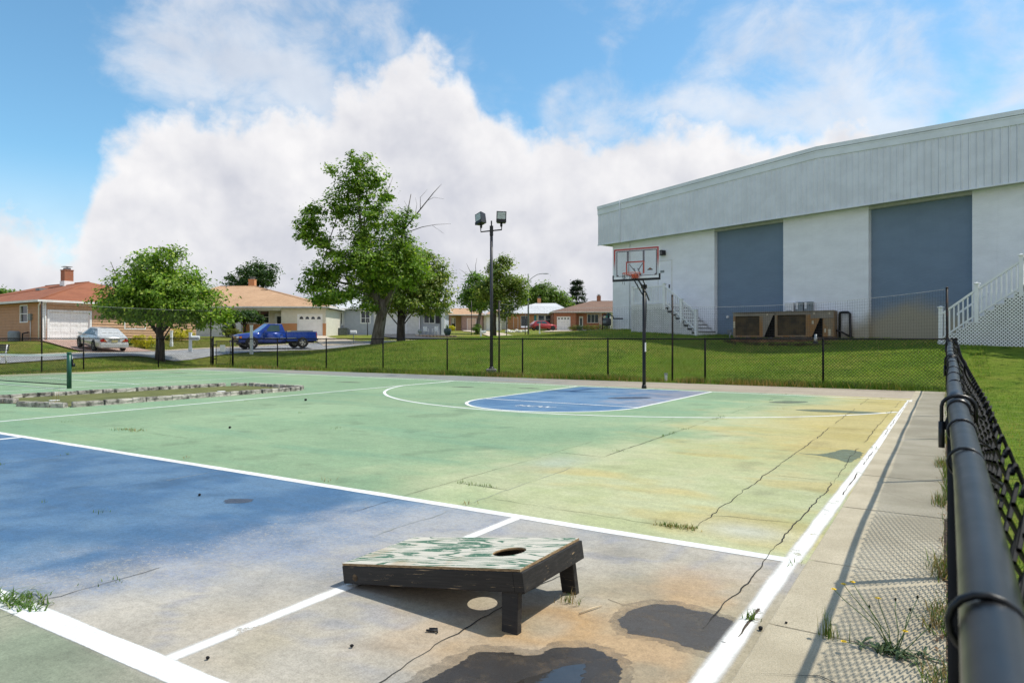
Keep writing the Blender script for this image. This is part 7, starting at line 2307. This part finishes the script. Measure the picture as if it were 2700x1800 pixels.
# the tall tree
T2 = tree('maple_tree', 'tall maple with open crown and bare dead limbs, left of the flood light', site(-7.9, 40.2), [(-1.3, 0, 9.6, 1.3, 1.2, 1.5), (-1.2, 0, 10.9, .9, .9, .9, .8), (-.2, 0, 10.1, .9, .9, .9, .7), (-2.2, .1, 8.2, 1.2, 1.2, 1.0), (-.3, 0, 8.0, 1.2, 1.2, 1.1), (-3.95, 0, 7.3, 1.0, 1.0, .95), (-3.5, .2, 6.3, 1.1, 1.0, .65), (-4.35, 0, 6.6, .6, .6, .4, .5), (-2.7, 0, 5.5, 1.0, 1.0, .55), (-.9, .1, 6.6, 1.25, 1.2, 1.1), (1.0, 0, 7.1, 1.0, 1.0, 1.0, .9), (1.6, 0, 7.7, .7, .7, .6, .4), (-2.9, -.2, 4.2, 1.4, 1.3, .9), (-1.0, -.8, 4.9, 1.9, 1.4, 1.2), (-3.7, 0, 3.6, 1.0, 1.0, .7), (-2.2, -.6, 3.0, 1.5, 1.3, .7), (.6, -.3, 5.2, 1.5, 1.4, 1.1), (1.5, -.3, 4.0, 1.3, 1.2, .9), (1.9, -.2, 5.3, 1.1, 1.1, .8, .8), (1.2, 0, 6.2, 1.0, 1.0, .7, .7), (2.4, -.2, 4.4, 1.0, 1.0, .7, .7), (.5, 0, 9.0, .6, .6, .5, .4), (-3.3, 0, 2.6, .9, .9, .4, .5), (.0, -.4, 3.7, 1.2, 1.0, .8), (-3.9, 0, 8.15, .4, .4, .35, .3), (-2.8, 0, 10.6, .35, .35, .3, .2), (-.6, -.3, 2.2, .9, .8, .4, .4)],
          [([(-.08, 0, -.3), (-.02, 0, .25), (.08, 0, 1.0), (.25, 0, 1.9), (.3, 0, 2.7)], .42, .25), ([(.2, 0, 2.0), (-.15, 0, 2.9), (-.55, 0, 4.3), (-.9, 0, 6.0), (-1.1, 0, 8.2), (-1.2, 0, 10.2)], .20, .03), ([(.3, 0, 2.1), (.75, -.05, 3.1), (1.0, -.1, 4.6), (1.35, 0, 6.2), (1.6, 0, 7.2)], .18, .05), ([(-.5, 0, 4.0), (-1.9, 0, 5.2), (-3.6, 0, 6.2), (-4.6, 0, 7.2)], .12, .03), ([(-.2, -.1, 3.0), (-1.6, -.3, 3.6), (-3.4, -.1, 4.0)], .11, .03)],
          102, 1020, 34, .34, .185, GR1, BARK, shell=.30, autob=34,
          dead=[([(1.55, 0, 6.8), (1.75, 0, 8.0), (1.95, 0, 9.1)], .05, .02), ([(1.6, 0, 7.0), (2.6, 0, 8.3), (3.3, 0, 9.2), (3.75, 0, 9.7)], .05, .01), ([(2.5, 0, 8.2), (2.5, 0, 8.9), (2.9, .1, 9.4)], .02, .006), ([(2.9, 0, 8.7), (3.3, 0, 8.9), (3.9, 0, 8.8)], .015, .005), ([(1.5, 0, 6.7), (2.6, 0, 7.1), (3.4, 0, 7.25), (4.3, 0, 7.3)], .03, .006), ([(3.2, 0, 7.2), (3.9, 0, 6.7)], .01, .005), ([(1.2, -.1, 5.0), (2.3, -.5, 4.6), (3.2, -.6, 4.0)], .035, .008), ([(1.4, -.3, 4.9), (2.4, -.6, 4.2), (2.9, -.7, 3.5)], .025, .006), ([(1.2, -.3, 4.5), (2.0, -.7, 4.3), (2.9, -.8, 4.2)], .02, .006), ([(1.8, 0, 8.2), (1.55, 0, 8.7)], .015, .005), ([(-2.2, 0, 7.6), (-3.2, 0, 8.3), (-4.0, 0, 8.9)], .018, .005), ([(-2.0, 0, 7.2), (-3.2, 0, 7.5)], .015, .005), ([(.2, 0, 8.6), (.7, 0, 9.6), (.9, 0, 10.2)], .02, .006), ([(2.2, 0, 7.8), (2.3, 0, 8.5), (2.2, 0, 8.9)], .015, .004)])
T2.scale = (1, 1, .97)
# dense round tree behind it
T3 = tree('shade_tree', 'dense round dark green tree behind the tall maple', site(-8.3, 51), [(.2, 0, 5.0, 3.2, 2.8, 2.4), (1.6, 0, 4.4, 2.2, 2.2, 2.2), (.3, 0, 6.4, 1.9, 1.9, 1.0), (-1.6, 0, 4.0, 2.2, 2.2, 1.8), (2.6, 0, 3.6, 1.5, 1.5, 1.6), (0, -.5, 2.9, 3.0, 2.5, .8), (1.9, 0, 2.7, 1.6, 1.6, .7)],
          [([(0, 0, -.2), (0, 0, 1.0), (.05, 0, 2.6)], .34, .26), ([(0, 0, 2.0), (.2, 0, 4.2)], .2, .06)], 103, 760, 38, .42, .21, GRY, BARKD, shell=.6)
T4 = tree('street_tree', 'small leafy street tree with a thin leaning trunk left of the flood light pole', site(-4.0, 84), [(.2, 0, 5.6, 2.2, 2.0, 1.6), (-1.1, 0, 4.6, 1.8, 1.7, 1.3), (1.4, 0, 4.8, 1.7, 1.7, 1.4), (.0, 0, 3.6, 2.0, 1.8, .8), (-.6, 0, 7.0, .9, .9, .7, .6)],
          [([(-.35, 0, -.2), (-.2, 0, 1.2), (.1, 0, 2.6), (.2, 0, 4.0)], .27, .16)], 104, 380, 34, .5, .27, GR2, BARK, dead=[([(-.5, 0, 6.5), (-1.2, 0, 7.8), (-1.6, 0, 8.7)], .05, .015), ([(-.9, 0, 6.6), (-1.9, 0, 7.6), (-2.5, 0, 8.0)], .04, .012), ([(-.4, 0, 7.0), (-.5, 0, 8.4), (-.3, 0, 9.4)], .04, .012), ([(-1.3, 0, 6.4), (-2.4, 0, 6.9)], .03, .01)])
T5 = tree('street_tree', 'broad street tree with dark trunk behind the flood light pole', site(-1.85, 70), [(.4, 0, 6.3, 1.5, 1.4, 1.2), (1.0, 0, 7.6, .8, .8, .7, .9), (.0, 0, 7.3, .7, .7, .6, .6), (1.9, 0, 5.4, 1.6, 1.5, 1.1), (.3, 0, 4.9, 1.9, 1.7, 1.2), (-1.2, 0, 4.7, 1.2, 1.2, 1.0), (1.4, -.2, 3.4, 1.5, 1.4, .9), (2.6, 0, 4.4, 1.1, 1.1, .9), (1.0, -.3, 2.3, 1.2, 1.1, .6)],
          [([(0, 0, -.2), (0, 0, 1.5), (.1, 0, 3.4), (.3, 0, 5.2)], .30, .12)], 105, 480, 32, .45, .23, GRY, BARKD)
T6 = tree('background_tree', 'wide bright green tree behind the white roofed house', site(6.4, 133), [(0, 0, 6.6, 3.8, 3, 2.4), (2.6, 0, 5.6, 2.9, 2.5, 2.0), (-2.6, 0, 6.0, 3, 2.5, 2.2), (-.6, 0, 8.2, 2.2, 2, 1.2), (5.0, 0, 4.2, 1.8, 1.8, 1.4)],
          [([(0, 0, -.2), (0, 0, 3), (0, 0, 6)], .4, .2)], 106, 420, 30, .75, .42, [(.085, .165, .016), (.155, .255, .026), (.28, .37, .05)], droop=.5)
T7 = tree('background_tree', 'leafy tree rising behind the tan roofed house chimney', site(-36, 95), [(0, 0, 8.0, 2.8, 2.5, 1.8), (-1.8, 0, 6.8, 2.2, 2, 1.6), (1.9, 0, 7.6, 2.0, 1.9, 1.7), (.6, 0, 9.3, 1.5, 1.4, .9), (2.6, 0, 9.0, 1.0, 1.0, .8), (0, 0, 5.0, 3.0, 2.5, 1.8), (-3.0, 0, 7.6, .9, .9, .5, 1.2)],
          [([(0, 0, -.2), (0, 0, 3), (0, 0, 7)], .4, .15)], 107, 360, 26, .6, .34, GRD, BARKD, shell=.4)
for i, (u, v, w, h, lab) in enumerate(((-31.0, 98, 3.2, 4.9, 'low bright green tree just right of the tan house chimney'), (-27.3, 100, 3.4, 5.3, 'rounded green tree above the right slope of the tan roof'), (-23.6, 102, 3.2, 4.6, 'rounded green tree left of the big maple, behind the blue grey house'))):
    tree('background_tree', lab, site(u, v), [(0, 0, h - 1.4, w, 2.4, 1.5), (-w * .5, 0, h - 2.2, w * .7, 2, 1.3), (w * .5, 0, h - 2.0, w * .7, 2, 1.3), (0, 0, h - 3.2, w, 2.2, 1.6)],
         [([(0, 0, -.2), (0, 0, 2), (0, 0, 3.5)], .25, .1)], 120 + i, 240, 26, .6, .36, GR2, BARKD, autob=6)
# conifer
cf = thing('conifer_tree', 'dark pointed conifer behind the brown roofed brick house', 'tree', (*site(13.3, 140), gz(*site(13.3, 140))), YAW, 'trees in the gardens')
V_, F_, C_ = [], [], []
r = np.random.default_rng(5)
bl_ = []
for k in range(9):
    zz = 1.2 + k * 1.05; ra = 2.9 * (1 - k / 10.2) + .25
    for j in range(7):
        a = j * 2 * math.pi / 7 + k * .5; rr_ = ra * r.uniform(.5, .95)
        bl_.append((rr_ * math.cos(a), rr_ * math.sin(a), zz + r.uniform(-.2, .3), .55, .55, .42, 1.0))
V, F, C, _ = leaves(bl_, 420, 26, .42, .34, 77, [(.016, .036, .014), (.03, .055, .02), (.05, .08, .03)], .2, .3, .4)
np_obj('crown', np_mesh('crown', V, F, LEAF, cols=C), cf)
MB().tube([(0, 0, -.2), (0, 0, 10)], [.25, .03], 8).build('trunk', BARKD, cf)
x_, y_ = site(-64, 85)
tree('background_tree', 'small tree top showing over the far end of the red brown roof', (x_, y_), [(0, 0, 4.6, 1.5, 1.4, 1.0), (1.2, 0, 5.2, .9, .9, .7)], [([(0, 0, -.2), (0, 0, 2.5), (0, 0, 4)], .2, .08)], 131, 90, 24, .5, .3, GR2, BARKD, autob=4)
# weeping dwarf tree by the porch
x_, y_ = site(-24.9, 63.6)
wt_ = tree('weeping_tree', 'small umbrella shaped weeping tree in front of the porch window', (x_, y_), [(0, 0, 2.25, 1.35, 1.2, .32, 2), (0, 0, 2.0, 1.55, 1.4, .35, 2), (-1.3, 0, 1.8, .4, .5, .4, .5), (1.3, 0, 1.75, .4, .5, .4, .5)], [([(0, 0, -.2), (.03, 0, .9), (0, 0, 2.1)], .11, .09)], 132, 170, 34, .25, .2, GRD, BARKD, droop=1.0, autob=6)


# shrubs
def shrub(xy, w, h, cols, label, seed, name='shrub', n=70, per=34, size=.10, d=None):
    t = thing(name, label, 'shrub', (*xy, gz(*xy)), YAW, 'garden shrubs')
    d = d or w
    V, F, C, _ = leaves([(0, 0, h * .52, w / 2, d / 2, h * .46), (-w * .18, 0, h * .6, w * .3, d * .3, h * .36), (w * .2, 0, h * .55, w * .3, d * .3, h * .36)], n, per, min(w, h) * .17, size, seed, cols, 0, .78)
    np_obj('foliage', np_mesh('foliage', V, F, LEAF, cols=C), t)
    MB().lathe([(.05, -.1), (.05, h * .4)], 6).build('stem', BARKD, t)


YEL = [(.42, .38, .015), (.62, .55, .02), (.75, .68, .04)]
OLV = [(.10, .13, .015), (.19, .20, .025), (.30, .28, .04)]
def sp(px, d): return site((px - 1350) * d / 1800, d)
for i, (px, d, w, h, c, lab) in enumerate(((381, 43.2, 1.5, .85, YEL, 'bright yellow shrub just left of the round tree trunk'), (333, 44.5, .75, .38, GR2, 'low green shrub beside the silver sedan'), (478, 50, 1.6, .95, YEL, 'bright yellow shrub just right of the round tree trunk'), (447, 51, .7, .45, GR2, 'small green shrub between yellow shrub and tree trunk'), (603, 63, 1.15, 1.25, GRD, 'dark egg shaped shrub at the tan house corner'), (615, 61.5, 1.7, .85, OLV, 'yellow green round shrub in front of the dark egg shaped one'), (668, 62, 1.5, .6, GR2, 'low green shrub behind the pickup hood'),
        (1165, 101, 1.6, 1.0, OLV, 'yellow flowering shrub by the far tan wall'), (1188, 101, 1.3, .9, YEL, 'yellow shrub by the dark urn'), (1258, 82, 1.0, 1.3, GR2, 'green shrub at the thin leaning trunk'))):
    shrub(sp(px, d), w, h, c, lab, 200 + i)
for i, px in enumerate((1510, 1528, 1548, 1566, 1586, 1602)):
    shrub(sp(px, 104.5), 1.25, 1.0, [OLV, GRD, OLV, [(.16, .15, .02), (.26, .24, .03), (.3, .3, .05)]][i % 4], ['hedge shrub nearest the white garage door of the brick house', 'second hedge shrub from the brick house garage', 'third hedge shrub from the brick house garage', 'fourth hedge shrub from the brick house garage', 'fifth hedge shrub from the brick house garage', 'hedge shrub nearest the hall corner'][i], 230 + i, n=40)

# ------------------------------------------------------------------ grass blades
def scatter(name, n, xr, yr, h, w, seed, ok=None, cols=None, dens=None):
    r = np.random.default_rng(seed)
    x = r.uniform(*xr, n); y = r.uniform(*yr, n)
    if ok is not None:
        k = ok(x, y, r); x, y = x[k], y[k]
    n = len(x); z = gz_arr(x, y)
    a = r.uniform(0, 2 * math.pi, n); hh = h * r.uniform(.45, 1.25, n); b = r.uniform(.1, .8, n) * hh
    dx, dy = np.cos(a), np.sin(a)
    V = np.empty((n, 3, 3)); 
    V[:, 0] = np.stack([x - dy * w, y + dx * w, z], 1); V[:, 1] = np.stack([x + dy * w, y - dx * w, z], 1)
    t2 = r.uniform(0, 2 * math.pi, n)
    V[:, 2] = np.stack([x + np.cos(t2) * b, y + np.sin(t2) * b, z + hh], 1)
    c0 = np.array(cols); f = fbm(x * .6, y * .6, 40 + seed, 4); f2 = fbm(x * .25, y * .9, 60 + seed, 4)
    c = c0[0] + (c0[1] - c0[0]) * sst(f, .3, .7)[:, None]
    dry = (r.random(n) < (.10 + .45 * sst(f2, .5, .75)))
    c[dry] = c0[2]; c = c * r.uniform(.75, 1.3, n)[:, None]
    o = np_obj(name, np_mesh(name, V.reshape(-1, 3), np.arange(n * 3).reshape(-1, 3), GRASSM, cols=np.repeat(c, 3, 0)))
    return o


GC = [(.095, .180, .012), (.220, .330, .028), (.42, .35, .10)]
o = scatter('lawn_grass', 90000, (0.06, 9), (2.2, 24), .055, .004, 1, lambda x, y, r: r.random(len(x)) < np.clip(6 / np.maximum(y, 2) ** 1.0, .25, 1), GC)
tag(o, 'mown grass right of the near fence', 'grass', kind='stuff')
o = scatter('lawn_grass', 190000, (-32, 1), (20.4, 37), .075, .007, 2, lambda x, y, r: (y < 20.4 + 17 * sst(x, -36, -20)) | (r.random(len(x)) < .5), GC)
tag(o, 'mown grass on the slope between far fence and hall', 'grass', kind='stuff')
o = scatter('lawn_grass', 60000, (-48, -30.2), (4, 32), .07, .009, 3, lambda x, y, r: (x > -34.6) | ((x < -40.8) & ~((np.abs(y - 21.7) < 2.4))), [(.080, .130, .014), (.18, .22, .03), (.42, .32, .11)])
tag(o, 'patchy dry grass between the left fence and the street', 'grass', kind='stuff')
DG = [(.085, .15, .016), (.19, .24, .035), (.38, .25, .10)]
o = scatter('fence_weeds', 26000, (-30.5, 0.2), (19.95, 20.75), .19, .009, 4, lambda x, y, r: r.random(len(x)) < (.15 + .85 * sst(fbm(x * .8, y * 0, 8, 4), .38, .68)), DG)
tag(o, 'ragged weeds along the foot of the far fence', 'weeds', kind='stuff')
o = scatter('fence_weeds', 5000, (-30.6, -29.8), (2, 20.5), .11, .007, 5, None, DG)
tag(o, 'ragged weeds along the foot of the left fence', 'weeds', kind='stuff')
o = scatter('fence_weeds', 5200, (-0.03, 0.10), (1.2, 20), .10, .0028, 6, lambda x, y, r: r.random(len(x)) < (.10 + .9 * sst(fbm(y * 1.3, y * 0 + 3, 18, 4), .45, .66)), DG)
tag(o, 'ragged weeds along the foot of the near fence', 'weeds', kind='stuff')
# rusty weeds around the condenser pad
hx_ = [hall(s_, 2.2) for s_ in np.linspace(8.6, 13, 40)]
r = np.random.default_rng(9); P_ = []
for s_ in r.uniform(8.6, 13.0, 130):
    q = hall(s_, 2.1 + abs(r.normal(0, .22))); P_.append((*q, gz(*q)))
V, F, C = blades(P_, 16, .17, .07, .9, .006, 33, [(.10, .055, .03), (.16, .09, .05), (.08, .09, .03), (.05, .03, .02)])
tag(np_obj('dead_weeds', np_mesh('dead_weeds', V, F, GRASSM, cols=C)), 'brown dead weeds at the foot of the air conditioner pad', 'weeds', kind='stuff')
# dry leaf litter by the near fence
r = np.random.default_rng(19); n = 520
x = np.clip(r.normal(.0, .028, n), -.12, .06); y = 1.6 + 9 * r.random(n) ** 1.5; a = r.uniform(0, 6.28, n); s_ = r.uniform(.006, .016, n); tl = r.uniform(-.5, .5, n)
V = np.stack([np.stack([x + np.cos(a + k * math.pi / 2) * s_ * (1 if k % 2 else .5), y + np.sin(a + k * math.pi / 2) * s_ * (1 if k % 2 else .5), .008 + .004 * r.random(n) + (.5 + .5 * math.cos(k * math.pi)) * np.abs(tl) * s_], 1) for k in range(4)], 1).reshape(-1, 3)
c = np.array([(.30, .17, .09), (.22, .12, .06), (.38, .26, .15)])[r.integers(0, 3, n)] * r.uniform(.7, 1.2, n)[:, None]
tag(np_obj('leaf_litter', np_mesh('leaf_litter', V, np.arange(n * 4).reshape(-1, 4), GRASSM, cols=np.repeat(c, 4, 0))), 'dry brown leaf litter along the near fence', 'leaf litter', kind='stuff')
# ------------------------------------------------------------------ street furniture and garden things
def post_box(label, xy, box=True, h=1.05, flag=True, rzz=YAW):
    t = thing('mailbox' if box else 'white_post', label, 'mailbox' if box else 'post', (*xy, gz(*xy)), rzz, 'white posts and mailboxes along the street')
    MB().prism_z([(-.065, -.065), (.065, -.065), (.065, .065), (-.065, .065)], -.1, h).build('post', WHITE, t)
    MB().box(-.085, .085, -.085, .085, -.05, .28).build('post_base', WHITE, t, bevel=.015)
    MB().prism_z([(-.08, -.08), (.08, -.08), (.08, .08), (-.08, .08)], h, h + .05).build('post_cap', WHITE, t)
    if box:
        MB().box(.066, .45, -.05, .05, h - .42, h - .36).build('arm', WHITE, t)
        m = MB(); prof = [(-.09, 0), (.09, 0), (.09, .12), (.06, .19), (0, .21), (-.06, .19), (-.09, .12)]
        m.loft([[(x, y, h - .36 + z) for y, z in prof] for x in (.08, .52)], 0, False); m.build('letter_box', WHITE, t)
    return t


post_box('white mailbox on a thick post in front of the cream house, left of the gate', sp(502, 39.6), True, 1.12)
post_box('plain white post directly in front of the blue pickup', sp(663, 39.2), False, 1.62)
post_box('plain white post in front of the red car', sp(1423, 74), False, 1.15)
post_box('white mailbox just left of the flood light pole', sp(1268, 68), True, .82)
post_box('short white post partly behind the round tree at the yellow shrub', sp(452, 45), False, 1.0)
mb_ = thing('mailbox', 'white mailbox on a thin pole at the driveway left of the tall maple', 'mailbox', (*sp(932, 47.5), gz(*sp(932, 47.5))), YAW, 'white posts and mailboxes along the street')
MB().tube([(0, 0, -.1), (0, 0, .82)], .025, 6).build('post', GREYM, mb_)
prof = [(-.1, 0), (.1, 0), (.1, .12), (.06, .2), (0, .22), (-.06, .2), (-.1, .12)]
MB().loft([[(x, y, .8 + z) for y, z in prof] for x in (-.2, .22)], 0, False).build('letter_box', WHITE2, mb_)

# street lamp
sl = thing('street_lamp', 'grey street lamp with a curved arm by the bright green tree', 'street lamp', (*sp(1393, 75), gz(*sp(1393, 75))), YAW)
LAMPG = mat('lamp_grey', (.17, .18, .19), .5, .15, 3)
MB().tube([(0, 0, -.1), (0, 0, 6.75)], [.10, .07], 10).build('pole', LAMPG, sl)
MB().tube([(0, 0, 5.9), (.45, 0, 6.35), (1.0, 0, 6.68), (1.6, 0, 6.78), (1.75, 0, 6.78)], .035, 6).build('arm', LAMPG, sl)
MB().loft([[(x, y * w, 6.76 + z * w) for y, z in ((-.12, -.04), (.12, -.04), (.1, .05), (-.1, .05))] for x, w in ((1.65, .6), (1.8, 1.0), (2.1, 1.0), (2.25, .5))], 0, False).build('lamp_head', GALV, sl)
# thin sign poles
for px, d, h, lab in ((1243, 80, 4.0, 'thin dark sign pole in front of the far mauve garage'), (1336, 66, 1.9, 'short dark pole right of the slim net pole'), (1385, 74, 2.4, 'thin sign pole left of the street lamp'), (969, 69, 1.6, 'dark yard lamp post in front of the blue grey house')):
    t = thing('sign_pole', lab, 'pole', (*sp(px, d), gz(*sp(px, d))), YAW)
    MB().tube([(0, 0, -.1), (0, 0, h)], .045, 6).build('pole', BLACKM, t)
    MB().box(-.16, .02, -.03, .03, h * .82, h * .86).build('sign_arm', BLACKM, t)
ss = thing('street_sign', 'teal street name sign on a thin post by the hall corner', 'street sign', (*sp(1604, 98), gz(*sp(1604, 98))), YAW)
MB().tube([(0, 0, -.1), (0, 0, 2.45)], .035, 6).build('post', GREYM, ss)
SGN = mat('teal_sign', (.02, .22, .20), .5, .1, 5)
MB().box(-.25, .4, -.02, .02, 2.2, 2.48).box(-.4, .3, -.045, -.025, 1.95, 2.18).build('sign_plate', SGN, ss)

# porch chairs and urn of the blue grey house
def lawn_chair(xy, lab, rzz, z=None):
    t = thing('lawn_chair', lab, 'chair', (*xy, gz(*xy) if z is None else z), rzz, 'white chairs on the porch')
    MB().box(-.25, .25, -.25, .22, .38, .42).build('seat', WHITE, t)
    for x in (-.22, .22):
        MB().tube([(x, -.22, 0), (x, -.2, .4), (x, -.2, .62)], .025, 5).build('leg', WHITE, t); MB().tube([(x, .22, 0), (x, .2, .4)], .025, 5).build('leg', WHITE, t)
        MB().box(x - .03, x + .03, -.24, .22, .60, .63).build('armrest', WHITE, t)
    for k in range(5): MB().box(-.23 + k * .095, -.16 + k * .095, .2, .24, .42, .88).build('back_slat', WHITE, t)


zf = 1.92 + .02
lawn_chair(sp(1123, 71.3), 'white slatted lawn chair, left one on the porch', YAW + R(30), zf)
lawn_chair(sp(1147, 71.3), 'white slatted lawn chair, right one on the porch', YAW - R(30), zf)
ur = thing('garden_urn', 'dark glazed urn with a plant beside the white porch column', 'urn', (*sp(1180, 70), gz(*sp(1180, 70)) + .02), YAW)
MB().lathe([(.2, 0), (.22, .05), (.36, .35), (.40, .6), (.33, .72), (.36, .78)], 14).build('pot', mat('glazed_teal', (.03, .06, .07), .25, .3, 5), ur)
V, F, C = blades([(0, 0, .75)], 40, .7, .08, .6, .02, 3, GRD + [(.05, .09, .03)])
np_obj('plant', np_mesh('plant', V, F, GRASSM, cols=C), ur)
lt = thing('garden_lantern', 'small dark lantern left of the porch chairs', 'lantern', (*sp(1107, 70.8), gz(*sp(1107, 70.8)) + .02), YAW)
MB().lathe([(.16, 0), (.16, .05), (.06, .1), (.2, .3), (.22, .5), (.05, .62)], 10).build('body', GREYM, lt)
ac2 = thing('air_conditioner', 'dark grey condenser box at the blue grey house wall', 'air conditioner', (*sp(906, 71), gz(*sp(906, 71))), YAW)
MB().box(-.45, .45, -.35, .35, 0, .72).build('casing', mat('ac_grey', (.05, .06, .07), .6, .2, 6), ac2)
for k in range(9): MB().box(-.44, .44, -.365, -.351, .06 + k * .07, .09 + k * .07).build('louvre', GREYM, ac2)
MB().box(-.47, .47, -.37, .37, .72, .75).build('lid', GREYM, ac2)
# edging stones along the porch lawn and white rocks
for i, px in enumerate(range(1100, 1205, 9)):
    d = 67.5
    o = MB().lathe([(.22, -.1), (.24, .08), (.18, .16), (.05, .18)], 8).build('edging_stone', mat('edging', (.12, .09, .07), .9, .3, 5) if 'edging' not in bpy.data.materials else bpy.data.materials['edging'], None, (*sp(px, d), gz(*sp(px, d))))
    tag(o, ['first', 'second', 'third', 'fourth', 'fifth', 'sixth', 'seventh', 'eighth', 'ninth', 'tenth', 'eleventh', 'twelfth'][i] + ' edging stone from the left in the row before the porch lawn', 'edging stone', 'edging stones by the porch lawn')
rk = random.Random(3)
for i in range(26):
    px = rk.uniform(1332, 1395); d = rk.uniform(88, 92); s_ = rk.uniform(.16, .34)
    m_ = MB().loft([[(s_ * k * math.cos(t) * rk.uniform(.8, 1.2), s_ * k * math.sin(t) * rk.uniform(.8, 1.2), z * s_) for t in np.linspace(0, 5.6, 7)] for k, z in ((.7, -.2), (1, .4), (.8, .9), (.3, 1.2))], 0, False)
    o = m_.build('garden_rock', SIDE_CRM, None, (*sp(px, d), gz(*sp(px, d))))
    tag(o, 'pale rock in the rock garden left of the red car', 'rock', 'rocks in the rock garden')
# stub at the net pole foot, spigot post by the far fence
st_ = thing('utility_stub', 'short pale marker stub at the foot of the net pole right of the hoop', 'marker', (-7.42, 20.62, 0), 0)
MB().box(-.04, .04, -.03, .03, -.05, .20).build('stub', WHITE2, st_, bevel=.015)
MB().box(-.045, .045, -.035, .035, .2, .26).build('stub_cap', GALV, st_)
fcap = thing('fence_clamp', 'grey metal fitting clamped on top of the far fence in front of the air conditioner', 'clamp', (-3.1, 20.68, 1.25), 0)
MB().lathe([(.045, 0), (.045, .1), (.035, .12), (.035, .2)], 10).build('fitting', GALV, fcap)
MB().box(-.06, .06, -.06, .06, -.06, .0).build('bracket', BLACKM, fcap)
